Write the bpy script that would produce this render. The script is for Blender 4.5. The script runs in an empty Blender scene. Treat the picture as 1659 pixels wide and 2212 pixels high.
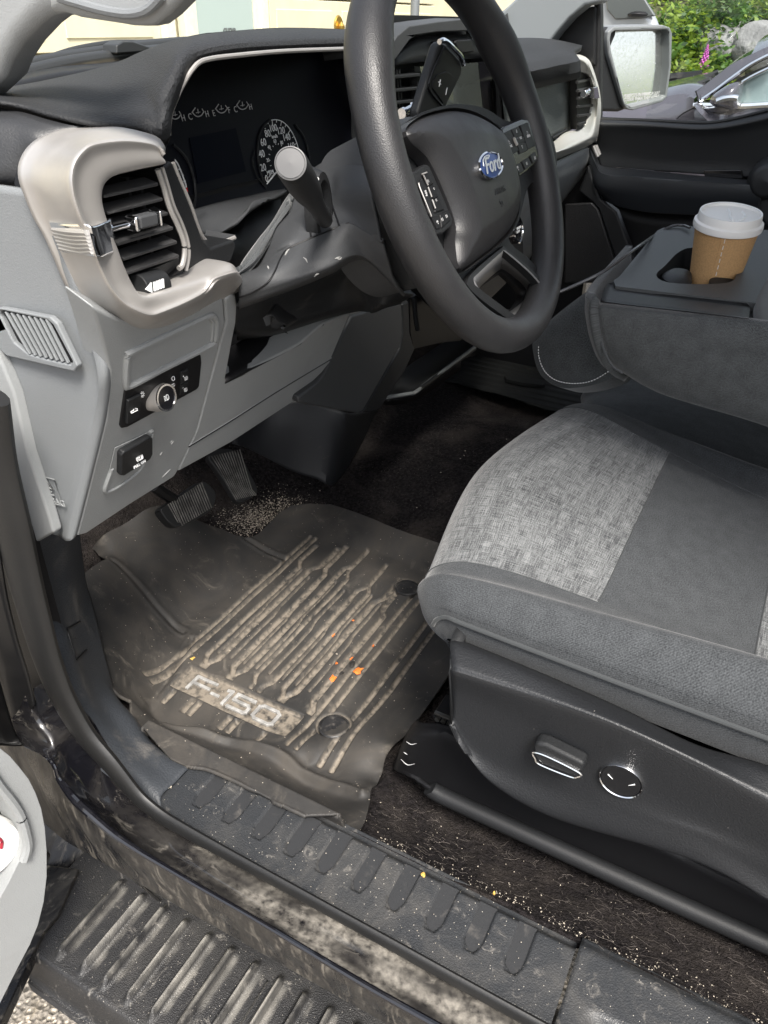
import bpy, bmesh, math, random
import numpy as np
from mathutils import Vector, Matrix
random.seed(7); RNG = np.random.default_rng(7)
SC = bpy.context.scene
COL = SC.collection
R = math.radians

# ------------------------------------------------------------------ camera
# truck frame: X to the passenger side, Y to the front, Z up; ground at z = 0
FPX, CX, CY = 1675., 829.5, 1106.          # focal length and centre for a 1659 x 2212 picture
def nrm(a): return a / np.linalg.norm(a)
_fy = nrm(np.array([-3000 - CX, -70 - CY, FPX]))
_fx = np.array([1900 - CX, 60 - CY, FPX]); _fx = nrm(_fx - _fx.dot(_fy) * _fy)
_fz = np.cross(_fx, _fy)
CM = np.array([_fx, _fy, _fz])              # camera (x right, y down, z ahead) -> truck
CP = np.array([0, 0, 1.55])
cam_d = bpy.data.cameras.new('camera'); cam = bpy.data.objects.new('camera', cam_d); COL.objects.link(cam)
cam_d.sensor_fit = 'VERTICAL'; cam_d.sensor_height = 24; cam_d.lens = 24 * FPX / 2212
cam_d.clip_start = .02; cam_d.clip_end = 400
_r = np.array([CM @ [1, 0, 0], CM @ [0, -1, 0], CM @ [0, 0, -1]]).T
mw = Matrix([list(_r[i]) + [CP[i]] for i in range(3)] + [[0, 0, 0, 1]])
cam.matrix_world = mw
SC.camera = cam
SC.render.resolution_x = 768; SC.render.resolution_y = 1024

# ------------------------------------------------------------------ sky, sun, exposure
W = bpy.data.worlds.new('World'); SC.world = W; W.use_nodes = True
nt = W.node_tree; bg = nt.nodes['Background']
sky = nt.nodes.new('ShaderNodeTexSky'); sky.sky_type = 'NISHITA'; sky.sun_disc = False
SUN_EL, SUN_AZ = R(56), R(228)              # azimuth measured clockwise from +Y
sky.sun_elevation = SUN_EL; sky.sun_rotation = SUN_AZ; sky.air_density = 1.0; sky.dust_density = 3.5; sky.ozone_density = .6
hs = nt.nodes.new('ShaderNodeHueSaturation'); hs.inputs['Saturation'].default_value = .45; nt.links.new(sky.outputs[0], hs.inputs['Color']); nt.links.new(hs.outputs[0], bg.inputs[0]); bg.inputs[1].default_value = .125
sun_d = bpy.data.lights.new('sun', 'SUN'); sun_d.energy = 3.0; sun_d.angle = R(18); sun_d.color = (1, .95, .88)
sun = bpy.data.objects.new('sun', sun_d); COL.objects.link(sun)
sdir = Vector((math.sin(SUN_AZ) * math.cos(SUN_EL), math.cos(SUN_AZ) * math.cos(SUN_EL), math.sin(SUN_EL)))
sun.rotation_euler = sdir.to_track_quat('Z', 'Y').to_euler()
sun.location = sdir * 20
SC.view_settings.view_transform = 'Standard'; SC.view_settings.look = 'None'
SC.view_settings.exposure = 1.28; SC.view_settings.gamma = 1

# ------------------------------------------------------------------ measuring helpers
# a point on the photograph plus one known plane gives a place in the truck; letters name enlargements
K = dict(D=(0, 0, 1), a=(0, 0, .5), b=(829.5, 0, .5), c=(0, 530.9, .5), d=(829.5, 530.9, .5), e=(0, 1061.7, .5),
         f=(829.5, 1061.7, .5), g=(0, 1548.1, .5), h=(829.5, 1548.1, .5), m=(464.5, 298.6, .28), n=(763.1, 0, .24),
         o=(1061.8, 0, .36), p=(829.5, 331.8, .28), q=(0, 1526.3, .3098))
def pt(k, u, v, x=None, y=None, z=None, pl=None, d=None):
    a, b, s = K[k]; u = a + u * s; v = b + v * s
    r = CM @ np.array([(u - CX) / FPX, (v - CY) / FPX, 1])
    if pl is not None: o, n = np.array(pl[0], float), np.array(pl[1], float); t = (o - CP).dot(n) / r.dot(n)
    elif x is not None: t = x / r[0]
    elif y is not None: t = y / r[1]
    elif z is not None: t = (z - CP[2]) / r[2]
    else: t = d
    return CP + r * t
def pts(k, L, **kw):
    out = []
    for q in L:
        if len(q) == 3: kk = list(kw)[0]; out.append(pt(k, q[0], q[1], **{kk: q[2]}))
        else: out.append(pt(k, q[0], q[1], **kw))
    return out
def cr(P, n, closed=False):                  # Catmull-Rom resample to n points
    P = [np.array(p, float) for p in P]; m = len(P)
    Q = ([P[-1]] + P + [P[0], P[1]]) if closed else ([2 * P[0] - P[1]] + P + [2 * P[-1] - P[-2]])
    segs = m if closed else m - 1
    L = [np.linalg.norm(Q[i + 2] - Q[i + 1]) + 1e-9 for i in range(segs)]; T = sum(L); cum = np.cumsum([0] + L)
    out = []
    for j in range(n):
        t = T * j / (n if closed else n - 1); i = min(int(np.searchsorted(cum, t, 'right')) - 1, segs - 1)
        f = (t - cum[i]) / L[i]; a, b, c, d = Q[i], Q[i + 1], Q[i + 2], Q[i + 3]
        out.append(.5 * (2 * b + (c - a) * f + (2 * a - 5 * b + 4 * c - d) * f * f + (3 * b - a - 3 * c + d) * f ** 3))
    return out

# ------------------------------------------------------------------ mesh helpers
class MB:
    def __init__(s): s.v = []; s.f = []; s.mi = []; s.uv = []
    def add(s, v, f, mi=0, uv=None):
        o = len(s.v); s.v += [tuple(map(float, q)) for q in v]
        s.f += [tuple(o + i for i in q) for q in f]; s.mi += [mi] * len(f)
        s.uv += list(uv) if uv is not None else [(0, 0)] * len(v); return s
    def box(s, c, size, ax=None, mi=0):       # ax: three axis vectors
        c = np.array(c, float); ax = np.eye(3) if ax is None else np.array(ax, float); h = np.array(size) / 2
        v = [c + ax[0] * h[0] * i + ax[1] * h[1] * j + ax[2] * h[2] * k for i in (-1, 1) for j in (-1, 1) for k in (-1, 1)]
        return s.add(v, [(0, 1, 3, 2), (4, 6, 7, 5), (0, 4, 5, 1), (2, 3, 7, 6), (0, 2, 6, 4), (1, 5, 7, 3)], mi)
    def tube(s, P, r, n=10, closed=False, res=None, prof=None, up=(0, 0, 1), mi=0, caps=True):
        if res: P = cr(P, res, closed)
        P = [np.array(p, float) for p in P]; m = len(P); up = np.array(up, float); vs = []
        rr = r if hasattr(r, '__len__') else [r] * m
        if len(rr) != m: rr = np.interp(np.linspace(0, 1, m), np.linspace(0, 1, len(rr)), rr)
        pr = prof or [(math.cos(2 * math.pi * i / n), math.sin(2 * math.pi * i / n)) for i in range(n)]
        k = len(pr)
        for i in range(m):
            t = (P[(i + 1) % m] - P[i - 1]) if closed else (P[min(i + 1, m - 1)] - P[max(i - 1, 0)])
            t = t / (np.linalg.norm(t) + 1e-12); a = np.cross(t, up)
            if np.linalg.norm(a) < 1e-4: a = np.cross(t, (1, 0, .1))
            a = nrm(a); b = np.cross(a, t)
            vs += [P[i] + rr[i] * (a * q[0] + b * q[1]) for q in pr]
        fs = []
        for i in range(m if closed else m - 1):
            for j in range(k):
                a0, a1 = i * k + j, i * k + (j + 1) % k; b0, b1 = ((i + 1) % m) * k + j, ((i + 1) % m) * k + (j + 1) % k
                fs.append((a0, a1, b1, b0))
        if caps and not closed: fs += [tuple(range(k))[::-1], tuple((m - 1) * k + j for j in range(k))]
        return s.add(vs, fs, mi)
    def lathe(s, c, prof, n=48, ax=None, mi=0, cap0=False, cap1=False):    # prof: (radius, height)
        c = np.array(c, float); ax = np.eye(3) if ax is None else np.array(ax, float); vs = []
        for r, h in prof:
            vs += [c + ax[2] * h + r * (ax[0] * math.cos(2 * math.pi * j / n) + ax[1] * math.sin(2 * math.pi * j / n)) for j in range(n)]
        fs = [(i * n + j, i * n + (j + 1) % n, (i + 1) * n + (j + 1) % n, (i + 1) * n + j) for i in range(len(prof) - 1) for j in range(n)]
        if cap0: fs.append(tuple(range(n))[::-1])
        if cap1: fs.append(tuple((len(prof) - 1) * n + j for j in range(n)))
        return s.add(vs, fs, mi)
    def grid(s, rows, nu=None, nv=None, mi=0, lin=False, seg=None):   # rows of control points, smoothed; UV in metres
        if nv: rows = [cr(r, nv) for r in rows]
        if seg: rows = list(map(list, zip(*[crseg(c, seg) for c in zip(*rows)]))); nu = None
        if nu: rows = list(map(list, zip(*[cr(c, nu) for c in zip(*rows)])))
        A = np.array(rows, float); m, n = A.shape[:2]
        du = np.concatenate([np.zeros((m, 1)), np.cumsum(np.linalg.norm(np.diff(A, axis=1), axis=2), 1)], 1)
        dv = np.concatenate([np.zeros((1, n)), np.cumsum(np.linalg.norm(np.diff(A, axis=0), axis=2), 0)], 0)
        fs = [(i * n + j, i * n + j + 1, (i + 1) * n + j + 1, (i + 1) * n + j) for i in range(m - 1) for j in range(n - 1)]
        return s.add(A.reshape(-1, 3), fs, mi, list(zip(du.mean(0)[None, :].repeat(m, 0).ravel() * 1., dv.mean(1)[:, None].repeat(n, 1).ravel())))
    def prism(s, P, vec, mi=0, hole=None):   # flat outline swept by vec
        P = [np.array(p, float) for p in P]; vec = np.array(vec, float)
        if hole is not None:
            H = [np.array(p, float) for p in hole]
            i, j = min(((i, j) for i in range(len(P)) for j in range(len(H))), key=lambda ij: np.linalg.norm(P[ij[0]] - H[ij[1]]))
            def area(Q): c = np.mean(Q, 0); return sum(np.cross(Q[k] - c, Q[(k + 1) % len(Q)] - c) for k in range(len(Q)))
            if np.dot(area(P), area(H)) > 0: H = H[::-1]; j = len(H) - 1 - j
            ring = list(range(len(P))); hr = [len(P) + (j + k) % len(H) for k in range(len(H))]
            loop = ring[:i + 1] + hr + [hr[0]] + ring[i:]
            n = len(P) + len(H); V = P + H
            V2 = V + [p + vec for p in V]
            f = [] 
            # triangulate the holed face
            from mathutils.geometry import tessellate_polygon
            tri = tessellate_polygon([[Vector(p) for p in P], [Vector(p) for p in H]])
            f += [tuple(t) for t in tri] + [tuple(n + q for q in t[::-1]) for t in tri]
            f += [(k, (k + 1) % len(P), n + (k + 1) % len(P), n + k) for k in range(len(P))]
            f += [(len(P) + k, len(P) + (k + 1) % len(H), n + len(P) + (k + 1) % len(H), n + len(P) + k) for k in range(len(H))]
            return s.add(V2, f, mi)
        n = len(P)
        return s.add(P + [p + vec for p in P], [tuple(range(n)), tuple(range(n, 2 * n))[::-1]] + [(k, n + k, n + (k + 1) % n, (k + 1) % n) for k in range(n)], mi)
    def dome(s, P, nv, h, rings=10, pw=3, mi=0, drop=0):    # pillow over an outline
        P = [np.array(p, float) for p in P]; c = np.mean(P, 0); nv = nrm(np.array(nv, float)); n = len(P); vs = []; uv = []
        if drop: vs += [p - nv * drop for p in P]; uv += [tuple((p)[:2]) for p in P]
        for i in range(rings):
            t = 1 - (i / rings) ** 1.0 if i else 1
            t = math.cos(math.pi / 2 * i / rings) if True else t
            for p in P:
                q = c + (p - c) * t + nv * h * (1 - t ** pw); vs.append(q)
        k = len(vs) // n; vs.append(c + nv * h)
        fs = [(i * n + j, i * n + (j + 1) % n, (i + 1) * n + (j + 1) % n, (i + 1) * n + j) for i in range(k - 1) for j in range(n)]
        fs += [((k - 1) * n + j, (k - 1) * n + (j + 1) % n, k * n) for j in range(n)]
        return s.add(vs, fs, mi)
    def build(s, name, mat, parent=None, bevel=0, seg=3, solid=0, sub=0, smooth=True, ang=35, origin=None, fix=True, off=-1, **tags):
        while parent is not None and parent.parent is not None and parent.parent.parent is not None: parent = parent.parent
        me = bpy.data.meshes.new(name); V = np.array(s.v, float)
        if origin is not None: V = V - np.array(origin, float)
        me.from_pydata(V.tolist(), [], s.f)
        uvl = me.uv_layers.new(name='UVMap'); ua = np.array(s.uv, float)
        li = np.zeros(len(me.loops), dtype=np.int32); me.loops.foreach_get('vertex_index', li)
        uvl.data.foreach_set('uv', ua[li].ravel())
        mats = mat if isinstance(mat, (list, tuple)) else [mat]
        for m_ in mats: me.materials.append(m_)
        me.polygons.foreach_set('material_index', np.array(s.mi, dtype=np.int32))
        if fix:
            bm = bmesh.new(); bm.from_mesh(me); bmesh.ops.recalc_face_normals(bm, faces=bm.faces)
            if solid:
                vv = sum(f_.normal.dot(Vector(CP) - (f_.calc_center_median() + Vector(origin if origin is not None else (0, 0, 0)))) * f_.calc_area() for f_ in bm.faces)
                if vv < 0: bmesh.ops.reverse_faces(bm, faces=bm.faces)
            bm.to_mesh(me); bm.free()
        if smooth:
            me.polygons.foreach_set('use_smooth', [True] * len(me.polygons))
            if not sub: me.set_sharp_from_angle(angle=R(ang))
        me.update()
        o = bpy.data.objects.new(name, me); COL.objects.link(o)
        if origin is not None: o.location = origin
        if parent is not None: o.parent = parent; o.matrix_parent_inverse = Matrix.Translation(parent.get('_loc', (0, 0, 0))).inverted()
        if solid: md = o.modifiers.new('solid', 'SOLIDIFY'); md.thickness = solid; md.offset = off
        if bevel: md = o.modifiers.new('bevel', 'BEVEL'); md.width = bevel; md.segments = seg; md.limit_method = 'ANGLE'; md.angle_limit = R(32); md.harden_normals = smooth
        if sub: md = o.modifiers.new('sub', 'SUBSURF'); md.levels = sub; md.render_levels = sub
        for k_, v_ in tags.items(): o[k_] = v_
        return o
def pieces(mb):                              # one MB for each separate shape
    n = len(mb.v); p = list(range(n))
    def root(i):
        while p[i] != i: p[i] = p[p[i]]; i = p[i]
        return i
    for f in mb.f:
        for k in f[1:]: p[root(k)] = root(f[0])
    grp = {}
    for f, m in zip(mb.f, mb.mi): grp.setdefault(root(f[0]), []).append((f, m))
    out = []
    for g in grp.values():
        ids = sorted({i for f, _ in g for i in f}); mp = {i: k for k, i in enumerate(ids)}; b = MB(); b.v = [mb.v[i] for i in ids]; b.uv = [mb.uv[i] for i in ids]
        b.f = [tuple(mp[i] for i in f) for f, _ in g]; b.mi = [m for _, m in g]; out.append(b)
    return out
def each(mb, name, *a, **k): return [q.build(name, *a, **k) for q in pieces(mb)]
def thing(name, label, cat, loc, group=None):
    o = bpy.data.objects.new(name, None); COL.objects.link(o); o.location = loc; o['_loc'] = [float(q) for q in loc]
    o.empty_display_size = .1; o['label'] = label; o['category'] = cat
    if group: o['group'] = group
    return o
def inside(P, poly):                         # vectorised point in polygon
    x, y = P[:, 0], P[:, 1]; c = np.zeros(len(P), bool); n = len(poly)
    for i in range(n):
        (x0, y0), (x1, y1) = poly[i], poly[i - 1]
        if y0 == y1: continue
        c ^= ((y0 > y) != (y1 > y)) & (x < (x1 - x0) * (y - y0) / (y1 - y0) + x0)
    return c
def polygrid(mb, poly, res, zf, mi=0, resy=None):    # height field over an outline, edge points moved onto the outline
    poly = np.array([p[:2] for p in poly]); resy = resy or res
    x0, y0 = poly.min(0) - res; x1, y1 = poly.max(0) + res
    xs = np.arange(x0, x1 + res, res); ys = np.arange(y0, y1 + resy, resy)
    X, Y = np.meshgrid(xs, ys); ok = inside(np.stack([X.ravel(), Y.ravel()], 1), poly).reshape(X.shape)
    ce = ok[:-1, :-1] | ok[1:, :-1] | ok[:-1, 1:] | ok[1:, 1:]
    use = np.zeros_like(ok); use[:-1, :-1] |= ce; use[1:, :-1] |= ce; use[:-1, 1:] |= ce; use[1:, 1:] |= ce
    P = np.stack([X[use], Y[use]], 1); out = ~ok[use]
    A = poly; B = np.roll(poly, -1, 0); d = B - A
    for i in np.where(out)[0]:
        t = np.clip(((P[i] - A) * d).sum(1) / ((d * d).sum(1) + 1e-12), 0, 1); q = A + d * t[:, None]
        P[i] = q[np.argmin(((q - P[i]) ** 2).sum(1))]
    idx = -np.ones(X.shape, int); idx[use] = np.arange(use.sum())
    i, j = np.where(ce)
    f = np.stack([idx[i, j], idx[i, j + 1], idx[i + 1, j + 1], idx[i + 1, j]], 1)
    Z = zf(P[:, 0], P[:, 1])
    mb.add(np.column_stack([P, Z]), f.tolist(), mi, P.tolist()); return P, Z
def rbf(C):                                  # thin-plate surface through (x, y, z) points
    C = np.array(C, float); n = len(C); d = np.linalg.norm(C[:, None, :2] - C[None, :, :2], axis=2)
    ph = lambda r: np.where(r > 0, r * r * np.log(r + 1e-9), 0)
    A = np.zeros((n + 3, n + 3)); A[:n, :n] = ph(d) + np.eye(n) * 1e-7; A[:n, n] = 1; A[:n, n + 1:] = C[:, :2]; A[n:, :n] = A[:n, n:].T
    w = np.linalg.solve(A, np.concatenate([C[:, 2], [0, 0, 0]]))
    def f(x, y):
        out = np.zeros(len(x))
        for s in range(0, len(x), 20000):
            q = np.stack([x[s:s + 20000], y[s:s + 20000]], 1); dd = np.linalg.norm(q[:, None] - C[None, :, :2], axis=2)
            out[s:s + 20000] = ph(dd) @ w[:n] + w[n] + q @ w[n + 1:]
        return out
    return f
def ss(a, b, x): t = np.clip((x - a) / (b - a), 0, 1); return t * t * (3 - 2 * t)
def text(name, s, size, o, xd, yd, mat, parent, depth=.0004, align='CENTER', shear=0, bold=0, **kw):
    cu = bpy.data.curves.new(name, 'FONT'); cu.body = s; cu.size = size; cu.align_x = align; cu.align_y = 'CENTER'; cu.extrude = depth; cu.shear = shear; cu.offset = bold
    cu.resolution_u = 3
    t = bpy.data.objects.new('tmp', cu); COL.objects.link(t); bpy.context.view_layer.update()
    me = bpy.data.meshes.new_from_object(t.evaluated_get(bpy.context.evaluated_depsgraph_get()))
    xd = nrm(np.array(xd, float)); yd = np.array(yd, float); yd = nrm(yd - yd.dot(xd) * xd); zd = np.cross(xd, yd)
    V = [np.array(o) + xd * v.co[0] + yd * v.co[1] + zd * v.co[2] for v in me.vertices]; F = [tuple(p.vertices) for p in me.polygons]
    bpy.data.objects.remove(t); bpy.data.meshes.remove(me); bpy.data.curves.remove(cu)
    if isinstance(name, MB): return
    mb = kw.pop('mb', None)
    if mb is not None: mb.add(V, F); return
    return MB().add(V, F).build(name, mat, parent, smooth=False, fix=False)
def put_text(mb, s, size, o, xd, yd, **kw): text('t', s, size, o, xd, yd, None, None, mb=mb, **kw)

def crseg(P, ks):                            # like cr() but passes each control point at a known index
    P = [np.array(p, float) for p in P]; Q = [2 * P[0] - P[1]] + P + [2 * P[-1] - P[-2]]; out = []
    if isinstance(ks, int): ks = [ks] * (len(P) - 1)
    for i in range(len(P) - 1):
        a, b_, c, d = Q[i:i + 4]
        for j in range(ks[i]):
            f = j / ks[i]; out.append(.5 * (2 * b_ + (c - a) * f + (2 * a - 5 * b_ + 4 * c - d) * f * f + (3 * b_ - a - 3 * c + d) * f ** 3))
    return out + [P[-1]]
def pillow(mb, P, o, xd, yd, nd, h, w, res=.002, crown=.0, skirt=.01):   # padded cover over an outline
    P2 = np.array([[(p - o).dot(xd), (p - o).dot(yd)] for p in P]); A = P2; B = np.roll(P2, -1, 0); d = B - A; c = P2.mean(0); ext = np.abs(P2 - c).max(0)
    def zf(x, y):
        Q = np.stack([x, y], 1); dm = np.full(len(x), 9.)
        for a_, d_ in zip(A, d):
            t = np.clip(((Q - a_) @ d_) / (d_ @ d_ + 1e-12), 0, 1); dm = np.minimum(dm, np.linalg.norm(Q - a_ - t[:, None] * d_, axis=1))
        u = np.clip(dm / w, 0, 1); return h * np.sqrt(np.clip(1 - (1 - u) ** 2.4, 0, 1)) + crown * (1 - ((x - c[0]) / ext[0]) ** 2) * (1 - ((y - c[1]) / ext[1]) ** 2) * u
    t = MB(); polygrid(t, P2, res, zf); v = [o + xd * q[0] + yd * q[1] + nd * q[2] for q in t.v]; mb.add(v, t.f, 0, t.uv)
    n = len(P); mb.add([p for p in P] + [p - nd * skirt for p in P], [(i, (i + 1) % n, n + (i + 1) % n, n + i) for i in range(n)])

from mathutils.bvhtree import BVHTree
def snap(o, k, L, off=.0):                   # marks laid on a built surface where the view ray meets it; off lifts them along the surface normal
    me = o.data; V = [v.co + o.location for v in me.vertices]; T_ = BVHTree.FromPolygons(V, [tuple(p.vertices) for p in me.polygons]); out = []
    for u, v in L:
        a, b_, s_ = K[k]; r = nrm(CM @ np.array([(a + u * s_ - CX) / FPX, (b_ + v * s_ - CY) / FPX, 1])); loc, no, _, _ = T_.ray_cast(Vector(CP), Vector(r))
        if loc is None: continue
        no = np.array(no); no = no if no.dot(r) < 0 else -no; out.append(np.array(loc) + no * off)
    return out

# ------------------------------------------------------------------ materials
def mat(name, base, rough=.5, metal=0., spec=.5, bump=None, var=None, dirt=None, coord='Object', coat=0, sheen=0, rvar=0, dirt2=None, streak=None, speck=None, swirl=.4):
    m = bpy.data.materials.new(name); m.use_nodes = True; N = m.node_tree.nodes; L = m.node_tree.links
    b = N['Principled BSDF']; b.inputs['Base Color'].default_value = (*base, 1); b.inputs['Roughness'].default_value = rough
    b.inputs['Metallic'].default_value = metal; b.inputs['Specular IOR Level'].default_value = spec
    if coat: b.inputs['Coat Weight'].default_value = coat; b.inputs['Coat Roughness'].default_value = .05
    if sheen: b.inputs['Sheen Weight'].default_value = sheen; b.inputs['Sheen Roughness'].default_value = .4
    tc = N.new('ShaderNodeTexCoord'); co = tc.outputs[coord]
    def noise(scale, detail=3, vec=None, rgh=.55, dist=0):
        n = N.new('ShaderNodeTexNoise'); n.inputs['Scale'].default_value = scale; n.inputs['Detail'].default_value = detail; n.inputs['Roughness'].default_value = rgh; n.inputs['Distortion'].default_value = dist
        src = co
        if vec:
            mp = N.new('ShaderNodeMapping'); mp.inputs['Scale'].default_value = vec; L.new(co, mp.inputs[0]); src = mp.outputs[0]
        L.new(src, n.inputs['Vector']); return n.outputs['Fac']
    def ramp(f, a, c, lo=0., hi=1.):
        r = N.new('ShaderNodeMapRange'); r.inputs[1].default_value = a; r.inputs[2].default_value = c; r.inputs[3].default_value = lo; r.inputs[4].default_value = hi; r.interpolation_type = 'SMOOTHSTEP'
        L.new(f, r.inputs[0]); return r.outputs[0]
    def mix(f, c1, c2):
        x = N.new('ShaderNodeMix'); x.data_type = 'RGBA'
        if hasattr(f, 'links') or not isinstance(f, float): L.new(f, x.inputs[0])
        else: x.inputs[0].default_value = f
        for k_, c in ((6, c1), (7, c2)):
            if isinstance(c, tuple): x.inputs[k_].default_value = (*c, 1)
            else: L.new(c, x.inputs[k_])
        return x.outputs[2]
    col = base; rsrc = None
    if var:                                   # (scale, amount[, vec])
        f = ramp(noise(var[0], 4, var[2] if len(var) > 2 else None), .3, .7)
        col = mix(f, tuple(c * (1 - var[1]) for c in base), tuple(c * (1 + var[1]) for c in base))
    for dd in ([dirt] if dirt else []) + ([dirt2] if dirt2 else []):     # (colour, scale, lo, hi, max[, vec])
        f1 = noise(dd[1], 8, dd[5] if len(dd) > 5 else None, .68, swirl); f = ramp(f1, dd[2], dd[3], 0, dd[4]); col = mix(f, col, dd[0])
        r = N.new('ShaderNodeMix'); r.data_type = 'FLOAT'; L.new(f, r.inputs[0]); r.inputs[2].default_value = rough; r.inputs[3].default_value = .92
        if rsrc is not None: L.new(rsrc, r.inputs[2])
        rsrc = r.outputs[0]
    if speck:                                 # (colour, scale, size, amount)
        vo = N.new('ShaderNodeTexVoronoi'); vo.inputs['Scale'].default_value = speck[1]; L.new(co, vo.inputs['Vector'])
        f = ramp(vo.outputs['Distance'], speck[2] * .7, speck[2], 1, 0)
        sep = N.new('ShaderNodeSeparateColor'); L.new(vo.outputs['Color'], sep.inputs[0])
        g = ramp(sep.outputs[0], speck[3], speck[3] + .02, 1, 0)
        mm = N.new('ShaderNodeMath'); mm.operation = 'MULTIPLY'; L.new(f, mm.inputs[0]); L.new(g, mm.inputs[1])
        col = mix(mm.outputs[0], col, speck[0])
    if not isinstance(col, tuple): L.new(col, b.inputs['Base Color'])
    if rsrc is not None: L.new(rsrc, b.inputs['Roughness'])
    elif rvar: L.new(ramp(noise(rvar[0], 4), .3, .7, rough - rvar[1], rough + rvar[1]), b.inputs['Roughness'])
    if bump:                                  # list of (kind, scale, strength, distance[, vec])
        prev = None
        for q in (bump if isinstance(bump, list) else [bump]):
            kind, sc, st, di = q[:4]; vec = q[4] if len(q) > 4 else None
            if kind == 'noise': h = noise(sc, 3, vec)
            elif kind == 'voronoi':
                vo = N.new('ShaderNodeTexVoronoi'); vo.inputs['Scale'].default_value = sc; src = co
                if vec: mp = N.new('ShaderNodeMapping'); mp.inputs['Scale'].default_value = vec; L.new(co, mp.inputs[0]); src = mp.outputs[0]
                L.new(src, vo.inputs['Vector']); h = vo.outputs['Distance']
            elif kind == 'wave':
                wv = N.new('ShaderNodeTexWave'); wv.inputs['Scale'].default_value = sc; wv.bands_direction = vec or 'DIAGONAL'; L.new(co, wv.inputs['Vector']); h = wv.outputs['Fac']
            bp = N.new('ShaderNodeBump'); bp.inputs['Strength'].default_value = st; bp.inputs['Distance'].default_value = di
            L.new(h, bp.inputs['Height'])
            if prev is not None: L.new(prev, bp.inputs['Normal'])
            prev = bp.outputs[0]
        L.new(prev, b.inputs['Normal'])
    return m
DUST = (.30, .27, .235)
m_grey = mat('grey_plastic', (.26, .27, .273), .5, bump=[('noise', 850, .4, .0010)], var=(7, .05), dirt=((.36, .35, .33), 26, .6, .8, .35), dirt2=((.15, .145, .135), 5, .5, .8, .3))
m_greyd = mat('end_cap_grey_plastic', (.17, .18, .187), .5, bump=[('noise', 850, .4, .0010)], var=(7, .05), dirt=((.28, .27, .25), 26, .6, .8, .3))
m_char = mat('charcoal_plastic', (.015, .0158, .017), .5, spec=.3, bump=[('noise', 800, .35, .001)], var=(5, .08), dirt=((.13, .12, .11), 16, .6, .85, .35))
m_charm = mat('mid_charcoal_plastic', (.048, .050, .053), .55, spec=.3, bump=[('noise', 800, .3, .001)], var=(4, .06))
m_blk = mat('black_plastic', (.008, .008, .009), .48, spec=.35, bump=[('noise', 900, .25, .001)])
m_gloss = mat('gloss_black', (.008, .008, .01), .12)
m_pad = mat('woven_vinyl', (.024, .025, .027), .62, spec=.25, bump=[('voronoi', 430, .5, .0012)], var=(4, .08))
m_vinyl = mat('soft_vinyl', (.022, .023, .025), .45, bump=[('noise', 600, .3, .001)])
m_leather = mat('leather_grain_vinyl', (.021, .021, .0225), .43, bump=[('voronoi', 950, .22, .0008), ('noise', 1500, .15, .0005)], rvar=(30, .06))
m_seal = mat('rubber_seal', (.009, .009, .009), .5, bump=[('noise', 300, .15, .001)], dirt=((.06, .056, .05), 22, .56, .9, .2), var=(8, .2))
m_satin = mat('satin_silver', (.47, .452, .432), .42, metal=.6, bump=[('noise', 900, .06, .0005)], rvar=(40, .05))
m_ivory = mat('satin_champagne', (.62, .61, .56), .4, metal=.35, bump=[('noise', 900, .06, .0005)])
m_chrome = mat('chrome', (.85, .86, .88), .07, metal=1)
m_white = mat('white_marking', (.85, .86, .86), .5)
m_red = mat('red_marking', (.6, .02, .02), .5)
m_lcd = mat('dark_display', (.002, .003, .008), .5, spec=.06)
m_face = mat('instrument_face', (.005, .0055, .009), .5, spec=.12)
m_kick = mat('dark_slate_plastic', (.036, .040, .046), .52, spec=.35, bump=[('voronoi', 420, .35, .001)], dirt=(DUST, 9, .52, .8, .45))
m_paint = mat('black_paint', (.006, .006, .008), .12, coat=1, dirt=((.045, .041, .036), 12, .42, .75, .7, (1, .5, 1)), dirt2=((.36, .33, .285), 60, .56, .78, .6, (1.2, .6, 1)), swirl=.7)
m_jamb = mat('jamb_paint', (.007, .007, .0075), .35, dirt=((.04, .036, .032), 10, .45, .85, .35), dirt2=((.2, .18, .15), 80, .64, .85, .25), swirl=1.2)
m_glossedge = mat('clean_black_paint', (.006, .006, .008), .06, coat=1)
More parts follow.
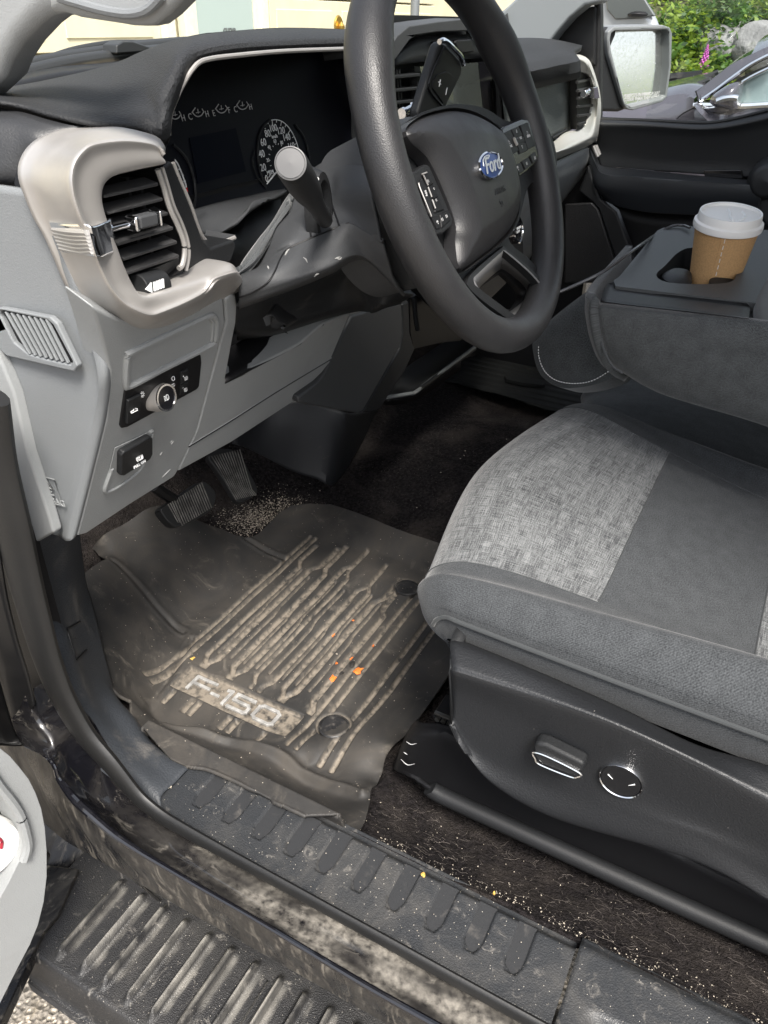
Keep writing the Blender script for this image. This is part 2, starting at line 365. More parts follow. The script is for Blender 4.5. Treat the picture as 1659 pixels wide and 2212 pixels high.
def fabric(name, ca, cb, weave=False):
    m = mat(name, ca, .85, spec=.2, sheen=.25, coord='UV'); N = m.node_tree.nodes; L = m.node_tree.links; b = N['Principled BSDF']
    tc = [n for n in N if n.type == 'TEX_COORD'][0]
    def ns(vec, det=2, sc=1.):
        mp = N.new('ShaderNodeMapping'); mp.inputs['Scale'].default_value = vec; L.new(tc.outputs['UV'], mp.inputs[0])
        n = N.new('ShaderNodeTexNoise'); n.inputs['Scale'].default_value = sc; n.inputs['Detail'].default_value = det; L.new(mp.outputs[0], n.inputs['Vector']); return n.outputs['Fac']
    def mth(op, a, c):
        x = N.new('ShaderNodeMath'); x.operation = op
        for i, q in enumerate((a, c)):
            if isinstance(q, (int, float)): x.inputs[i].default_value = q
            else: L.new(q, x.inputs[i])
        return x.outputs[0]
    if weave:
        h = ns((45, 1000, 1)); v = ns((750, 55, 1)); fine = ns((1000, 1000, 1), 1); big = ns((9, 60, 1))
        s = mth('ADD', mth('MULTIPLY', h, 1.1), mth('ADD', mth('MULTIPLY', v, .9), mth('ADD', mth('MULTIPLY', fine, .9), mth('MULTIPLY', big, .5)))); lo, hi = 1.45, 2.02
    else:
        a = ns((620, 620, 1), 2); c = ns((60, 60, 1), 3); s = mth('ADD', mth('MULTIPLY', a, 1.), mth('MULTIPLY', c, .3)); lo, hi = .42, .88
        mp = N.new('ShaderNodeMapping'); mp.inputs['Rotation'].default_value = (0, 0, .7); L.new(tc.outputs['UV'], mp.inputs[0])
        wv = N.new('ShaderNodeTexWave'); wv.inputs['Scale'].default_value = 150; wv.inputs['Distortion'].default_value = .6; L.new(mp.outputs[0], wv.inputs['Vector'])
        s = mth('ADD', s, mth('MULTIPLY', wv.outputs['Fac'], .12)); lo += .04; hi += .06
    r = N.new('ShaderNodeMapRange'); r.inputs[1].default_value = lo; r.inputs[2].default_value = hi; L.new(s, r.inputs[0])
    x = N.new('ShaderNodeMix'); x.data_type = 'RGBA'; L.new(r.outputs[0], x.inputs[0]); x.inputs[6].default_value = (*ca, 1); x.inputs[7].default_value = (*cb, 1); L.new(x.outputs[2], b.inputs['Base Color'])
    bp = N.new('ShaderNodeBump'); bp.inputs['Strength'].default_value = .5; bp.inputs['Distance'].default_value = .001; L.new(s, bp.inputs['Height'])
    wr = N.new('ShaderNodeTexNoise'); wr.inputs['Scale'].default_value = 9; wr.inputs['Detail'].default_value = 3; wr.inputs['Distortion'].default_value = .8; L.new(tc.outputs['Object'], wr.inputs['Vector'])
    b2 = N.new('ShaderNodeBump'); b2.inputs['Strength'].default_value = .22; b2.inputs['Distance'].default_value = .010; L.new(wr.outputs['Fac'], b2.inputs['Height']); L.new(b2.outputs[0], bp.inputs['Normal']); L.new(bp.outputs[0], b.inputs['Normal'])
    return m
m_weave = fabric('heather_weave_fabric', (.035, .037, .04), (.225, .233, .236), True)
m_twill = fabric('grey_twill_fabric', (.022, .024, .0265), (.074, .079, .084))
m_twilld = fabric('dark_twill_fabric', (.022, .024, .025), (.082, .088, .092))
m_carpet = mat('dark_carpet', (.017, .0148, .0155), .95, spec=.1, bump=[('noise', 420, 1, .006), ('noise', 120, .5, .01)], var=(180, .6), dirt=((.075, .064, .057), 5, .45, .72, .75), dirt2=((.10, .088, .078), 140, .5, .8, .55), speck=((.4, .36, .32), 300, .14, .08))
m_fibre = mat('pale_fibre', (.15, .13, .115), .8)
m_crumb = mat('pale_crumb', (.38, .335, .275), .8, var=(400, .3))
m_metal = mat('bare_steel', (.35, .34, .32), .35, metal=1)

# ================================================================== the truck
TRUCK = thing('pickup_truck', 'black pickup truck seen through its open driver door, with grey dashboard and cloth seats', 'pickup truck', (1.2, .3, 0))
T = TRUCK
def tilt(y0, z0, s): return ((0, y0, z0), (0, 1, s))       # plane y = y0 - s (z - z0)
FP = tilt(.472, 1.302, .446)                                # lower dash panels
CL = tilt(.60, 1.41, -.25)                                  # instrument face

# ---- structure of the cab -------------------------------------------------
b = MB()
b.box((1.2, -.55, 1.93), (1.5, 1.5, .05)); roof = b.build('roof', m_greyd, T, bevel=.02)
b = MB(); b.box((1.2, -1.75, 1.25), (1.75, .05, 1.2)); b.build('rear_cab_wall', m_blk, T, bevel=.02)
b = MB(); b.box((.40, -1.15, 1.35), (.09, .20, 1.15)); b.box((2.0, -1.15, 1.35), (.09, .2, 1.15)); each(b, 'door_pillar', m_greyd, T, bevel=.02)
# hood and windshield base
b = MB(); b.grid([[(.42, 2.25, 1.18), (.8, 2.32, 1.24), (1.2, 2.34, 1.25), (1.6, 2.32, 1.24), (1.98, 2.25, 1.18)], [(.36, 1.7, 1.22), (.75, 1.7, 1.29), (1.2, 1.7, 1.31), (1.65, 1.7, 1.29), (2.04, 1.7, 1.22)],
                  [(.36, 1.22, 1.24), (.75, 1.3, 1.32), (1.2, 1.34, 1.34), (1.65, 1.3, 1.32), (2.04, 1.22, 1.24)]], 14, 24); b.build('hood', m_glossedge, T, solid=.03)
b = MB()
b.grid([pts('a', [(-120, 420), (0, 385), (250, 332), (480, 292), (640, 250), (800, 230), (1000, 215), (1400, 200)], y=.88), pts('a', [(-120, 380), (0, 345), (240, 290), (480, 268), (620, 235), (800, 215), (1000, 205), (1400, 190)], y=1.0)], 3, 24)
b.build('dash_edge_gap', m_blk, T, solid=.01)
m_cowl = mat('tan_cowl', (.42, .36, .26), .8, var=(60, .3))  # tan base with random mottling
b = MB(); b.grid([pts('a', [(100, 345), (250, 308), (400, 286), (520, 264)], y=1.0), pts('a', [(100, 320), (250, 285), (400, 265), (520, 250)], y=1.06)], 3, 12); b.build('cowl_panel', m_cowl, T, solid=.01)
m_rub = mat('wiper_rubber', (.03, .031, .032), .4)
w = MB()
w.tube(pts('a', [(-40, 325), (60, 300), (240, 262), (500, 222), (660, 200), (860, 185), (1100, 180)], y=1.05), .011, 8, res=30)
w.tube(pts('a', [(-20, 350), (100, 318), (300, 272), (520, 240), (760, 215), (1100, 195)], y=1.02), .010, 8, res=30)
w.prism(pts('a', [(505, 195), (535, 178), (575, 178), (655, 205), (655, 222), (505, 232)], y=1.0), (0, .03, 0))
w.prism(pts('a', [(20, 300), (70, 283), (90, 300), (85, 322), (30, 332)], y=1.0), (0, .03, 0))
w.tube(pts('a', [(225, 248), (330, 215), (480, 190), (620, 187), (860, 178)], y=1.1), .006, 8, res=20)
w.build('windshield_wiper', m_rub, T, bevel=.003)
m_glass = bpy.data.materials.new('clear_glass'); m_glass.use_nodes = True
_n = m_glass.node_tree.nodes; _l = m_glass.node_tree.links; _n.clear()
_o = _n.new('ShaderNodeOutputMaterial'); _t = _n.new('ShaderNodeBsdfTransparent'); _g = _n.new('ShaderNodeBsdfGlossy'); _m = _n.new('ShaderNodeMixShader'); _f = _n.new('ShaderNodeFresnel')
_f.inputs[0].default_value = 1.25; _g.inputs['Roughness'].default_value = .02; _t.inputs[0].default_value = (.93, .95, .94, 1)
_m.inputs[0].default_value = .045; _l.new(_t.outputs[0], _m.inputs[1]); _l.new(_g.outputs[0], _m.inputs[2]); _l.new(_m.outputs[0], _o.inputs[0])
b = MB(); b.grid([[(.50, .98, 1.41), (1.2, 1.10, 1.43), (1.9, .98, 1.41)], [(.52, .58, 1.68), (1.2, .68, 1.70), (1.88, .58, 1.68)], [(.60, .18, 1.92), (1.2, .24, 1.94), (1.8, .18, 1.92)]], 10, 14)
b.build('windshield', m_glass, T)
b = MB(); b.box((2.03, -.35, 1.62), (.004, 1.5, .53)); b.build('passenger_window', m_glass, T, smooth=False)

# ---- left windshield pillar with grab handle
b = MB()
ap = pts('a', [(-150, 480), (0, 335), (28, 262), (80, 182), (150, 105), (200, 66), (262, 54), (330, 40), (420, -80), (420, -300), (-200, -300)], x=.47)
b.prism(ap, (.05, .02, 0)); pil = b.build('windshield_pillar', m_grey, T, bevel=.016, seg=5)
b = MB()
gh = pts('a', [(190, 55), (262, 52), (330, 74), (500, 100), (560, 110), (620, 112), (665, 103), (720, 62), (800, -20), (900, -130), (500, -260), (230, -150)], x=.44)
b.prism(gh, (.03, .01, 0)); b.build('grab_handle', m_grey, pil, bevel=.014, seg=6)
b = MB(); b.tube(pts('a', [(255, -10), (330, 12), (450, 45), (560, 60), (640, 40), (700, -20)], x=.437), .003, 8, res=24); b.build('handle_groove', m_greyd, pil)

# ---- dash top pad
b = MB()
Y0 = .555
rows = [
 pts('D', [(-30, 222, .575), (50, 236, .555), (110, 254, .53), (200, 273, .50), (300, 281, .492), (342, 300, .49), (360, 292, .49), (366, 240, .50), (398, 172, .512), (428, 131, .52), (500, 117, .52), (610, 108, .52), (735, 103, .52), (790, 103, .52)], y=.5),
 pts('D', [(-30, 216, .60), (60, 226, .575), (125, 236, .55), (215, 248, .525), (300, 245, .505), (335, 262, .49), (348, 258, .485), (354, 222, .49), (385, 155, .50), (415, 118, .51), (500, 101, .512), (610, 94, .512), (735, 90, .512), (790, 92, .512)], y=.5),
 pts('D', [(-30, 210, .66), (60, 207, .63), (135, 205, .60), (225, 200, .58), (290, 188, .55), (325, 180, .53), (345, 170, .52), (360, 150, .52), (385, 120, .52), (425, 95, .53), (500, 84, .535), (610, 77, .535), (735, 76, .535), (790, 80, .535)], y=.5),
 pts('D', [(-30, 204, .76), (60, 188, .74), (125, 175, .72), (200, 158, .69), (260, 140, .66), (300, 122, .63), (330, 110, .61), (360, 99, .60), (390, 90, .59), (430, 82, .59), (500, 74.5, .59), (610, 67, .59), (735, 69, .59), (790, 72, .59)], y=.5)]
back = [np.array([p[0] + (.02 if i > 5 else .0), p[1] + (.16 if i > 6 else .06), p[2] - (.085 if i > 6 else .045)]) for i, p in enumerate(rows[-1])]
back2 = [np.array([p[0] + .05, max(p[1] + .14, .95), p[2] - (.04 if i > 6 else .07)]) for i, p in enumerate(back)]
rows.append([p + np.array([.0, .012, -.012 if i < 7 else -.004]) for i, p in enumerate(rows[-1])])
b.grid(rows + [back, back2], None, 110, seg=[6, 6, 10, 3, 6, 6])
dash = b.build('dashboard_top_pad', m_pad, T, solid=.003, off=-1)
b = MB(); b.grid([[(1.0, .60, 1.50), (1.3, .66, 1.50), (1.7, .62, 1.49), (1.93, .56, 1.46)], [(1.0, .8, 1.47), (1.3, .85, 1.48), (1.7, .85, 1.46), (1.95, .8, 1.43)], [(.9, 1.02, 1.42), (1.3, 1.1, 1.42), (1.7, 1.08, 1.42), (1.95, 1.0, 1.40)]], 12, 20); b.build('dashboard_rear_deck', m_charm, dash, solid=.01)

# soft black panel left of the silver surround
b = MB()
b.grid([pts('D', [(-40, 228, .59), (40, 240, .56), (110, 260, .53), (170, 274, .51), (240, 284, .505)], y=.5),
        pts('D', [(-40, 262, .575), (30, 275, .55), (80, 300, .53), (130, 318, .52), (200, 330, .51)], y=.5),
        pts('D', [(-40, 330, .57), (20, 340, .55), (60, 355, .54), (110, 365, .53), (180, 380, .52)], y=.5),
        pts('D', [(-40, 390, .572), (20, 398, .555), (70, 412, .545), (120, 430, .54), (180, 440, .53)], y=.5),
        pts('D', [(-40, 402, .60), (20, 408, .585), (72, 424, .575), (120, 440, .56), (180, 450, .56)], y=.5)], 20, 24)
b.build('dash_side_pad', m_vinyl, T, solid=.01)
# grey end cap, rounded corner and edge of the front panel in one skin
b = MB()
L0 = pts('c', [(-160, -260), (-160, 40), (-140, 330), (-60, 640), (60, 920), (170, 1130), (222, 1215)], x=.412)
Lc = pts('c', [(-20, -258), (10, 20), (60, 330), (130, 620), (180, 900), (222, 1170), (242, 1246)], x=.416)
L1 = pts('c', [(135, -235), (230, 60), (330, 350), (383, 560), (370, 720), (290, 1090), (256, 1256)], x=.420)
L2 = [pt('c', 190, -215, y=.50), pt('c', 300, 70, y=.49), pt('c', 430, 390, y=.478)] + [pt('c', u, v, pl=FP) for u, v in [(470, 545), (455, 745), (355, 1150), (326, 1258)]]
L1b = [(a_ + c_) / 2 + np.array([-.20, -.20, 0]) * np.linalg.norm(a_ - c_) for a_, c_ in zip(L1, L2)]
L3 = [p + np.array([.02, .012, 0]) for p in L2]
b.grid([crseg(list(r), [8, 8, 8, 6, 4]) for r in zip(*[cr(q, 60) for q in (L0, Lc, L1, L1b, L2, L3)])])
cap = b.build('dash_end_cap', m_greyd, T, solid=.006)
# lighter flange beside it
b = MB(); b.prism(pts('c', [(-60, 350), (-60, 700), (0, 745), (155, 1284), (232, 1242), (205, 1150), (120, 900), (60, 640)], x=.405), (.012, 0, 0)); b.build('pillar_trim_flange', m_grey, T, bevel=.003)
# side vent grille in the end cap
g = MB(); go = pts('c', [(-10, 268), (10, 268), (215, 308), (245, 335), (335, 520), (318, 545), (30, 478), (8, 460), (-10, 440)], x=.409)
gi = pts('c', [(0, 285), (18, 282), (205, 320), (228, 342), (312, 500), (305, 515), (200, 492), (120, 468), (60, 420), (0, 300)], x=.409)
g.prism(go, (.006, 0, 0), hole=gi); gr = g.build('defrost_grille', m_greyd, cap, bevel=.0015)
g = MB(); g.prism(pts('c', [(0, 284), (205, 318), (315, 505), (305, 517), (120, 472), (-10, 300)], x=.4135), (.03, 0, 0)); g.build('grille_recess', m_blk, gr)
g = MB()
for i in range(8):
    t = i / 7; u0, v0 = 22 + t * 175, 285 + t * 33; u1, v1 = 128 + t * 165, 470 + t * 38
    P0, P1 = pt('c', u0, v0, x=.409), pt('c', u1, v1, x=.409); d = nrm(P1 - P0); g.box((P0 + P1) / 2 + [.001, 0, 0], (np.linalg.norm(P1 - P0), .0019, .003), [d, np.cross([1, 0, 0], d), [1, 0, 0]])
each(g, 'grille_slat', m_greyd, gr, bevel=.0006)
# airbag marking moulded into the cap
def cap_pt(u, v): return pt('c', u, v, x=.4155)
def polyl(mb, L, f, r, n=5, closed=False, res=None):
    mb.tube([f(*q) for q in L], r, n, closed=closed, res=res)
g = MB(); f = cap_pt
polyl(g, [(162, 992), (236, 1010), (262, 1110), (255, 1120), (192, 1104), (162, 992)], f, .0006)
polyl(g, [(185, 1015), (205, 1075)], f, .0009); polyl(g, [(200, 1010), (230, 1055), (205, 1040)], f, .0009); polyl(g, [(232, 1078), (208, 1070), (222, 1062)], f, .0009)
P0, P1 = cap_pt(194, 1090), cap_pt(262, 1112); put_text(g, 'AIRBAG', .0095, (P0 + P1) / 2, P1 - P0, cap_pt(180, 1000) - cap_pt(192, 1080), depth=.0004)
g.build('airbag_marking', m_grey, cap)

# ---- lower front panels
b = MB()
sw = [pt('c', u, v, pl=FP) for u, v in [(440, 400), (474, 545), (460, 745), (360, 1150), (332, 1257), (372, 1246), (560, 1120), (752, 1000), (766, 978), (850, 798), (938, 470), (974, 330), (966, 222), (900, 250), (690, 330), (590, 340), (500, 310), (400, 260)]]
fpn = nrm(np.array([0, -1, -.446]))
hole = [pt('c', u, v, pl=FP) for u, v in [(532, 622), (860, 462), (870, 480), (862, 600), (850, 615), (530, 786), (512, 775)]]
hole2 = [pt('c', u, v, pl=FP) for u, v in [(500, 880), (600, 825), (655, 790), (640, 850), (600, 975), (455, 1068), (480, 960)]]
b.prism(sw, -fpn * .03); swp = b.build('switch_side_panel', m_grey, T, bevel=.003)
# raised frame line (fuse door)
def fp(u, v, off=0): return pt('c', u, v, pl=FP) + fpn * off
b = MB(); ring = [(545, 475), (560, 458), (800, 345), (900, 300), (925, 310), (930, 330), (925, 400), (905, 428), (700, 530), (560, 602), (540, 590)]
b.tube([fp(u, v, .001) for u, v in ring], .0030, 8, closed=True, res=90)
b.tube([fp(*( np.array(q) * .93 + np.array([735, 450]) * .07 + [0, 0]), .0005) for q in ring], .0018, 8, closed=True, res=90); b.build('fuse_cover', m_grey, swp)
# headlight switch panel
b = MB(); b.prism([fp(u, v, .0015) for u, v in [(534, 624), (545, 612), (845, 465), (865, 470), (868, 500), (858, 604), (845, 620), (545, 782), (522, 787), (513, 772)]], -fpn * .012)
hp = b.build('headlight_switch_panel', m_blk, swp, bevel=.002)
b = MB(); b.prism([fp(u, v, .004) for u, v in [(540, 660), (600, 630), (590, 735), (535, 762)]], -fpn * .006); b.prism([fp(u, v, .004) for u, v in [(770, 540), (803, 524), (802, 572), (768, 590)]], -fpn * .006); b.prism([fp(u, v, .004) for u, v in [(768, 593), (802, 575), (800, 622), (765, 640)]], -fpn * .006)
each(b, 'switch_button', m_char, hp, bevel=.0012)
kn = nrm(np.array([0, -1, .12])); kc = fp(672, 650, .0); kx = nrm(np.array([1, 0, 0])); ky = np.cross(kn, kx)
b = MB(); rk = .0132; kn = nrm(np.array([0, -1, .12])); b.lathe(kc, [(rk * 1.08, -.006), (rk * 1.08, .003), (rk, .005), (rk, .0115), (rk * .98, .0128)], 64, (kx, ky, kn)); b.build('headlight_knob', m_satin, hp)
b = MB(); b.lathe(kc, [(rk * .98, .0125), (rk * .97, .0142), (rk * .84, .0142), (rk * .83, .0132)], 64, (kx, ky, kn)); kr = b.build('knob_ring', m_chrome, hp)
b = MB(); b.lathe(kc, [(rk * .84, .0134), (.0001, .0136)], 48, (kx, ky, kn)); b.build('knob_face', m_gloss, hp)
b = MB()
def rn(u, v, off=.0030): return fp(u, v, off)
upv = -ky if (-ky)[2] > 0 else ky
def icon(mb, kind, o, s, xd=(1, 0, 0), yd=None):
    xd = nrm(np.array(xd, float)); yd = nrm(np.array(yd, float)); w_ = s * .055
    def P(x, y): return o + xd * x * s + yd * y * s
    if kind == 'O': mb.tube([P(.35 * math.cos(a), .35 * math.sin(a)) for a in np.linspace(0, 6.283, 20)[:-1]], w_, 4, closed=True)
    if kind == 'lamp':
        mb.tube([P(.05, .4), P(.35, .3), P(.45, 0), P(.35, -.3), P(.05, -.4), P(.05, .4)], w_, 4)
        for k in (-.3, -.1, .1, .3): mb.tube([P(-.5, k), P(-.1, k)], w_, 4)
    if kind == 'park':
        for sg in (-1, 1):
            mb.tube([P(sg * .1, .25), P(sg * .4, .15), P(sg * .4, -.15), P(sg * .1, -.25), P(sg * .1, .25)], w_, 4)
    if kind == 'sun':
        mb.tube([P(.22 * math.cos(a), .22 * math.sin(a)) for a in np.linspace(0, 6.283, 12)[:-1]], w_, 4, closed=True)
        for a in np.linspace(0, 6.283, 9)[:-1]: mb.tube([P(.34 * math.cos(a), .34 * math.sin(a)), P(.5 * math.cos(a), .5 * math.sin(a))], w_, 4)
    if kind == 'truck': mb.tube([P(-.5, -.1), P(-.5, .1), P(-.1, .1), P(.05, .3), P(.25, .3), P(.3, .1), P(.5, .05), P(.5, -.12), P(-.5, -.1)], w_, 4)
    if kind == '+': mb.tube([P(-.4, 0), P(.4, 0)], w_ * 1.2, 4); mb.tube([P(0, -.4), P(0, .4)], w_ * 1.2, 4)
    if kind == '-': mb.tube([P(-.4, 0), P(.4, 0)], w_ * 1.2, 4)
    if kind == 'tri': mb.tube([P(-.35, -.3), P(.35, -.3), P(0, .35), P(-.35, -.3)], w_, 4)
    if kind == 'trid': mb.tube([P(-.35, .3), P(.35, .3), P(0, -.35), P(-.35, .3)], w_, 4)
    if kind == 'next': mb.tube([P(-.3, -.3), P(-.3, .3), P(.2, 0), P(-.3, -.3)], w_, 4); mb.tube([P(.3, -.3), P(.3, .3)], w_, 4)
    if kind == 'prev': mb.tube([P(.3, -.3), P(.3, .3), P(-.2, 0), P(.3, -.3)], w_, 4); mb.tube([P(-.3, -.3), P(-.3, .3)], w_, 4)
    if kind == 'phone': mb.tube([P(-.4, .0), P(-.2, .3), P(.2, .3), P(.4, 0), P(.2, .02), P(.1, .15), P(-.1, .15), P(-.2, 0), P(-.4, 0)], w_, 4); mb.tube([P(0, -.1), P(0, -.4), P(.2, -.2)], w_, 4)
    if kind == 'menu':
        for k in (-.3, 0, .3): mb.tube([P(-.4, k), P(.4, k)], w_, 4)
    if kind == 'back': mb.tube([P(-.1, .4), P(-.4, .15), P(-.1, -.1)], w_, 4); mb.tube([P(-.4, .15), P(.25, .15), P(.3, -.3), P(-.1, -.3)], w_, 4)
    if kind == 'brake':
        mb.tube([P(.3 * math.cos(a), .3 * math.sin(a)) for a in np.linspace(0, 6.283, 16)[:-1]], w_, 4, closed=True)
        for sg in (0, math.pi): mb.tube([P(.46 * math.cos(a + sg), .46 * math.sin(a + sg)) for a in np.linspace(-.8, .8, 8)], w_, 4)
        mb.tube([P(-.1, -.18), P(-.1, .18), P(.1, .15), P(.1, .02), P(-.1, 0)], w_, 4)
for kd, u, v, s in [('O', 738, 566, .011), ('park', 738, 594, .011), ('lamp', 738, 620, .012), ('lamp', 738, 648, .011), ('sun', 604, 634, .011), ('+', 776, 552, .005), ('lamp', 788, 560, .009), ('-', 774, 602, .005), ('lamp', 786, 610, .009)]: icon(b, kd, rn(u, v, .0048 if u > 760 else .0030), s * .5, kx, upv)
icon(b, 'truck', rn(563, 700, .0048), .008, kx, upv); icon(b, 'lamp', kc + kn * .0138, .0065, kx, upv)
b.build('switch_symbols', m_white, hp)
# parking brake switch in its pocket
b = MB(); b.prism([fp(u, v, .0008) for u, v in [(492, 870), (600, 820), (658, 790), (645, 830), (600, 962), (455, 1068), (470, 960)]], fpn * .0008)
b.tube([fp(u, v, .001) for u, v in [(640, 805), (655, 800), (640, 850), (600, 965), (456, 1060), (478, 960)]], .0022, 8, res=50)
pk = b.build('parking_brake_pocket', m_grey, swp)
b = MB(); b.prism([fp(u, v, .008) for u, v in [(498, 885), (510, 870), (622, 806), (636, 812), (637, 880), (625, 905), (510, 976), (496, 974)]], -fpn * .007); pb = b.build('parking_brake_switch', m_char, swp, bevel=.003)
b = MB(); icon(b, 'brake', fp(574, 893, .0086), .009, kx, upv); put_text(b, 'PULL ON', .0040, fp(575, 922, .0086), fp(600, 908) - fp(552, 936), upv, bold=.0001); b.build('switch_lettering', m_white, pb)

# knee panel with its tray
b = MB()
kp = [pt('c', u, v, pl=FP) for u, v in [(972, 236), (1000, 205), (1020, 212), (1027, 250), (1022, 330), (1008, 400), (975, 578), (985, 582), (1110, 520), (1300, 420), (1385, 345), (1450, 315), (1514, 292), (1430, 490), (1400, 585), (1290, 660), (1000, 850), (768, 978), (852, 798), (940, 470), (978, 330)]]
b.prism(kp, -fpn * .03); knee = b.build('knee_panel', m_grey, T, bevel=.003)
b = MB(); P0 = [fp(u, v, .0004) for u, v in [(815, 868), (1000, 755), (1200, 628), (1432, 488)]]; b.tube(P0, .0008, 5, res=30); b.tube([p + upv * .0016 for p in P0], .0009, 5, res=30, mi=1); b.build('panel_seam', [m_blk, m_grey], knee)
b = MB()
q0 = pt('c', 975, 580, pl=FP); q1 = pt('c', 1520, 290, pl=FP); q2 = pt('c', 1010, 230, pl=FP)
b.box((.70, .60, 1.265), (.36, .01, .15))
b.grid([[fp(975, 582), fp(1130, 512), fp(1300, 424), fp(1400, 340)], [fp(975, 582, -.03) + [0, 0, -.012], fp(1130, 512, -.04), fp(1300, 424, -.04), fp(1400, 340, -.04)], [np.array([.6, .58, 1.18]), (.68, .58, 1.19), (.76, .58, 1.2), (.84, .58, 1.22)]], 10, 16)
b.build('storage_tray', m_blk, knee, solid=.004)
b = MB()
for L in [[(735, 850), (745, 840)], [(738, 858), (750, 842)], [(700, 1000), (720, 980), (735, 965)], [(690, 905), (700, 890)]]: b.tube([fp(u, v, .0002) for u, v in L], [.0003, .0008, .0003], 5, res=8)
each(b, 'scratch', mat('pale_scratch', (.45, .45, .44), .7), swp)

# ---- silver surround of the side air vent
S = [  # outer, ridge, inner
 ((353, 312, .49), (351, 334, .452), (354, 354, .455)), ((335, 293, .50), (336, 312, .452), (338, 358, .455)), ((275, 277, .505), (275, 302, .450), (295, 367, .455)),
 ((222, 273, .515), (205, 309, .450), (252, 378, .455)), ((160, 283, .52), (176, 326, .450), (234, 388, .455)), ((105, 308, .52), (158, 352, .450), (224, 402, .455)),
 ((76, 345, .52), (152, 385, .450), (220, 422, .455)), ((70, 385, .52), (157, 425, .450), (223, 448, .455)), ((84, 430, .518), (172, 470, .449), (232, 478, .455)), ((104, 478, .514), (188, 505, .449), (243, 508, .455)),
 ((125, 515, .508), (200, 540, .449), (255, 540, .455)), ((147, 565, .503), (216, 580, .449), (268, 575, .455)), ((172, 625, .50), (236, 620, .449), (284, 610, .455)),
 ((204, 672, .495), (262, 652, .448), (300, 634, .452)), ((245, 702, .49), (292, 672, .446), (322, 638, .452)), ((295, 718, .49), (324, 683, .446), (352, 628, .455)),
 ((345, 712, .488), (352, 676, .446), (395, 612, .457)), ((400, 688, .485), (402, 655, .446), (425, 602, .457)), ((440, 668, .485), (442, 632, .446), (446, 592, .457)), ((465, 654, .485), (466, 604, .444), (472, 574, .457)), ((513, 631, .485), (513, 590, .444), (494, 567, .457)), ((517, 620, .50), (517, 600, .47), (506, 580, .47))]
b = MB(); rr = []
for o_, r_, i_ in S:
    O, Rg, I = (pt('D', q[0], q[1], y=q[2] - .016) for q in (o_, r_, i_))
    mid = O * .35 + Rg * .65 + np.array([-.0012, -.0035, 0]); c_ = np.mean([O, I], 0)
    I2 = I + np.array([0, .03, 0]); rr.append([O + [0, .015, 0], O, mid, Rg, (Rg * .72 + I * .28) + [0, .0, 0], I, I2])
b.grid([list(r) for r in zip(*rr)], None, 120, seg=[3, 8, 8, 5, 6, 4])
sur = b.build('air_vent_surround', m_satin, T, solid=.003)
b = MB()   # chrome band across the left limb
def band(P, off=.0016):
    return [pt('a', u, v, y=yy - .016) + np.array([-off, -off, 0]) for u, v, yy in P]
b.grid([band([(208, 955, .514), (285, 966, .478), (372, 966, .448), (402, 975, .446), (450, 958, .452), (482, 942, .455)]),
        band([(238, 1030, .510), (320, 1042, .476), (392, 1045, .447), (420, 1050, .446), (470, 1035, .452), (494, 1020, .455)]),
        band([(270, 1085, .506), (350, 1098, .474), (408, 1105, .447), (440, 1106, .446), (485, 1090, .452), (503, 1080, .455)])], 14, 40)
ch = b.build('chrome_band', m_chrome, sur, solid=.002)
b = MB()
for i in range(6):
    t = (i + .6) / 6.2; A = band([(228 + 38 * t, 975 + 100 * t, .512 - .004 * t), (292 + 54 * t, 984 + 108 * t, .478), (372 + 30 * t, 990 + 100 * t, .450)], .0034); b.tube(A, .0018, 6, res=14)
b.build('band_rib', m_satin, ch)
# cavity, louvres and knob of the vent
b = MB(); cav = pts('a', [(440, 850), (452, 785), (485, 762), (705, 712), (760, 980), (795, 1100), (790, 1150), (700, 1230), (608, 1280), (540, 1180), (500, 1080), (455, 950)], y=.455)
b.prism(cav, (0, .09, 0)); b.f = b.f[1:]; b.mi = b.mi[1:]
vent = b.build('side_air_vent', m_blk, T)
b = MB()
for (a0, a1) in [((445, 848), (680, 795)), ((460, 920), (700, 860)), ((480, 985), (722, 922)), ((505, 1055), (745, 985)), ((530, 1120), (762, 1045)), ((548, 1180), (770, 1105))]:
    P0, P1 = pt('a', *a0, y=.450), pt('a', *a1, y=.450); d = P1 - P0; L_ = np.linalg.norm(d); d = nrm(d); n_ = nrm(np.array([0, 1, .22])); b.box((P0 + P1) / 2 + n_ * .006, (L_, .014, .0026), [d, n_, np.cross(d, n_)])
P0, P1 = pt('a', 590, 1235, y=.46), pt('a', 790, 1150, y=.46); d = nrm(P1 - P0); b.box((P0 + P1) / 2 + [0, .01, 0], (np.linalg.norm(P1 - P0), .02, .016), [d, [0, 1, 0], np.cross(d, [0, 1, 0])])
each(b, 'louvre', mat('louvre_plastic', (.035, .035, .036), .4), vent, bevel=.0008)
b = MB()
for u0, u1, w_ in [(505, 560, .003), (560, 610, .003), (640, 700, .003), (720, 770, .003)]:
    P0, P1 = pt('a', u0, 760, y=.492), pt('a', u1 + 30, 1230, y=.492); d = nrm(P1 - P0); b.box((P0 + P1) / 2, (np.linalg.norm(P1 - P0), .022, w_), [d, [0, 1, 0], np.cross(d, [0, 1, 0])])
each(b, 'inner_vane', m_char, vent)
b = MB(); b.prism(pts('a', [(525, 770), (630, 745), (700, 1140), (590, 1200)], y=.508), (0, .004, 0)); b.build('duct_flap', mat('duct_grey', (.16, .16, .16), .6), vent)
b = MB(); P0, P1 = pt('a', 585, 962, y=.440), pt('a', 664, 942, y=.440); d = nrm(P1 - P0); zz = np.cross(d, [0, 1, 0]); b.box((P0 + P1) / 2, (np.linalg.norm(P1 - P0), .010, .0095), [d, [0, 1, 0], zz])
kb = b.build('vent_knob', m_charm, vent, bevel=.002)
b = MB()
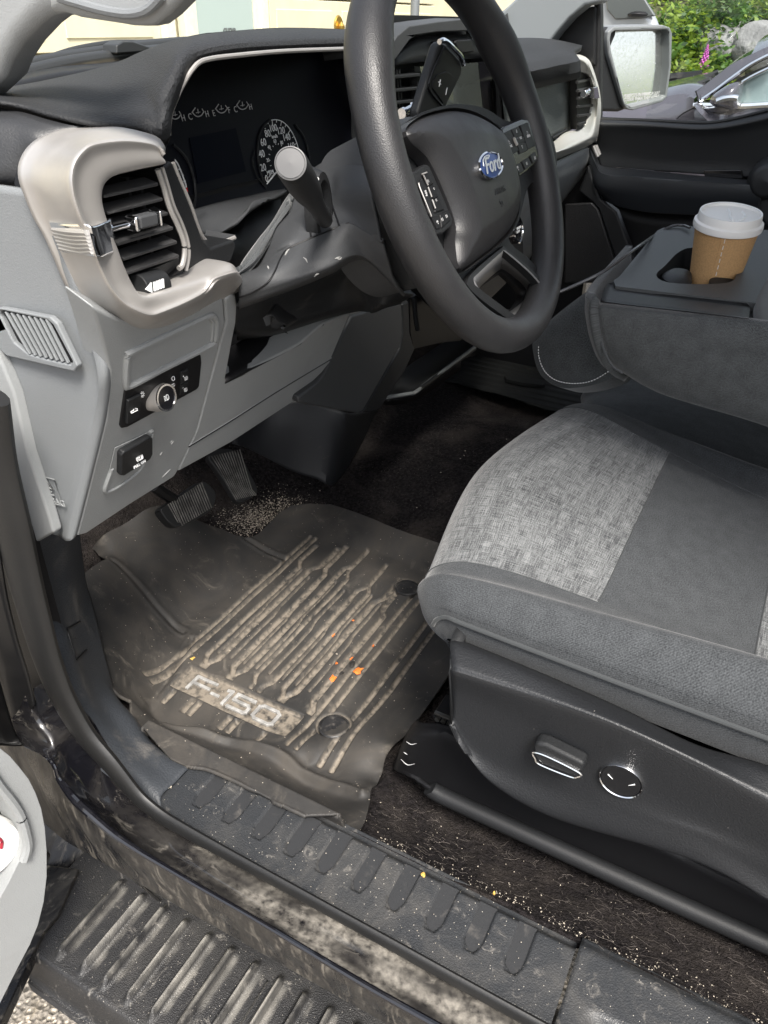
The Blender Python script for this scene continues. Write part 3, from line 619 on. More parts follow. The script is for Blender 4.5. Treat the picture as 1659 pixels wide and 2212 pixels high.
for q, wd in ((P0 - d * .003, .006), (P1 + d * .002, .003)): b.box(q, (wd * .7, .012, .0110), [d, [0, 1, 0], zz])
b.box(P0 - d * .022, (.030, .006, .004), [d, [0, 1, 0], zz]); each(b, 'knob_trim', m_chrome, kb, bevel=.002)
b = MB(); c_ = pt('c', 660, 178, y=.448); xd = nrm(pt('c', 710, 160, y=.46) - pt('c', 612, 185, y=.46)); zz = np.cross(xd, [0, 1, 0]); b.lathe(c_ + np.array([0, .004, 0]) - xd * .013, [(.0115, 0), (.0115, .027)], 40, ([0, 1, 0], zz, xd), cap0=True, cap1=True)
wh = b.build('vent_wheel', m_char, vent, bevel=.001)
b = MB(); zu = zz if zz[2] > 0 else -zz
for k in range(4):
    P = pt('c', 668 + k * 12, 176 - k * 4.5, y=.4400); b.box(P, (.0018, .001, .007), [xd, [0, 1, 0], zu])
P = pt('c', 642, 184, y=.4400); b.prism([P - xd * .004, P + xd * .003 + zu * .004, P + xd * .003 - zu * .004], (0, -.0008, 0)); b.build('wheel_marks', m_white, wh)
# black trim right of the vent
b = MB(); b.prism(pts('D', [(352, 362), (372, 346), (415, 450), (440, 520), (455, 536), (506, 517), (512, 530), (500, 568), (470, 576), (440, 594), (396, 612), (388, 598), (399, 560), (398, 510), (384, 470), (356, 400)], y=.462), (0, .05, 0)); b.build('vent_side_trim', m_gloss if False else m_char, T, bevel=.003)
b = MB(); b.tube(pts('D', [(340, 366), (352, 400), (366, 448), (384, 488), (396, 520), (399, 545), (394, 572), (386, 580)], y=.450), .0022, 8, res=50); b.tube(pts('D', [(350, 362), (362, 400), (375, 444), (393, 484), (405, 520), (408, 550), (402, 585)], y=.453), .0016, 8, res=50); b.build('trim_bead', m_satin, T)
K.update(r=(331.8, 165.9, .22), s=(630.4, 630.4, .22), t=(298.6, 862.7, .22))
def on(k, L, pl, off=0, nv=None):
    n_ = nrm(np.array(pl[1], float)); n_ = -n_ if n_[1] > 0 else n_
    return [pt(k, u, v, pl=pl) + n_ * off for u, v in L]
# ---- instrument cluster ---------------------------------------------------
cn = nrm(np.array([0, -1, .25])); cu_ = nrm(np.array([0, .25, 1.])); cx_ = np.array([1., 0, 0])
b = MB(); b.prism(on('D', [(325, 250), (360, 180), (420, 105), (500, 95), (790, 85), (800, 330), (700, 345), (640, 400), (620, 408), (430, 452), (420, 480), (340, 470)], CL), -cn * .02)
clu = b.build('instrument_cluster', m_face, T, smooth=False)
b = MB(); b.prism(on('r', [(345, 600), (800, 505), (900, 930), (430, 1050)], CL, .0012), -cn * .001); b.build('display', m_lcd, clu, smooth=False)
b = MB()
def arc(mb, k, L, r, res=60, off=.0015, pl=CL): mb.tube(on(k, L, pl, off), r, 6, res=res)
arc(b, 'r', [(180, 670), (250, 730), (320, 820), (370, 950), (395, 1080), (400, 1200), (385, 1300)], .0016)
arc(b, 'r', [(1140, 420), (1060, 500), (1020, 620), (1012, 760), (1030, 900), (1060, 1010), (1095, 1085)], .0012)
arc(b, 'r', [(1095, 1095), (1010, 980), (965, 840), (985, 720)], .0008)
arc(b, 'r', [(1380, 470), (1470, 600), (1515, 760), (1520, 860)], .0012); each(b, 'dial_ring', m_char, clu)
b = MB()
arc(b, 'r', [(1145, 428), (1195, 424), (1250, 440), (1300, 480), (1345, 540), (1380, 610), (1402, 670), (1412, 715)], .00055)
for L in [((1152, 428), (1158, 470)), ((1198, 424), (1196, 450)), ((1246, 438), (1238, 482)), ((1290, 472), (1280, 496)), ((1332, 525), (1312, 555)), ((1368, 590), (1352, 600)), ((1395, 655), (1360, 680)), ((1112, 455), (1116, 466)), ((1083, 507), (1088, 514)),
          ((1187, 656), (1190, 668)), ((1216, 656), (1213, 668)), ((1248, 672), (1244, 684)), ((1160, 680), (1165, 690)), ((1136, 712), (1146, 720)), ((1122, 762), (1132, 768)), ((1124, 820), (1134, 822)), ((1136, 876), (1146, 872)), ((1150, 926), (1162, 920)), ((1160, 920), (1120, 990))]:
    b.tube(on('r', L, CL, .0016), .00045, 5)
b.tube(on('r', [(1098, 1055), (1205, 918)], CL, .0024), [.0007, .0012], 6)
b.build('gauge_markings', m_white, clu); b = MB()
arc(b, 'r', [(196, 815), (225, 855), (255, 920), (285, 1000), (305, 1060), (312, 1090)], .0008, 30)
for L in [((236, 912), (250, 905)), ((284, 1030), (300, 1026))]: b.tube(on('r', L, CL, .0016), .0008, 5)
b.build('tachometer_markings', m_white, clu); b = MB()
for s_, u, v, z_ in [('0', 1101, 1006, .0115), ('20', 1066, 895, .0115), ('40', 1052, 762, .0115), ('60', 1068, 648, .0115), ('80', 1110, 562, .0115), ('100', 1164, 508, .011), ('120', 1240, 534, .011), ('140', 1295, 598, .011), ('160', 1342, 684, .0105),
                  ('20', 1112, 822, .006), ('40', 1124, 696, .006), ('60', 1181, 636, .006), ('80', 1248, 650, .006), ('MPH', 1136, 942, .007), ('km/h', 1178, 588, .006)]:
    put_text(b, s_, z_, on('r', [(u, v)], CL, .0016)[0], cx_, cu_, depth=.0002)
b.build('gauge_numbers', m_white, clu)
m_dim = mat('dim_marking', (.5, .5, .5), .5); b = MB()
for s_, u, v in [('H', 281, 410), ('C', 349, 397), ('H', 515, 370), ('E', 580, 362), ('F', 730, 333), ('C', 795, 325), ('H', 942, 300)]: put_text(b, s_, .0088, on('r', [(u, v)], CL, .0016)[0], cx_, cu_, depth=.0002)
for cu0, cv0 in [(200, 370), (425, 345), (655, 310), (862, 275)]:
    arc(b, 'r', [(cu0 - 55, cv0 + 5), (cu0 - 30, cv0 + 35), (cu0, cv0 + 48), (cu0 + 35, cv0 + 35), (cu0 + 58, cv0)], .00055, 16)
    b.tube(on('r', [(cu0 - 60, cv0 + 10), (cu0 - 28, cv0 - 38)], CL, .0018), .00055, 5); b.tube(on('r', [(cu0 + 58, cv0 + 4), (cu0 + 38, cv0 - 28)], CL, .0018), .0005, 5)
    b.tube(on('r', [(cu0 - 4, cv0 - 26), (cu0 + 2, cv0 + 18)], CL, .0018), .00045, 5)
    b.tube(on('r', [(cu0 - 20, cv0 + 12), (cu0 + 20, cv0 + 4)], CL, .0018), .0004, 5)
b.build('small_gauges', m_dim, clu)
b = MB(); arc(b, 'r', [(312, 1092), (318, 1115), (320, 1140)], .0009, 8); b.build('red_zone', m_red, clu)
# hood walls round the instruments and silver edging
b = MB(); OP = pts('D', [(360, 300), (366, 240), (400, 171), (431, 132), (500, 119), (610, 109), (735, 104), (800, 100)], y=.505)
IN = on('D', [(345, 330), (352, 235), (392, 160), (425, 118), (500, 108), (610, 99), (735, 92), (800, 90)], CL, .0)
b.grid([OP, IN], 6, 60); b.build('cluster_hood', m_blk, T, solid=.003)
b = MB(); b.tube(pts('D', [(364, 292), (365, 270), (370, 240), (383, 208), (400, 173), (418, 147), (432, 134), (455, 127), (500, 121), (610, 111), (735, 106), (790, 104)], y=.505), .0021, 8, res=90)
b.tube(pts('r', [(188, 845), (230, 960), (300, 1120), (370, 1290), (420, 1440), (460, 1540), (500, 1600), (560, 1640), (640, 1640), (720, 1610), (795, 1580)], y=.485), .0022, 8, res=80); b.build('cluster_edging', m_satin, T)
# bowl and shelf under the instruments
b = MB()
b.grid([pts('r', [(400, 1300, .56), (560, 1250, .58), (720, 1210, .59), (900, 1165, .60), (1100, 1115, .60), (1290, 1088, .60)], y=.6),
        pts('r', [(400, 1345, .54), (560, 1280, .56), (720, 1235, .57), (900, 1190, .58), (1100, 1145, .58), (1290, 1108, .58)], y=.6),
        pts('r', [(415, 1420, .53), (500, 1400, .545), (650, 1370, .55), (830, 1310, .56), (960, 1230, .57), (1290, 1120, .575)], y=.6),
        pts('r', [(450, 1520, .50), (520, 1540, .52), (640, 1540, .53), (760, 1460, .54), (880, 1330, .55), (960, 1250, .56)], y=.6)], 20, 30)
b.prism(pts('r', [(440, 1500), (480, 1580), (545, 1622), (660, 1600), (805, 1552), (800, 1590), (720, 1610), (640, 1640), (560, 1642), (500, 1600), (450, 1530)], y=.49), (0, .05, 0))
b.build('lower_shelf', m_charm, clu, solid=.004)
b = MB(); b.grid([pts('r', [(690, 1555), (900, 1300), (1250, 1200)], y=.585), pts('m', [(60, 760), (150, 1060), (600, 1000)], y=.56)], 3, 6); b.box((.76, .60, 1.30), (.30, .01, .16)); b.build('column_well', m_blk, T, solid=.005)

# ---- steering column ------------------------------------------------------
b = MB()   # fabric boot strip beside the shroud
b.grid([pts('m', [(575, 425, .52), (540, 470, .52), (440, 640, .50), (330, 780, .485), (215, 940, .475), (165, 1040, .47)], y=.5),
        pts('m', [(585, 470, .50), (565, 545, .495), (470, 680, .475), (370, 850, .46), (290, 960, .455), (180, 1045, .455)], y=.5),
        pts('m', [(600, 480, .50), (580, 560, .50), (480, 690, .485), (400, 860, .475), (320, 980, .47), (180, 1055, .465)], y=.5)], 12, 40)
b.build('column_boot', m_twilld, T, solid=.006)
b = MB()   # upper and lower shroud skins
U = [pts('m', [(600, 470, .50), (660, 330, .50), (750, 235, .50), (880, 165, .48), (1090, 115, .45), (1300, 60, .42)], y=.5),
     pts('m', [(600, 490, .48), (680, 380, .475), (760, 290, .47), (900, 220, .45), (1080, 190, .42), (1300, 180, .39)], y=.5),
     pts('m', [(575, 570, .475), (690, 520, .455), (800, 420, .445), (900, 380, .43), (970, 370, .41), (1200, 380, .37)], y=.5),
     pts('m', [(470, 700, .47), (620, 680, .44), (740, 600, .43), (880, 560, .415), (990, 560, .40), (1250, 650, .36)], y=.5),
     pts('m', [(400, 870, .46), (520, 820, .435), (700, 740, .42), (880, 690, .405), (1030, 650, .39), (1280, 800, .355)], y=.5),
     pts('m', [(320, 1000, .46), (540, 870, .43), (735, 775, .412), (900, 705, .402), (1035, 655, .387), (1300, 820, .353)], y=.5),
     pts('m', [(180, 1060, .458), (420, 1010, .425), (700, 905, .405), (900, 850, .392), (1080, 780, .38), (1330, 930, .35)], y=.5),
     pts('m', [(180, 1150, .452), (420, 1090, .42), (700, 1000, .40), (900, 940, .386), (1110, 880, .376), (1360, 1040, .35)], y=.5),
     pts('m', [(185, 1240, .452), (430, 1170, .42), (700, 1070, .398), (900, 1000, .386), (1130, 915, .376), (1400, 1150, .35)], y=.5),
     pts('m', [(185, 1310, .462), (430, 1220, .43), (700, 1115, .41), (900, 1030, .40), (1150, 940, .39), (1440, 1210, .36)], y=.5),
     pts('m', [(185, 1320, .50), (430, 1235, .49), (700, 1135, .48), (900, 1050, .47), (1160, 960, .46), (1460, 1220, .42)], y=.5)]
b.grid(U, None, 60, seg=[6, 6, 6, 6, 3, 6, 6, 6, 4, 3]); col = b.build('steering_column_shroud', m_charm, T, solid=.004)
b = MB(); b.tube(cr(snap(col, 'm', [(188, 1228), (280, 1195), (380, 1135), (430, 1085), (470, 1010), (500, 940), (540, 875), (600, 835), (740, 772), (900, 706), (1035, 652)], .0002), 90), .0009, 6); b.build('shroud_seam', m_blk, col)
b = MB(); b.tube(cr(snap(col, 'm', [(742, 770), (728, 670), (716, 580)], .0002), 20), .0009, 6); b.tube(cr(snap(col, 'm', [(790, 452), (830, 442), (865, 448), (885, 472), (920, 560), (960, 676)], .0002), 40), .0009, 6)
each(b, 'recess_outline', m_blk, col)
b = MB()
for L in [[(540, 905), (560, 870), (575, 855)], [(680, 920), (700, 935), (712, 960)], [(935, 925), (960, 935), (975, 920)], [(765, 1068), (780, 1050), (800, 1045)], [(405, 985), (415, 1010)], [(925, 930), (965, 915)]]: b.tube(cr(snap(col, 'm', L, .0002), 8), [.0003, .0009, .0003], 5)
each(b, 'scuff_mark', mat('scuff', (.3, .3, .29), .7), col)
b = MB(); b.lathe(pt('m', 845, 560, y=.410), [(.022, .012), (.020, 0), (.016, -.001), (.014, .006)], 32, ([.75, 0, .1], [0, .1, 1.7], [0, 1, 0])); b.build('stalk_boot', m_char, col)
# collar round the hub
b = MB()
Cw = np.array([.7763, .3101, 1.4335]); tw = R(24.0)
Wn = nrm(np.array([.0, -math.cos(tw), math.sin(tw)])); Wu = nrm(np.array([0, math.sin(tw), math.cos(tw)])); Wr = np.array([1., 0, 0])
WP = (Cw, Wn)
def wl(a_, b_, c_): return Cw + Wr * a_ + Wu * b_ + Wn * c_
cc = wl(.012, -.02, -.062)
b.lathe(cc, [(.082, -.09), (.084, -.03), (.080, .0), (.070, .012), (.04, .02), (.001, .02)], 64, (Wr, Wu, Wn)); b.build('column_collar', m_charm, col)
# lower column cover under the shroud
b = MB()
V_ = [pts('m', [(150, 1290, .50), (430, 1215, .48), (700, 1110, .47), (930, 1020, .46), (1140, 950, .44), (1280, 1050, .42), (1400, 1180, .40), (1530, 1215, .40)], y=.5),
      pts('m', [(150, 1420, .50), (430, 1380, .49), (700, 1280, .485), (930, 1180, .475), (1080, 1110, .45), (1210, 1200, .43), (1340, 1230, .41), (1480, 1245, .41)], y=.5),
      pts('m', [(170, 1520, .51), (430, 1500, .50), (720, 1410, .49), (950, 1340, .48), (1150, 1300, .46), (1205, 1335, .44), (1320, 1300, .42), (1440, 1265, .42)], y=.5),
      pts('m', [(170, 1560, .56), (430, 1530, .55), (750, 1440, .55), (960, 1370, .54), (1150, 1330, .53), (1215, 1350, .52), (1320, 1310, .50), (1440, 1280, .49)], y=.5)]
b.grid(V_, 24, 60); b.build('column_lower_cover', m_char, T, solid=.004)
b = MB(); b.grid([pts('m', [(370, 1385, .43), (440, 1370, .43), (480, 1410, .43), (545, 1445, .43), (525, 1480, .43)], y=.43), pts('m', [(400, 1360, .45), (470, 1275, .46), (540, 1330, .46), (635, 1395, .46), (560, 1460, .45)], y=.43)], 4, 16); b.build('tilt_lever', m_char, col, solid=.008, bevel=.002)
# turn-signal stalk
b = MB()
A_, B_ = pt('m', 845, 625, y=.402), pt('m', 583, 195, y=.315)
ax = nrm(B_ - A_); L_ = np.linalg.norm(B_ - A_); s1 = nrm(np.cross(ax, [0, 0, 1])); s2 = np.cross(s1, ax)
b.lathe(A_, [(.0001, -.004), (.0072, -.004), (.0078, .01), (.0074, L_ * .25), (.0086, L_ * .42), (.0112, L_ * .60), (.0118, L_ * .74), (.0116, L_ * .96), (.0111, L_ * .99), (.0106, L_)], 48, (s1, s2, ax)); st = b.build('turn_signal_stalk', m_char, T)
b = MB(); b.lathe(A_, [(.0106, L_ - .0005), (.0107, L_ + .0006), (.0099, L_ + .0009), (.0097, L_ + .0002), (.0094, L_ + .0002), (.0093, L_ + .0008), (.0001, L_ + .0012)], 64, (s1, s2, ax)); b.build('stalk_end_cap', mat('stalk_cap_grey', (.085, .085, .086), .45), st, ang=20)
b = MB(); put_text(b, '3', .008, pt('m', 745, 325, y=.352) + np.array([-.001, -.006, 0]), [.4, -.9, 0], [0, .2, 1]); b.build('stalk_marking', m_dim, st)

# ---- steering wheel -------------------------------------------------------
b = MB(); n_ = 120; ph = [2 * math.pi * i / n_ for i in range(n_)]
Rm = .1752
rad = [.0172 + .0022 * sum(math.exp(-((math.degrees((a_ - c_ + math.pi) % (2 * math.pi) - math.pi)) / 11) ** 2) for c_ in (R(34), R(146))) for a_ in ph]
P_ = [wl(Rm * math.cos(a_), Rm * math.sin(a_), 0) for a_ in ph]
b.tube(P_, rad, closed=True, up=Wn, prof=[(1.02 * math.cos(q), 1.08 * math.sin(q)) for q in np.linspace(0, 2 * math.pi, 25)[:-1]])
_m = np.array(b.v).reshape(n_, 24, 3); b.uv = [(i * .0092, j * .0045) for i in range(n_) for j in range(24)]
rim = b.build('wheel_rim', m_leather, None)
wheel = rim
rim.name = 'steering_wheel'; rim.parent = T; rim.matrix_parent_inverse = Matrix.Translation(T['_loc']).inverted()
def wp(k, u, v, off): return pt(k, u, v, pl=(Cw + Wn * off, Wn))
# back plate and spokes
pl_ = [wp('D', u, v, -.004) for u, v in [(822, 300), (850, 300), (880, 262), (925, 238), (990, 224), (1050, 235), (1100, 262), (1150, 246), (1176, 262), (1200, 320), (1200, 370), (1172, 390), (1142, 402), (1120, 480), (1100, 520), (1150, 566), (1188, 620), (1176, 668), (1130, 705), (1080, 706), (1020, 672), (960, 600), (905, 520), (860, 440), (838, 370)]]
low = [wp('p', u, v, -.004) for u, v in [(690, 965), (720, 930), (905, 762), (940, 765), (1130, 930), (1222, 1045), (1210, 1080), (1120, 1200), (1030, 1255), (1000, 1240), (740, 1045), (695, 1000)]]
b = MB(); b.prism(cr(pl_, 90, True), -Wn * .012, hole=cr(low, 60, True)); b.build('spoke_frame', m_char, wheel, bevel=.003)
# brushed bezel of the lower spoke
lo2 = [wp('p', u, v, .003) for u, v in [(690, 965), (720, 930), (905, 762), (940, 765), (1130, 930), (1222, 1045), (1210, 1080), (1120, 1200), (1030, 1255), (1000, 1240), (740, 1045), (695, 1000)]]
li = [wp('p', u, v, -.022) for u, v in [(735, 1040), (760, 1010), (880, 905), (930, 900), (1060, 1000), (1104, 1068), (1095, 1105), (1040, 1165), (960, 1222), (940, 1205), (790, 1085), (740, 1050)]]
li2 = [wp('p', u, v, -.036) for u, v in [(745, 1045), (765, 1015), (870, 945), (900, 955), (1000, 1050), (1018, 1110), (1005, 1150), (960, 1210), (935, 1200), (900, 1180), (790, 1085), (750, 1052)]]
b = MB(); A_, B_ = cr(lo2, 80, True), cr(li, 80, True); b.grid([A_ + [A_[0]], B_ + [B_[0]]]); b.build('brushed_bezel', mat('brushed_dark', (.26, .26, .265), .35, metal=.5, bump=[('noise', 60, .3, .001, (1, 1, 22))]), wheel, solid=.002)
b = MB(); C_ = cr(li2, 80, True); b.grid([B_ + [B_[0]], C_ + [C_[0]]]); b.build('bezel_sleeve', m_blk, wheel, solid=.002)
b = MB(); A3 = [wp('p', u, v, .002) for u, v in [(655, 955), (900, 735), (945, 735), (1150, 905), (1265, 1060), (1260, 1110), (1140, 1260), (1050, 1305), (980, 1290), (700, 1080)]]; b.prism(cr(A3, 70, True), -Wn * .008, hole=cr(lo2, 60, True)); b.build('spoke_surround', m_char, wheel, bevel=.002)
b = MB(); b.tube([wp('p', u, v, .001) for u, v in [(725, 1190), (800, 1255), (860, 1290), (950, 1325), (1060, 1345), (1090, 1340)]], .0016, 6, res=40); b.build('spoke_trim_line', m_char, wheel)
# airbag cover
hub = [wp('D', u, v, .009) for u, v in [(876, 283), (888, 264), (917, 247), (955, 236), (989, 233), (1027, 242), (1063, 262), (1085, 283), (1099, 319), (1110, 350), (1120, 395), (1124, 430), (1120, 465), (1106, 498), (1075, 532), (1040, 560), (1014, 580), (1003, 585), (994, 581), (988, 566), (983, 520), (985, 492), (975, 455), (955, 405), (935, 362), (918, 335), (888, 308)]]
b = MB(); pillow(b, cr(hub, 130, True), Cw, Wr, Wu, Wn, .016, .026, .0022, crown=.010, skirt=.012); hubo = b.build('airbag_cover', m_leather, wheel)
# emblem
b = MB(); ec = wp('o', -5, 992, .031)  # centre in D = (1060, 357)
ec = snap(hubo, 'D', [(1055, 359)], .0012)[0]; _e = snap(hubo, 'D', [(1040, 359), (1070, 359), (1055, 345), (1055, 375)]); en = nrm(np.cross(_e[1] - _e[0], _e[2] - _e[3])); en = en * np.sign(en.dot(Wn)); er = np.array([1, 0, .0]); er = nrm(er - er.dot(en) * en); eu = np.cross(en, er)
EA, EB = .0290, .0120
def ell(sa, h): return [ec + er * EA * sa * math.cos(q) + eu * (EB + (sa - 1) * EA * .9) * math.sin(q) + en * h for q in np.linspace(0, 2 * math.pi, 73)]
EB = .0120
b.grid([ell(1.0, -.004), ell(1.02, .0015), ell(.97, .0028), ell(.93, .0015)]); em = b.build('oval_emblem', m_chrome, wheel)
b = MB(); E_ = ell(.93, .0016)[:-1]; b.dome(E_, en, .0012, 4, 2); b.build('emblem_field', mat('emblem_blue', (.008, .035, .16), .3), em)
b = MB(); put_text(b, 'Ford', .0200, ec + en * .0034 - er * .001, er, eu, depth=.0003, shear=.35, bold=.00015); b.tube([ec + en * .0034 + er * x_ + eu * y_ for x_, y_ in [(-.022, .001), (-.019, .006), (-.012, .0085), (-.002, .0085), (-.006, .006)]], .0006, 5, res=24); b.build('emblem_script', mat('emblem_silver', (.45, .48, .5), .35, metal=.3), em)
b = MB(); put_text(b, 'AIRBAG', .0080, snap(hubo, 'p', [(893, 285)], .0003)[0], er, eu, depth=.0004); icon(b, 'back', snap(hubo, 'p', [(903, 380)], .0003)[0], .010, er, eu); b.build('airbag_lettering', m_char, hubo)
# button pads
bp_r = [wp('b', u, v, .010) for u, v in [(508, 560), (520, 545), (595, 512), (618, 512), (632, 530), (668, 650), (668, 680), (655, 705), (620, 740), (588, 765), (560, 700)]]
b = MB(); b.prism(bp_r, -Wn * .012); pr = b.build('right_button_pad', m_gloss, wheel, bevel=.002)
b = MB()
for q in ([(518, 575), (548, 560), (582, 650), (556, 668)], [(552, 558), (582, 545), (600, 585), (566, 596)], [(578, 626), (610, 614), (622, 650), (590, 664)], [(590, 540), (622, 528), (654, 630), (622, 645)], [(566, 715), (592, 702), (606, 738), (584, 752)], [(597, 697), (625, 680), (640, 712), (612, 732)], [(632, 672), (654, 655), (664, 688), (645, 706)], [(568, 600), (602, 588), (610, 612), (577, 624)]):
    b.prism([wp('b', u, v, .0115) for u, v in q], -Wn * .004)
each(b, 'button', m_blk, pr, bevel=.0008)
b = MB()
for kd, u, v, s in [('tri', 573, 566, .008), ('trid', 598, 634, .008), ('menu', 620, 574, .008), ('back', 541, 614, .009), ('phone', 579, 726, .010), ('prev', 617, 706, .009), ('next', 652, 682, .009)]: icon(b, kd, wp('b', u, v, .0118), s * .6, Wr, Wu)
for s_, u, v in [('OK', 591, 596), ('MENU', 625, 588), ('BACK', 547, 632)]: put_text(b, s_, .0034, wp('b', u, v, .0118), Wr, Wu, bold=.0001)
b.build('button_symbols', m_dim, pr)
b = MB(); b.tube([wp('b', u, v, .0125) for u, v in [(560, 596), (574, 626)]], .0018, 6); b.build('toggle_bar', m_satin, pr)
sl = [wp('b', u, v, .010) for u, v in [(118, 750), (178, 708), (196, 712), (300, 950), (296, 975), (255, 1010), (228, 1016), (200, 950)]]
b = MB(); b.prism(sl, -Wn * .012); plf = b.build('left_button_pad', m_char, wheel, bevel=.002)
b = MB()
for q in ([(168, 755), (190, 742), (214, 792), (194, 804)], [(150, 790), (165, 770), (204, 920), (194, 925)], [(196, 808), (216, 796), (236, 850), (218, 858)], [(216, 862), (236, 852), (262, 905), (222, 918)], [(204, 935), (240, 925), (244, 985), (230, 990)], [(243, 925), (278, 905), (288, 950), (250, 985)]):
    b.prism([wp('b', u, v, .0115) for u, v in q], -Wn * .004)
each(b, 'button', m_blk, plf, bevel=.0008)
b = MB()
for kd, u, v, s in [('O', 191, 782, .005), ('O', 226, 865, .005), ('phone', 232, 960, .007), ('prev', 252, 948, .007), ('next', 270, 934, .007), ('O', 216, 815, .004)]: icon(b, kd, wp('b', u, v, .0118), s * .6, Wr, Wu)
put_text(b, 'RES', .0032, wp('b', 182, 835, .0118), Wu, -Wr); b.build('button_symbols', m_dim, plf)
b = MB(); 
for L in [[(150, 790), (154, 810), (205, 935)], [(165, 752), (185, 745)], [(170, 756), (190, 800)], [(190, 808), (206, 850)], [(208, 862), (222, 900)]]: b.tube([wp('b', u, v, .0122) for u, v in L], .0007, 6)
b.build('toggle_bar', m_satin, plf)

# ---- column gear selector -------------------------------------------------
b = MB(); GY = .40
gp_ = lambda L, y: pts('n', L, y=y)
F0 = gp_([(545, 960), (600, 935), (650, 930), (790, 990), (850, 960), (975, 660), (985, 600), (960, 520), (830, 385), (800, 375), (770, 385)], GY)
b.prism(gp_([(585, 1010), (590, 1080), (700, 1090), (840, 960), (975, 680), (988, 600), (960, 525), (835, 392), (800, 378), (775, 400)], GY), (0.0, .012, 0)); gs = b.build('gear_selector', m_char, T, bevel=.005, seg=4)
b = MB(); b.tube([q + np.array([0, -.001, .001]) for q in gp_([(768, 386), (800, 374), (835, 388), (900, 450), (962, 520), (985, 590)], GY - .002)], .0028, 8, res=40); b.build('selector_trim', m_chrome, gs)
b = MB(); b.tube(gp_([(822, 420), (745, 580), (690, 720), (680, 790), (720, 860), (800, 950)], GY - .0012), .0011, 6, res=50); b.build('selector_seam', m_blk, gs)
b = MB(); b.prism(gp_([(720, 730), (760, 670), (840, 640), (880, 660), (900, 690), (890, 760), (815, 935), (720, 800)], GY - .0015), (0, .004, 0)); gb = b.build('shift_button', m_blk, gs, bevel=.001)
b = MB(); gx = nrm(np.array([.9, 0, -.35])); gu = np.array([gx[2] * -1, 0, gx[0]]); icon(b, '+', pt('n', 778, 748, y=GY - .002), .009, gx, gu); icon(b, '-', pt('n', 838, 822, y=GY - .002), .009, gu, gx); b.build('button_marks', m_white, gb)
b = MB(); b.lathe(pt('n', 440, 1020, y=.43), [(.0055, -.002), (.0055, .003), (.004, .004), (.004, .024), (.0055, .025), (.0055, .028)], 24, ([0, 0, 1], [0, 1, 0], [1, 0, .15]), cap0=True, cap1=True); b.build('selector_collar', m_chrome, gs)

# ---- centre of the dashboard ----------------------------------------------
CS = .58
b = MB()   # frame
fo = pts('n', [(262, 1400), (262, 700), (285, 500), (400, 320), (505, 235), (760, 195), (1000, 170), (1150, 172), (1230, 190), (1330, 380), (1370, 560), (1400, 1250), (300, 1400)], y=CS - .03)
fi = pts('n', [(310, 660), (360, 560), (500, 370), (560, 320), (760, 290), (1080, 275), (1260, 290), (1300, 560), (1330, 1250), (340, 1300), (310, 1000)], y=CS - .03)
b.prism(fo, (0, .05, 0), hole=fi); cfr = b.build('centre_stack_frame', m_charm, T, bevel=.006)
b = MB()
b.box((1.33, CS + .03, 1.38), (.55, .01, .34)); b.build('centre_stack_back', m_blk, cfr)
b = MB()
b.grid([pts('n', [(340, 520, .565), (560, 350, .565), (760, 320, .565), (1080, 305, .565), (1300, 300, .565)], y=CS), pts('n', [(350, 590, .56), (560, 560, .56), (760, 545, .56), (1190, 520, .56), (1320, 520, .56)], y=CS)], 4, 20); b.build('upper_fascia', m_char, cfr, solid=.01)
b = MB(); b.prism(pts('n', [(918, 385), (930, 360), (1060, 350), (1095, 440), (1090, 470), (975, 480), (940, 440)], y=.553), (0, .01, 0)); b.prism(pts('n', [(740, 375), (900, 362), (905, 420), (750, 440)], y=.556), (0, .01, 0)); b.build('hazard_switch', m_blk, cfr, bevel=.003)
scr = MB(); scr.prism(pts('n', [(600, 600), (1122, 562), (1172, 1035), (700, 1080)], y=.555), (0, .01, 0)); scr.build('touchscreen', mat('screen_glass', (.05, .056, .052), .06, coat=1), cfr, smooth=False)  # pale greenish base colour stands in for trees reflected in the screen
b = MB(); b.prism(pts('n', [(1126, 560), (1300, 545), (1330, 1060), (1176, 1040)], y=.556), (0, .01, 0)); b.build('screen_bezel', m_gloss, cfr)
b = MB()
for v0 in (690, 810, 920, 1030): A_, B_ = pt('n', 290, v0 + 5, y=.565), pt('n', 550, v0 - 20, y=.565); d = nrm(B_ - A_); b.box((A_ + B_) / 2, (np.linalg.norm(B_ - A_), .02, .004), [d, [0, 1, 0], np.cross(d, [0, 1, 0])])
for u0 in (360, 385, 540): A_, B_ = pt('n', u0, 620, y=.57), pt('n', u0 + 25, 960, y=.57); d = nrm(B_ - A_); b.box((A_ + B_) / 2, (np.linalg.norm(B_ - A_), .012, .004), [d, [0, 1, 0], np.cross(d, [0, 1, 0])])
for v0 in (840, 905, 985): A_, B_ = pt('n', 1335, v0 + 15, y=.555), pt('n', 1400, v0, y=.555); d = nrm(B_ - A_); b.box((A_ + B_) / 2, (np.linalg.norm(B_ - A_), .02, .006), [d, [0, 1, 0], np.cross(d, [0, 1, 0])])
each(b, 'centre_vent_louvre', m_char, cfr, bevel=.001)
b = MB(); b.tube(pts('n', [(1300, 730), (1310, 880), (1326, 1060)], y=.548), .0035, 8); b.build('stack_edging', m_charm, cfr)
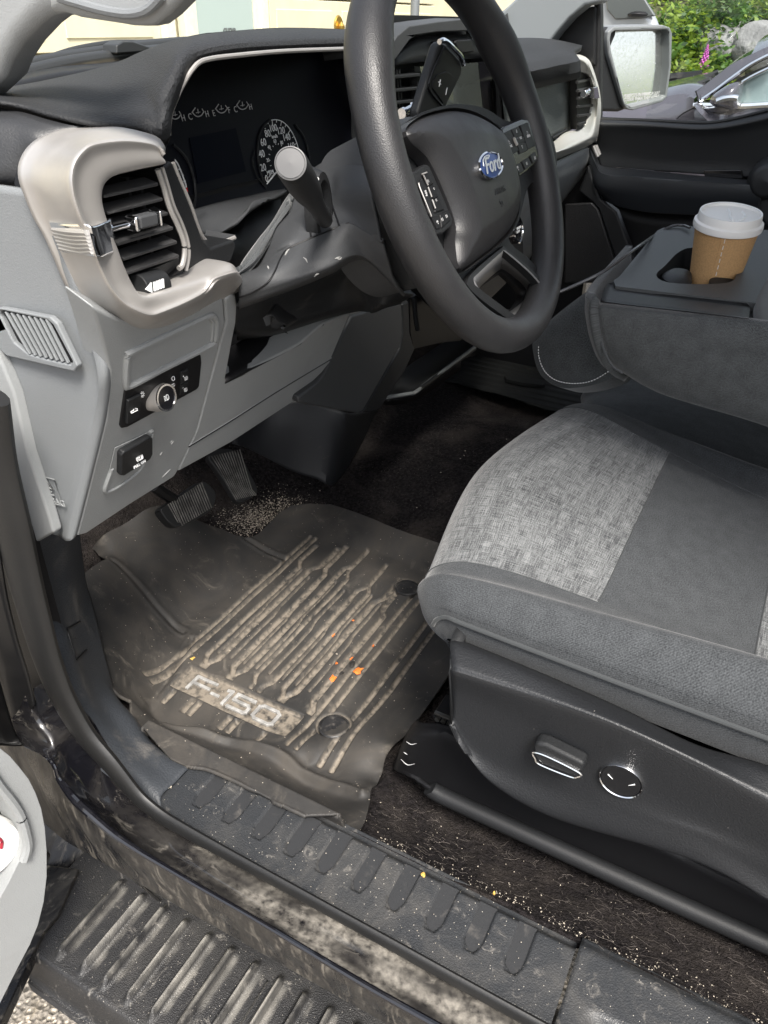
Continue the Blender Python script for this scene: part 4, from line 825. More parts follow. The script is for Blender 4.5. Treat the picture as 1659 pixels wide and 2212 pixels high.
# ---- passenger side of the dashboard ---------------------------------------
b = MB()
b.grid([pts('o', [(60, 520, .52), (250, 500, .50), (380, 472, .49), (480, 450, .48), (512, 440, .48)], y=.5),
        pts('o', [(50, 450, .51), (235, 435, .49), (370, 410, .48), (480, 398, .47), (508, 392, .47)], y=.5),
        pts('o', [(30, 375, .54), (215, 370, .52), (350, 355, .505), (460, 342, .50), (492, 338, .49)], y=.5),
        pts('o', [(-150, 280, .62), (155, 265, .62), (300, 274, .61), (420, 300, .60), (470, 316, .58)], y=.5),
        [np.array(q) for q in [(1.5, .9, 1.44), (1.65, .9, 1.44), (1.8, .9, 1.43), (1.9, .88, 1.42), (1.95, .86, 1.41)]]], 24, 30)
pdp = b.build('passenger_dash_pad', m_pad, T, solid=.01)
b = MB(); b.grid([pts('o', [(90, 530), (250, 505), (380, 478), (520, 447)], y=.505), pts('o', [(130, 890), (300, 850), (375, 838), (535, 745)], y=.505)], 8, 12); b.build('fabric_look_panel', mat('brushed_grey_panel', (.12, .135, .135), .5, bump=[('noise', 60, .35, .002, (1, 1, 14))], var=(70, .12, (1, 1, 14))), T, solid=.01)
b = MB(); b.tube(pts('o', [(365, 825), (450, 777)], y=.494), .002, 6); b.build('panel_pull', m_char, T)
b = MB()   # pale trim
S2 = [((470, 318, .53), (480, 335, .478), (512, 440, .48)), ((520, 325, .53), (530, 350, .472), (540, 432, .48)), ((575, 350, .53), (570, 375, .472), (568, 438, .48)), ((605, 410, .53), (592, 430, .472), (590, 465, .48)),
      ((625, 480, .53), (615, 490, .472), (605, 515, .48)), ((642, 540, .53), (630, 545, .472), (609, 565, .48)), ((655, 640, .53), (640, 640, .472), (605, 630, .48)), ((652, 740, .53), (635, 730, .472), (590, 690, .48)),
      ((642, 830, .53), (615, 815, .468), (560, 760, .48)), ((590, 885, .53), (560, 850, .468), (525, 780, .485)), ((500, 925, .53), (475, 890, .468), (450, 800, .49)), ((395, 965, .53), (385, 920, .468), (375, 862, .49)), ((250, 1020, .53), (250, 980, .468), (250, 930, .49)), ((0, 1100, .53), (0, 1060, .468), (0, 1010, .49))]
rr = [[pt('o', q[0], q[1], y=q[2]) for q in r_] for r_ in S2]; rr = [[r_[0], (r_[0] + r_[1]) / 2 + [.002, -.004, 0], r_[1], (r_[1] + r_[2]) / 2 + [0, -.001, 0], r_[2], r_[2] + [0, .006, 0]] for r_ in rr]
b.grid([list(r_) for r_ in zip(*rr)], None, 70, seg=[4, 6, 6, 4, 2]); ptr = b.build('passenger_vent_surround', m_ivory, T, solid=.003)
b = MB(); b.prism(pts('o', [(512, 450), (545, 437), (585, 452), (606, 520), (606, 640), (590, 700), (545, 770), (515, 778)], y=.4835), (0, .015, 0)); pv = b.build('passenger_air_vent', m_blk, T)
b = MB()
for (u0, v0, u1, v1) in [(512, 495, 590, 472), (514, 545, 600, 522), (516, 590, 602, 575), (516, 640, 602, 632), (518, 695, 592, 686), (520, 745, 560, 735)]:
    A_, B_ = pt('o', u0, v0, y=.4815), pt('o', u1, v1, y=.4815); d = nrm(B_ - A_); b.box((A_ + B_) / 2, (np.linalg.norm(B_ - A_), .006, .005), [d, [0, 1, 0], np.cross(d, [0, 1, 0])])
each(b, 'louvre', bpy.data.materials['louvre_plastic'], pv, bevel=.001)
b = MB(); b.lathe(pt('o', 550, 565, y=.474), [(.007, 0), (.008, .010), (.006, .016), (.007, .030)], 16, ([0, 0, 1], [0, 1, 0], [1, 0, .1]), cap0=True, cap1=True); b.prism(pts('o', [(612, 525), (638, 520), (650, 590), (618, 592)], y=.466), (0, .01, 0)); b.build('vent_chrome', m_chrome, pv, bevel=.001)
b = MB()   # lower passenger panel
b.grid([pts('o', [(-200, 1180, .52), (170, 1060, .50), (400, 968, .49), (585, 888, .49)], y=.5), pts('o', [(-200, 1250, .51), (180, 1150, .50), (410, 1060, .49), (582, 990, .50)], y=.5),
        pts('o', [(-180, 1450, .53), (190, 1330, .53), (380, 1200, .53), (540, 1110, .54)], y=.5), pts('o', [(-150, 1640, .60), (200, 1580, .60), (300, 1400, .60), (450, 1215, .60)], y=.5)], 20, 24)
b.build('glove_box_panel', m_grey, T, solid=.01)
b = MB(); b.lathe(pt('o', 150, 1375, y=.50), [(.001, 0), (.020, 0), (.021, .003), (.024, .002), (.025, -.01)], 40, ([1, 0, 0], [0, .3, 1], [0, -1, .3]))
sb = b.build('start_button', m_gloss, T); sbc = pt('o', 150, 1375, y=.50)
b = MB(); b.lathe(sbc, [(.0235, .002), (.0245, .0045), (.026, .003), (.026, -.01)], 40, ([1, 0, 0], [0, .3, 1], [0, -1, .3])); b.build('button_ring', m_chrome, sb)
b = MB(); put_text(b, 'ENGINE', .0065, sbc + [0, -.0045, .003], [1, 0, 0], [0, .3, 1]); put_text(b, 'START', .0065, sbc + [0, -.004, -.004], [1, 0, 0], [0, .3, 1]); b.build('button_lettering', m_white, sb)
b = MB(); b.prism(pts('o', [(-120, 1050), (165, 1110), (205, 1160), (190, 1300), (200, 1600), (-100, 1900), (-300, 1700), (-300, 1200)], y=.53), (0, .1, 0)); b.build('stack_lower_panel', m_char, T, bevel=.008)

b = MB(); b.box((2.0, .80, 1.0), (.03, .66, .62)); b.box((.425, .87, 1.0), (.02, .46, .5)); each(b, 'footwell_side', m_blk, T)
# ---- passenger side pillar, sail panel and door -----------------------------
b = MB()
b.prism(pts('o', [(-60, 130), (70, 60), (180, -40), (560, -120), (662, -30), (655, 12), (560, 30), (470, 105), (395, 190), (330, 276), (240, 272), (120, 262), (20, 200)], x=1.90), (.06, 0, 0)); b.build('passenger_pillar', mat('pillar_cloth', (.21, .225, .235), .6, bump=[('noise', 900, .2, .001)]), T, bevel=.02, seg=5)
b = MB(); b.prism(pts('o', [(66, 110), (98, 78), (112, 175)], x=1.895), (-.003, 0, 0)); b.build('tweeter_grille', m_charm, T)
b = MB(); b.prism(pts('o', [(328, 290), (350, 240), (420, 165), (520, 85), (600, 35), (625, 40), (622, 400), (560, 350), (470, 322)], x=1.955), (.02, 0, 0)); b.build('sail_panel', m_blk, T, bevel=.006)
door = MB(); DX = 1.975
door.prism(pts('o', [(612, -40), (650, -60), (655, 100), (652, 400), (650, 740), (600, 740), (606, 400)], x=DX - .01), (.03, 0, 0)); dfr = door.build('window_frame', m_blk, T, bevel=.006)
b = MB()
b.grid([pts('o', [(640, 700, DX + .03), (900, 712, DX + .03), (1200, 728, DX + .03), (1330, 726, DX + .03), (1460, 705, DX + .03), (1660, 655, DX + .03), (2000, 560, DX + .03)], x=DX),
        pts('o', [(640, 712, DX - .002), (900, 722, DX - .002), (1200, 738, DX - .002), (1330, 736, DX - .002), (1460, 715, DX - .002), (1660, 668, DX - .002), (2000, 575, DX - .002)], x=DX),
        pts('o', [(640, 745, DX - .022), (900, 750, DX - .022), (1200, 770, DX - .022), (1330, 768, DX - .022), (1460, 750, DX - .022), (1660, 705, DX - .022), (2000, 620, DX - .022)], x=DX),
        pts('o', [(640, 810, DX - .012), (900, 812, DX - .012), (1200, 820, DX - .012), (1330, 820, DX - .012), (1460, 805, DX - .012), (1660, 770, DX - .012), (2000, 700, DX - .012)], x=DX),
        pts('o', [(620, 900, DX), (900, 940, DX), (1200, 960, DX), (1330, 965, DX), (1460, 965, DX), (1660, 965, DX), (2000, 960, DX)], x=DX),
        pts('o', [(640, 1000, DX), (760, 1015, DX), (1050, 1030, DX), (1330, 1050, DX), (1460, 1060, DX), (1660, 1070, DX), (2000, 1080, DX)], x=DX)], 50, 40)
dr = b.build('passenger_door_panel', m_vinyl, T, solid=.02)
b = MB(); b.tube(pts('o', [(655, 716), (900, 722), (1200, 737), (1330, 735), (1460, 712), (1660, 662)], x=DX - .004), .004, 8, res=50); b.build('window_seal', m_seal, dr)
b = MB()   # armrest / pocket shell
b.grid([pts('o', [(600, 850, DX - .01), (640, 960, DX), (680, 1000, DX - .01), (900, 1018, DX - .01), (1200, 1050, DX - .01), (1620, 1085, DX - .01)], x=DX),
        pts('o', [(585, 880, DX - .03), (625, 980, DX - .05), (680, 1042, DX - .07), (900, 1060, DX - .07), (1200, 1082, DX - .07), (1622, 1112, DX - .07)], x=DX),
        pts('o', [(583, 890, DX - .032), (622, 990, DX - .055), (672, 1052, DX - .078), (900, 1072, DX - .078), (1200, 1095, DX - .078), (1622, 1124, DX - .078)], x=DX),
        pts('o', [(578, 940, DX - .03), (600, 1050, DX - .05), (650, 1130, DX - .075), (900, 1160, DX - .075), (1200, 1185, DX - .075), (1615, 1200, DX - .075)], x=DX),
        pts('o', [(575, 985, DX - .01), (610, 1120, DX - .02), (700, 1215, DX - .05), (900, 1270, DX - .055), (1200, 1290, DX - .055), (1605, 1290, DX - .05)], x=DX)], 40, 60)
arm = b.build('door_armrest', mat('door_dark', (.03, .033, .038), .4, bump=[('noise', 900, .2, .001)]), T, solid=.006)
b = MB(); b.prism(pts('o', [(725, 1010), (760, 1002), (950, 1018), (1010, 1030), (1080, 1032), (1050, 1045), (730, 1030)], x=DX - .012), (.004, 0, 0)); b.prism(pts('o', [(1270, 1020), (1500, 1020), (1510, 1075), (1280, 1068)], x=DX - .011), (.004, 0, 0)); b.build('pull_pocket', m_gloss, dr, bevel=.002)
b = MB(); b.lathe(pt('o', 1660, 1075, x=DX - .05), [(.0001, .04), (.03, .035), (.04, .01), (.04, -.05)], 24, ([0, 1, 0], [0, 0, 1], [-1, 0, 0])); b.prism(pts('o', [(1585, 1125), (1700, 1110), (1700, 1400), (1590, 1300)], x=DX - .05), (.03, 0, 0)); b.build('door_pull', m_vinyl, dr, bevel=.006)
b = MB(); b.tube(pts('o', [(612, 875), (640, 940)], x=DX - .03), .005, 8); b.tube(pts('o', [(626, 872), (650, 930)], x=DX - .03), .004, 8); b.build('door_chrome_bar', m_satin, dr)
b = MB()   # lower door, speaker
b.grid([pts('o', [(560, 985), (700, 1200), (1000, 1270), (1700, 1260)], x=DX + .005), pts('D', [(1300, 560), (1400, 600), (1520, 640), (1800, 700)], x=DX + .01)], 6, 10)
b.build('lower_door_panel', m_blk, dr, solid=.01)
b = MB(); b.grid([pts('o', [(440, 1215, .60), (520, 1130, .58), (580, 1010, .57)], y=.6), pts('o', [(430, 1600, .60), (640, 1640, .56), (800, 1650, .5)], y=.6)], 8, 10); b.build('passenger_kick_panel', m_blk, T, solid=.01)
b = MB(); b.prism(pts('o', [(436, 1225), (600, 1215), (640, 1260), (740, 1560), (720, 1700), (436, 1700)], x=1.90), (.01, 0, 0)); sp = b.build('speaker_grille', mat('speaker_mesh', (.012, .012, .013), .5, bump=[('voronoi', 520, .5, .0008)]), T, bevel=.004)
b = MB(); b.prism(pts('o', [(580, 985), (650, 1190), (750, 1270), (830, 1480), (900, 1640), (830, 1660), (740, 1560), (640, 1260), (600, 1215), (520, 1150)], x=1.915), (.03, 0, 0)); b.build('door_edge_panel', m_kick if False else m_char, T, bevel=.006)
b = MB(); b.box((2.03, -.38, 1.055), (.035, 1.2, .58)); b.build('door_rear_panel', m_vinyl, dr, bevel=.012)
# door mirror outside the passenger window
b = MB(); MX = 2.30; MPL = ((2.33, .46, 1.45), (-.55, -.835, .10))
mo = pts('o', [(700, 190), (735, 160), (1030, 150), (1072, 165), (1086, 200), (1080, 400), (1055, 580), (1030, 610), (850, 662), (815, 655), (790, 625), (700, 320), (695, 230)], pl=MPL)
mi_ = pts('o', [(720, 200), (740, 185), (1050, 178), (1068, 195), (1066, 400), (1042, 575), (1020, 592), (835, 638), (808, 625), (795, 600), (718, 300), (712, 240)], pl=MPL)
mtn = np.array([.055, .0835, 0])
b.prism(mo, mtn, hole=mi_); mir = b.build('door_mirror', mat('mirror_housing', (.16, .17, .175), .45), T, bevel=.006)
b = MB(); hs = pts('o', [(650, 170), (735, 158), (760, 190), (700, 330), (790, 620), (820, 655), (770, 672), (650, 670)], pl=((2.33, .475, 1.45), (-.55, -.835, .10))); b.prism(hs, (.055, .0835, 0)); b.build('mirror_arm', m_char, mir, bevel=.01)
b = MB(); b.prism([p + mtn * .25 for p in mi_], mtn * .05); b.build('mirror_glass', mat('dusty_mirror', (.8, .81, .79), .10, metal=.95, dirt=((.5, .5, .48), 160, .45, .8, .35), speck=((.75, .76, .75), 300, .2, .3)), mir, smooth=False)
b = MB(); MP2 = ((2.33 + .011, .46 + .0165, 1.45), (-.55, -.835, .10)); cc = pt('o', 905, 568, pl=MP2); xd = nrm(pt('o', 985, 560, pl=MP2) - pt('o', 830, 575, pl=MP2)); put_text(b, 'OBJECTS IN MIRROR ARE', .011, cc, xd, [0, 0, 1]); put_text(b, 'CLOSER THAN THEY APPEAR', .010, pt('o', 905, 590, pl=MP2), xd, [0, 0, 1]); b.build('mirror_lettering', m_dim, mir)

# ---- under the dashboard ----------------------------------------------------
b = MB()
b.prism(pts('s', [(60, 1030), (250, 890), (320, 800), (400, 620), (590, 235), (760, 180), (1075, 110), (1085, 250), (1085, 420), (1060, 540), (700, 1170), (650, 1195), (480, 1170), (70, 1095)], y=.545), (.015, .05, 0)); cen = b.build('knee_centre_panel', mat('panel_charcoal', (.042, .044, .046), .5, bump=[('noise', 900, .25, .001)]), T, bevel=.004)
b = MB(); b.prism(pts('s', [(1085, 120), (1150, 85), (1160, 400), (1210, 560), (1120, 760), (870, 1150), (800, 1185), (690, 1190), (1062, 560), (1090, 420)], y=.575), (.01, .05, 0)); b.build('knee_centre_side', m_char, cen, bevel=.004)
b = MB(); b.prism(pts('s', [(1160, 60), (1800, -200), (1900, 300), (1650, 480), (1450, 500), (1200, 560), (1165, 400)], y=.64), (0, .05, 0)); b.build('stack_lower_back', m_blk, T)
b = MB(); b.tube(pts('s', [(1200, 60), (1215, 250), (1235, 370)], y=.62), .005, 8); b.build('stack_rib', m_char, T)
b = MB()
b.grid([pts('s', [(930, 1035, .60), (1205, 985, .59), (1320, 890, .60), (1660, 640, .60), (1800, 535, .60)], y=.6), pts('s', [(1000, 900, .70), (1100, 760, .72), (1300, 620, .74), (1480, 500, .76), (1800, 300, .76)], y=.6)], 8, 20)
shf = b.build('centre_tray', m_char, T, solid=.008)
b = MB(); b.tube(pts('s', [(925, 1035, .598), (1150, 1002, .588), (1215, 985, .588), (1320, 900, .598), (1660, 645, .598), (1800, 540, .598)], y=.6), .0038, 8, res=60); b.build('tray_edge', mat('tray_edge_grey', (.2, .21, .21), .35), shf)
b = MB()
b.grid([pts('s', [(930, 1040, .60), (1210, 990, .59), (1660, 650, .60)], y=.6), pts('s', [(900, 1110, .66), (1210, 1070, .64), (1660, 760, .66)], y=.6)], 4, 10); b.build('tray_skirt', m_blk, shf, solid=.006)
b = MB()
b.grid([pts('s', [(-560, 1130, .80), (-300, 1200, .80), (50, 1060, .76), (400, 1150, .72), (520, 1185, .70), (660, 1195, .72), (870, 1150, .80)], y=.7),
        pts('s', [(-560, 1330, .80), (-350, 1400, .80), (0, 1350, .76), (300, 1450, .72), (480, 1500, .70), (640, 1480, .73), (830, 1330, .82)], y=.7),
        pts('s', [(-560, 1500, .80), (-400, 1550, .80), (0, 1760, .76), (250, 1840, .72), (400, 1900, .70), (560, 1700, .74), (760, 1410, .84)], y=.7)], 24, 40)
b.build('tunnel_cover', mat('scuffed_black', (.014, .015, .018), .5, bump=[('noise', 700, .3, .001)], dirt=((.2, .17, .14), 26, .62, .8, .5)), T, solid=.006)
# pedals
def pedal(name, outline, pl, nvec, th, ribs, k='t'):
    b = MB(); P = cr([pt(k, u, v, pl=pl) for u, v in outline], 60, True); n_ = nrm(np.array(nvec, float)); b.prism(P, -n_ * th); o = b.build(name, m_rub2, T, bevel=.003)
    b = MB()
    for L in ribs: b.tube([pt(k, u, v, pl=pl) + n_ * .0008 for u, v in L], .0011, 5)
    b.build('rubber_ribs', m_rub3, o); return o
m_rub2 = mat('pedal_rubber', (.016, .016, .016), .6, bump=[('noise', 500, .3, .001)]); m_rub3 = mat('worn_rib', (.12, .115, .105), .7, var=(60, .5))
bpl = ((.85, .74, .86), (0, -1, .55))
br = pedal('brake_pedal', [(225, 1080), (300, 1020), (450, 920), (590, 825), (650, 805), (710, 850), (755, 900), (765, 960), (740, 1050), (690, 1110), (560, 1190), (450, 1240), (370, 1250), (310, 1215), (240, 1130)], bpl, (0, -1, .55), .018,
      [[(290 + i * 20.5, 1030 - i * 13.3), (330 + i * 20.5 + 60, 1240 - max(0, (i - 2)) * 12.5 - i * 0 - (0 if i > 1 else 30))] for i in range(0, 17)])
b = MB(); b.tube(pts('t', [(150, 850), (200, 890), (340, 980), (480, 1060)], y=.77), .009, 8); b.build('pedal_arm', m_blk, br)
apl = ((.95, .84, .84), (0, -1, .9))
ac = pedal('accelerator_pedal', [(690, 560), (760, 500), (850, 480), (940, 500), (1010, 560), (1060, 640), (1110, 740), (1160, 840), (1175, 900), (1150, 940), (1060, 995), (1010, 1010), (960, 985), (900, 890), (840, 790), (760, 670)], apl, (0, -1, .9), .014,
      [[(720 + i * 25, 560 - i * 6), (800 + i * 24, 690 + i * 4), (870 + i * 22, 820 + i * 6), (960 + i * 18, 985 - i * 4)] for i in range(0, 12)])
def cake(m, colr, scale, a_, c_):             # dirt and the running board's painted rib highlights, lying where the mesh attribute says, broken up by noise
    N = m.node_tree.nodes; L = m.node_tree.links; b_ = N['Principled BSDF']; src = b_.inputs['Base Color'].links[0].from_socket
    at = N.new('ShaderNodeAttribute'); at.attribute_name = 'caked'; nz = N.new('ShaderNodeTexNoise'); nz.inputs['Scale'].default_value = scale; nz.inputs['Detail'].default_value = 6
    tc = [n for n in N if n.type == 'TEX_COORD'][0]; L.new(tc.outputs['Object'], nz.inputs['Vector'])
    ma = N.new('ShaderNodeMath'); ma.operation = 'MULTIPLY_ADD'; ma.use_clamp = True; L.new(nz.outputs['Fac'], ma.inputs[0]); ma.inputs[1].default_value = a_; ma.inputs[2].default_value = c_
    mb_ = N.new('ShaderNodeMath'); mb_.operation = 'MULTIPLY'; mb_.use_clamp = True; L.new(ma.outputs[0], mb_.inputs[0]); L.new(at.outputs['Fac'], mb_.inputs[1])
    mx = N.new('ShaderNodeMix'); mx.data_type = 'RGBA'; L.new(mb_.outputs[0], mx.inputs[0]); L.new(src, mx.inputs[6]); mx.inputs[7].default_value = (*colr, 1); L.new(mx.outputs[2], b_.inputs['Base Color'])
# ---- driver seat ------------------------------------------------------------
SEAT = MB(); SEAT.box((.85, -.3, .82), (.46, .72, .22)); seat = SEAT.build('driver_seat', m_blk, T, bevel=.02)
def row(y, L): return [np.array([x_, (yy if yy is not None else y), z_]) for x_, z_, yy in [(q + (None,))[:3] for q in L]]
SR = [row(.225, [(.605, .972), (.602, .970), (.61, .965), (.62, .955), (.635, .94), (.86, .905), (1.08, .905), (1.11, .905), (1.13, .90)]),
      row(.255, [(.597, .980, .225), (.592, .990, .24), (.603, .992), (.62, .99), (.635, .985), (.86, .985, .285), (1.08, .975, .262), (1.115, .965), (1.135, .95)]),
      row(.272, [(.592, .985, .225), (.586, 1.01, .238), (.593, 1.018, .256), (.612, 1.022), (.632, 1.022), (.86, 1.026, .308), (1.085, 1.024, .275), (1.12, 1.01), (1.14, .975)]),
      row(.250, [(.588, .992, .22), (.583, 1.024, .225), (.588, 1.040, .24), (.608, 1.052), (.632, 1.052), (.86, 1.058, .285), (1.088, 1.052, .255), (1.12, 1.035), (1.14, .985)]),
      row(.20, [(.584, .993), (.578, 1.028), (.581, 1.048), (.603, 1.066), (.645, 1.057), (.86, 1.064, .225), (1.084, 1.056, .205), (1.118, 1.05), (1.14, .99)]),
      row(.09, [(.58, .99), (.572, 1.030), (.577, 1.055), (.605, 1.073), (.672, 1.034), (.86, 1.034), (1.062, 1.032), (1.105, 1.04), (1.14, .99)]),
      row(-.07, [(.58, .985), (.568, 1.030), (.574, 1.06), (.610, 1.08), (.697, 1.0), (.86, .998), (1.045, 1.0), (1.10, 1.02), (1.14, .98)]),
      row(-.30, [(.58, .98), (.566, 1.032), (.572, 1.065), (.612, 1.085), (.71, .975), (.86, .97), (1.03, .975), (1.09, 1.01), (1.14, .97)]),
      row(-.55, [(.58, .98), (.566, 1.032), (.572, 1.065), (.612, 1.085), (.71, .965), (.86, .96), (1.03, .965), (1.09, 1.01), (1.14, .97)])]
kc_ = [4, 4, 6, 8, 24, 24, 6, 6]; kr_ = [4, 5, 6, 8, 12, 14, 14, 12]
g0 = [crseg(r_, kc_) for r_ in SR]; g0 = list(map(list, zip(*[crseg(c_, kr_) for c_ in zip(*g0)])))
A = np.array(g0); nr_, nc_ = A.shape[:2]; ci = np.cumsum([0] + kc_); ri = np.cumsum([0] + kr_)
def piece(name, r0, r1, c0, c1, m_):
    b = MB(); b.grid(A[r0:r1 + 1, c0:c1 + 1]); return b.build(name, m_, seat)
cush = piece('seat_bolster', 0, nr_ - 1, 0, ci[4], m_twill)
piece('woven_insert', 0, ri[5], ci[4], ci[6], m_weave)
piece('centre_insert', ri[5], ri[6], ci[4], ci[6], m_twill); piece('rear_woven_insert', ri[6], nr_ - 1, ci[4], ci[6], m_weave)
piece('inner_bolster', 0, nr_ - 1, ci[6], nc_ - 1, m_twill)
b = MB(); b.tube(list(A[ri[2] - 2:, ci[1]] + np.array([-.0012, 0, .0005])), .0024, 8); b.build('piping', m_twilld, seat)
b = MB(); ln_ = cr(list(A[ri[3]:, ci[1] + 2] + np.array([-.0004, 0, .0003])), 240)
for i in range(0, 238, 2): b.tube([ln_[i], ln_[i + 1]], .0005, 4)
b.build('stitching', m_twill, seat)
b = MB(); b.tube(list(A[ri[1]:, ci[4]] + np.array([0, 0, .0002])), .0009, 5); b.tube(list(A[ri[1]:, ci[6]] + np.array([0, 0, .0002])), .0009, 5); b.tube(list(A[ri[5], ci[4]:ci[6]] + np.array([0, 0, .0002])), .0009, 5); b.tube(list(A[ri[6], ci[4]:ci[6]] + np.array([0, 0, .0002])), .0009, 5); b.build('seam', m_twilld, seat)
# second tuck line across the insert, near the right edge of the view
# valance (plastic side shield)
VX = .53
vt = [((973, 1385), .558), ((1150, 1458), .552), ((1330, 1537), .552), ((1500, 1620), .552), ((1659, 1668), .555), ((1900, 1760), .555), ((2300, 1920), .555)]
vr = [(975, 1442), (1140, 1497), (1309, 1557), (1480, 1634), (1659, 1727), (1900, 1850), (2300, 2060)]
vm = [(975, 1490), (1110, 1560), (1290, 1650), (1470, 1745), (1659, 1835), (1900, 1960), (2300, 2170)]
vl = [(976, 1568), (1000, 1612), (1060, 1690), (1200, 1768), (1500, 1860), (1700, 1970), (1950, 2130)]
r0 = [pt('D', u, v, x=x_) for (u, v), x_ in vt]
r0b = [p + np.array([.02, 0, -.012]) for p in r0]
r1 = pts('D', vr, x=VX)
r1a = [(a_ * .2 + b_ * .8) + np.array([0, 0, .0022]) for a_, b_ in zip(r0, r1)]
r1b = [p + np.array([-.0015, 0, -.006]) for p in r1]
r2 = pts('D', vm, x=VX + .006)
r3 = [pt('D', 976, 1545, x=VX + .008), pt('D', 1030, 1620, x=VX + .008), pt('D', 1170, 1690, x=VX + .008), pt('D', 1370, 1760, x=VX + .004), pt('D', 1530, 1815, x=VX + .004), pt('D', 1760, 1960, x=VX + .008), pt('D', 2050, 2130, x=VX + .008)]
r4 = [p for p in pts('D', vl, x=VX + .003)]; r5 = [p + np.array([.03, .004, .0]) for p in r4]
b = MB(); b.grid([r0b, r0, r1a, r1, r1b, r2, r3, r4, r5], None, 70, seg=[4, 8, 4, 4, 10, 10, 10, 4]); val = b.build('seat_side_shield', mat('seat_shield_plastic', (.015, .016, .018), .46, bump=[('noise', 520, .45, .0014)], var=(4, .08), speck=((.3, .28, .25), 60, .04, .12)), seat, solid=.003)
b = MB(); b.grid([[p + np.array([0, .0, 0]) for p in (r0b[0], r0[0], r1[0], r1b[0], r2[0], r4[0])], [p + np.array([.10, .012, 0]) for p in (r0b[0], r0[0], r1[0], r1b[0], r2[0], r4[0])]]); b.build('shield_front', m_char, val, solid=.002)
# switch and knob on the shield
b = MB()
f_ = lambda L, xx: pts('f', L, x=xx)
b.prism(f_([(640, 1105), (655, 1085), (700, 1095), (866, 1178), (862, 1200), (845, 1235), (800, 1228), (670, 1178), (650, 1150)], VX - .010), (.016, 0, 0)); swb = b.build('seat_switch', m_char, val, bevel=.0045, seg=4)
b = MB(); b.tube(f_([(643, 1128), (700, 1142), (845, 1215), (836, 1234), (800, 1230), (672, 1178), (652, 1152)], VX - .0107), .0011, 6, closed=True, res=50); b.build('switch_chrome_line', m_chrome, swb)
kc2 = pt('f', 1023, 1252, x=VX + .0035)
ysc = np.linalg.norm(pt('f', 1113, 1250, x=VX) - pt('f', 935, 1250, x=VX)) / 2
b = MB(); b.lathe(kc2, [(.0205, -.006), (.0205, .0003), (.0200, .0012), (.0192, .0004), (.0188, -.002)], 64, ([0, 1, 0], [0, 0, 1], [-1, 0, 0])); rg = b.build('lumbar_ring', m_chrome, val)
b = MB(); b.lathe(kc2, [(.0190, -.002), (.0188, -.001), (.0178, .0002), (.0001, -.0002)], 64, ([0, 1, 0], [0, 0, 1], [-1, 0, 0])); lk = b.build('lumbar_knob', m_blk, val)
b = MB(); b.tube(f_([(968, 1222), (988, 1243)], VX + .0030), [.0006, .0002], 5); b.tube(f_([(1083, 1266), (1056, 1270)], VX + .0030), [.0006, .0002], 5); b.build('knob_mark', m_white, lk)
# lower seat frame cover and rail
b = MB()
b.grid([pts('D', [(902, 1552, .62), (905, 1560, .60), (980, 1572, .59), (1100, 1650, .59), (1400, 1790, .59), (1800, 1990, .59)], x=.6),
        pts('D', [(880, 1580, .62), (890, 1592, .585), (975, 1600, .578), (1100, 1680, .578), (1400, 1830, .578), (1800, 2020, .578)], x=.6),
        pts('D', [(850, 1650, .63), (862, 1660, .592), (930, 1690, .586), (1100, 1762, .586), (1400, 1905, .586), (1800, 2100, .586)], x=.6),
        pts('D', [(848, 1655, .63), (860, 1668, .592), (925, 1695, .580), (1100, 1775, .580), (1400, 1916, .580), (1800, 2105, .580)], x=.6)], 24, 50)
base = b.build('seat_base_cover', m_blk, seat, solid=.006)
b = MB(); b.tube(pts('D', [(930, 1702), (952, 1717), (1100, 1785), (1400, 1923), (1649, 2035), (1900, 2150)], x=.578), .0105, 12, res=60); b.build('seat_rail_cover', m_char, seat)
b = MB(); b.prism(pts('D', [(935, 1545), (942, 1535), (978, 1552), (978, 1572), (940, 1562)], x=.60), (.03, 0, 0)); b.build('seat_rail', m_blk, seat)
b = MB()
for u, v in [(945, 1553), (958, 1558), (970, 1563)]: b.lathe(pt('D', u, v, x=.597), [(.0001, .002), (.003, .002), (.003, -.01)], 10, ([0, 1, 0], [0, 0, 1], [-1, 0, 0]))
b.box(pt('D', 958, 1546, x=.598), (.004, .022, .003)); b.build('rail_hardware', m_metal, seat)
b = MB()
for L in [[(878, 1602), (888, 1608), (900, 1606)], [(866, 1640), (880, 1652), (896, 1650)], [(872, 1625), (880, 1630)]]: b.tube(pts('D', L, x=.580), [.0002, .0006, .0002], 5, res=12)
each(b, 'scuff_mark', m_dim, base)

# ---- middle seat: cushion, folded backrest with console tray, head restraint ----
b = MB()
b.grid([pts('D', [(1255, 872, .93), (1258, 850, .96), (1300, 820, 1.0), (1380, 800, 1.01), (1500, 790, 1.01)], z=1.0),
        pts('D', [(1262, 884, .98), (1300, 862, 1.0), (1400, 862, 1.012), (1500, 850, 1.015), (1650, 850, 1.01)], z=1.0),
        pts('D', [(1290, 900, 1.0), (1380, 905, 1.0), (1500, 925, 1.005), (1650, 940, 1.01), (1800, 960, 1.01)], z=1.0),
        pts('D', [(1400, 970, .99), (1500, 1000, .99), (1660, 1060, .99), (1800, 1120, .99), (2000, 1200, .99)], z=1.0)], 30, 40)
ms = b.build('middle_seat', m_twilld, T, solid=.03)
b = MB()
CX0 = .93
FX = lambda z_: CX0 + (1.27 - z_) * -.02
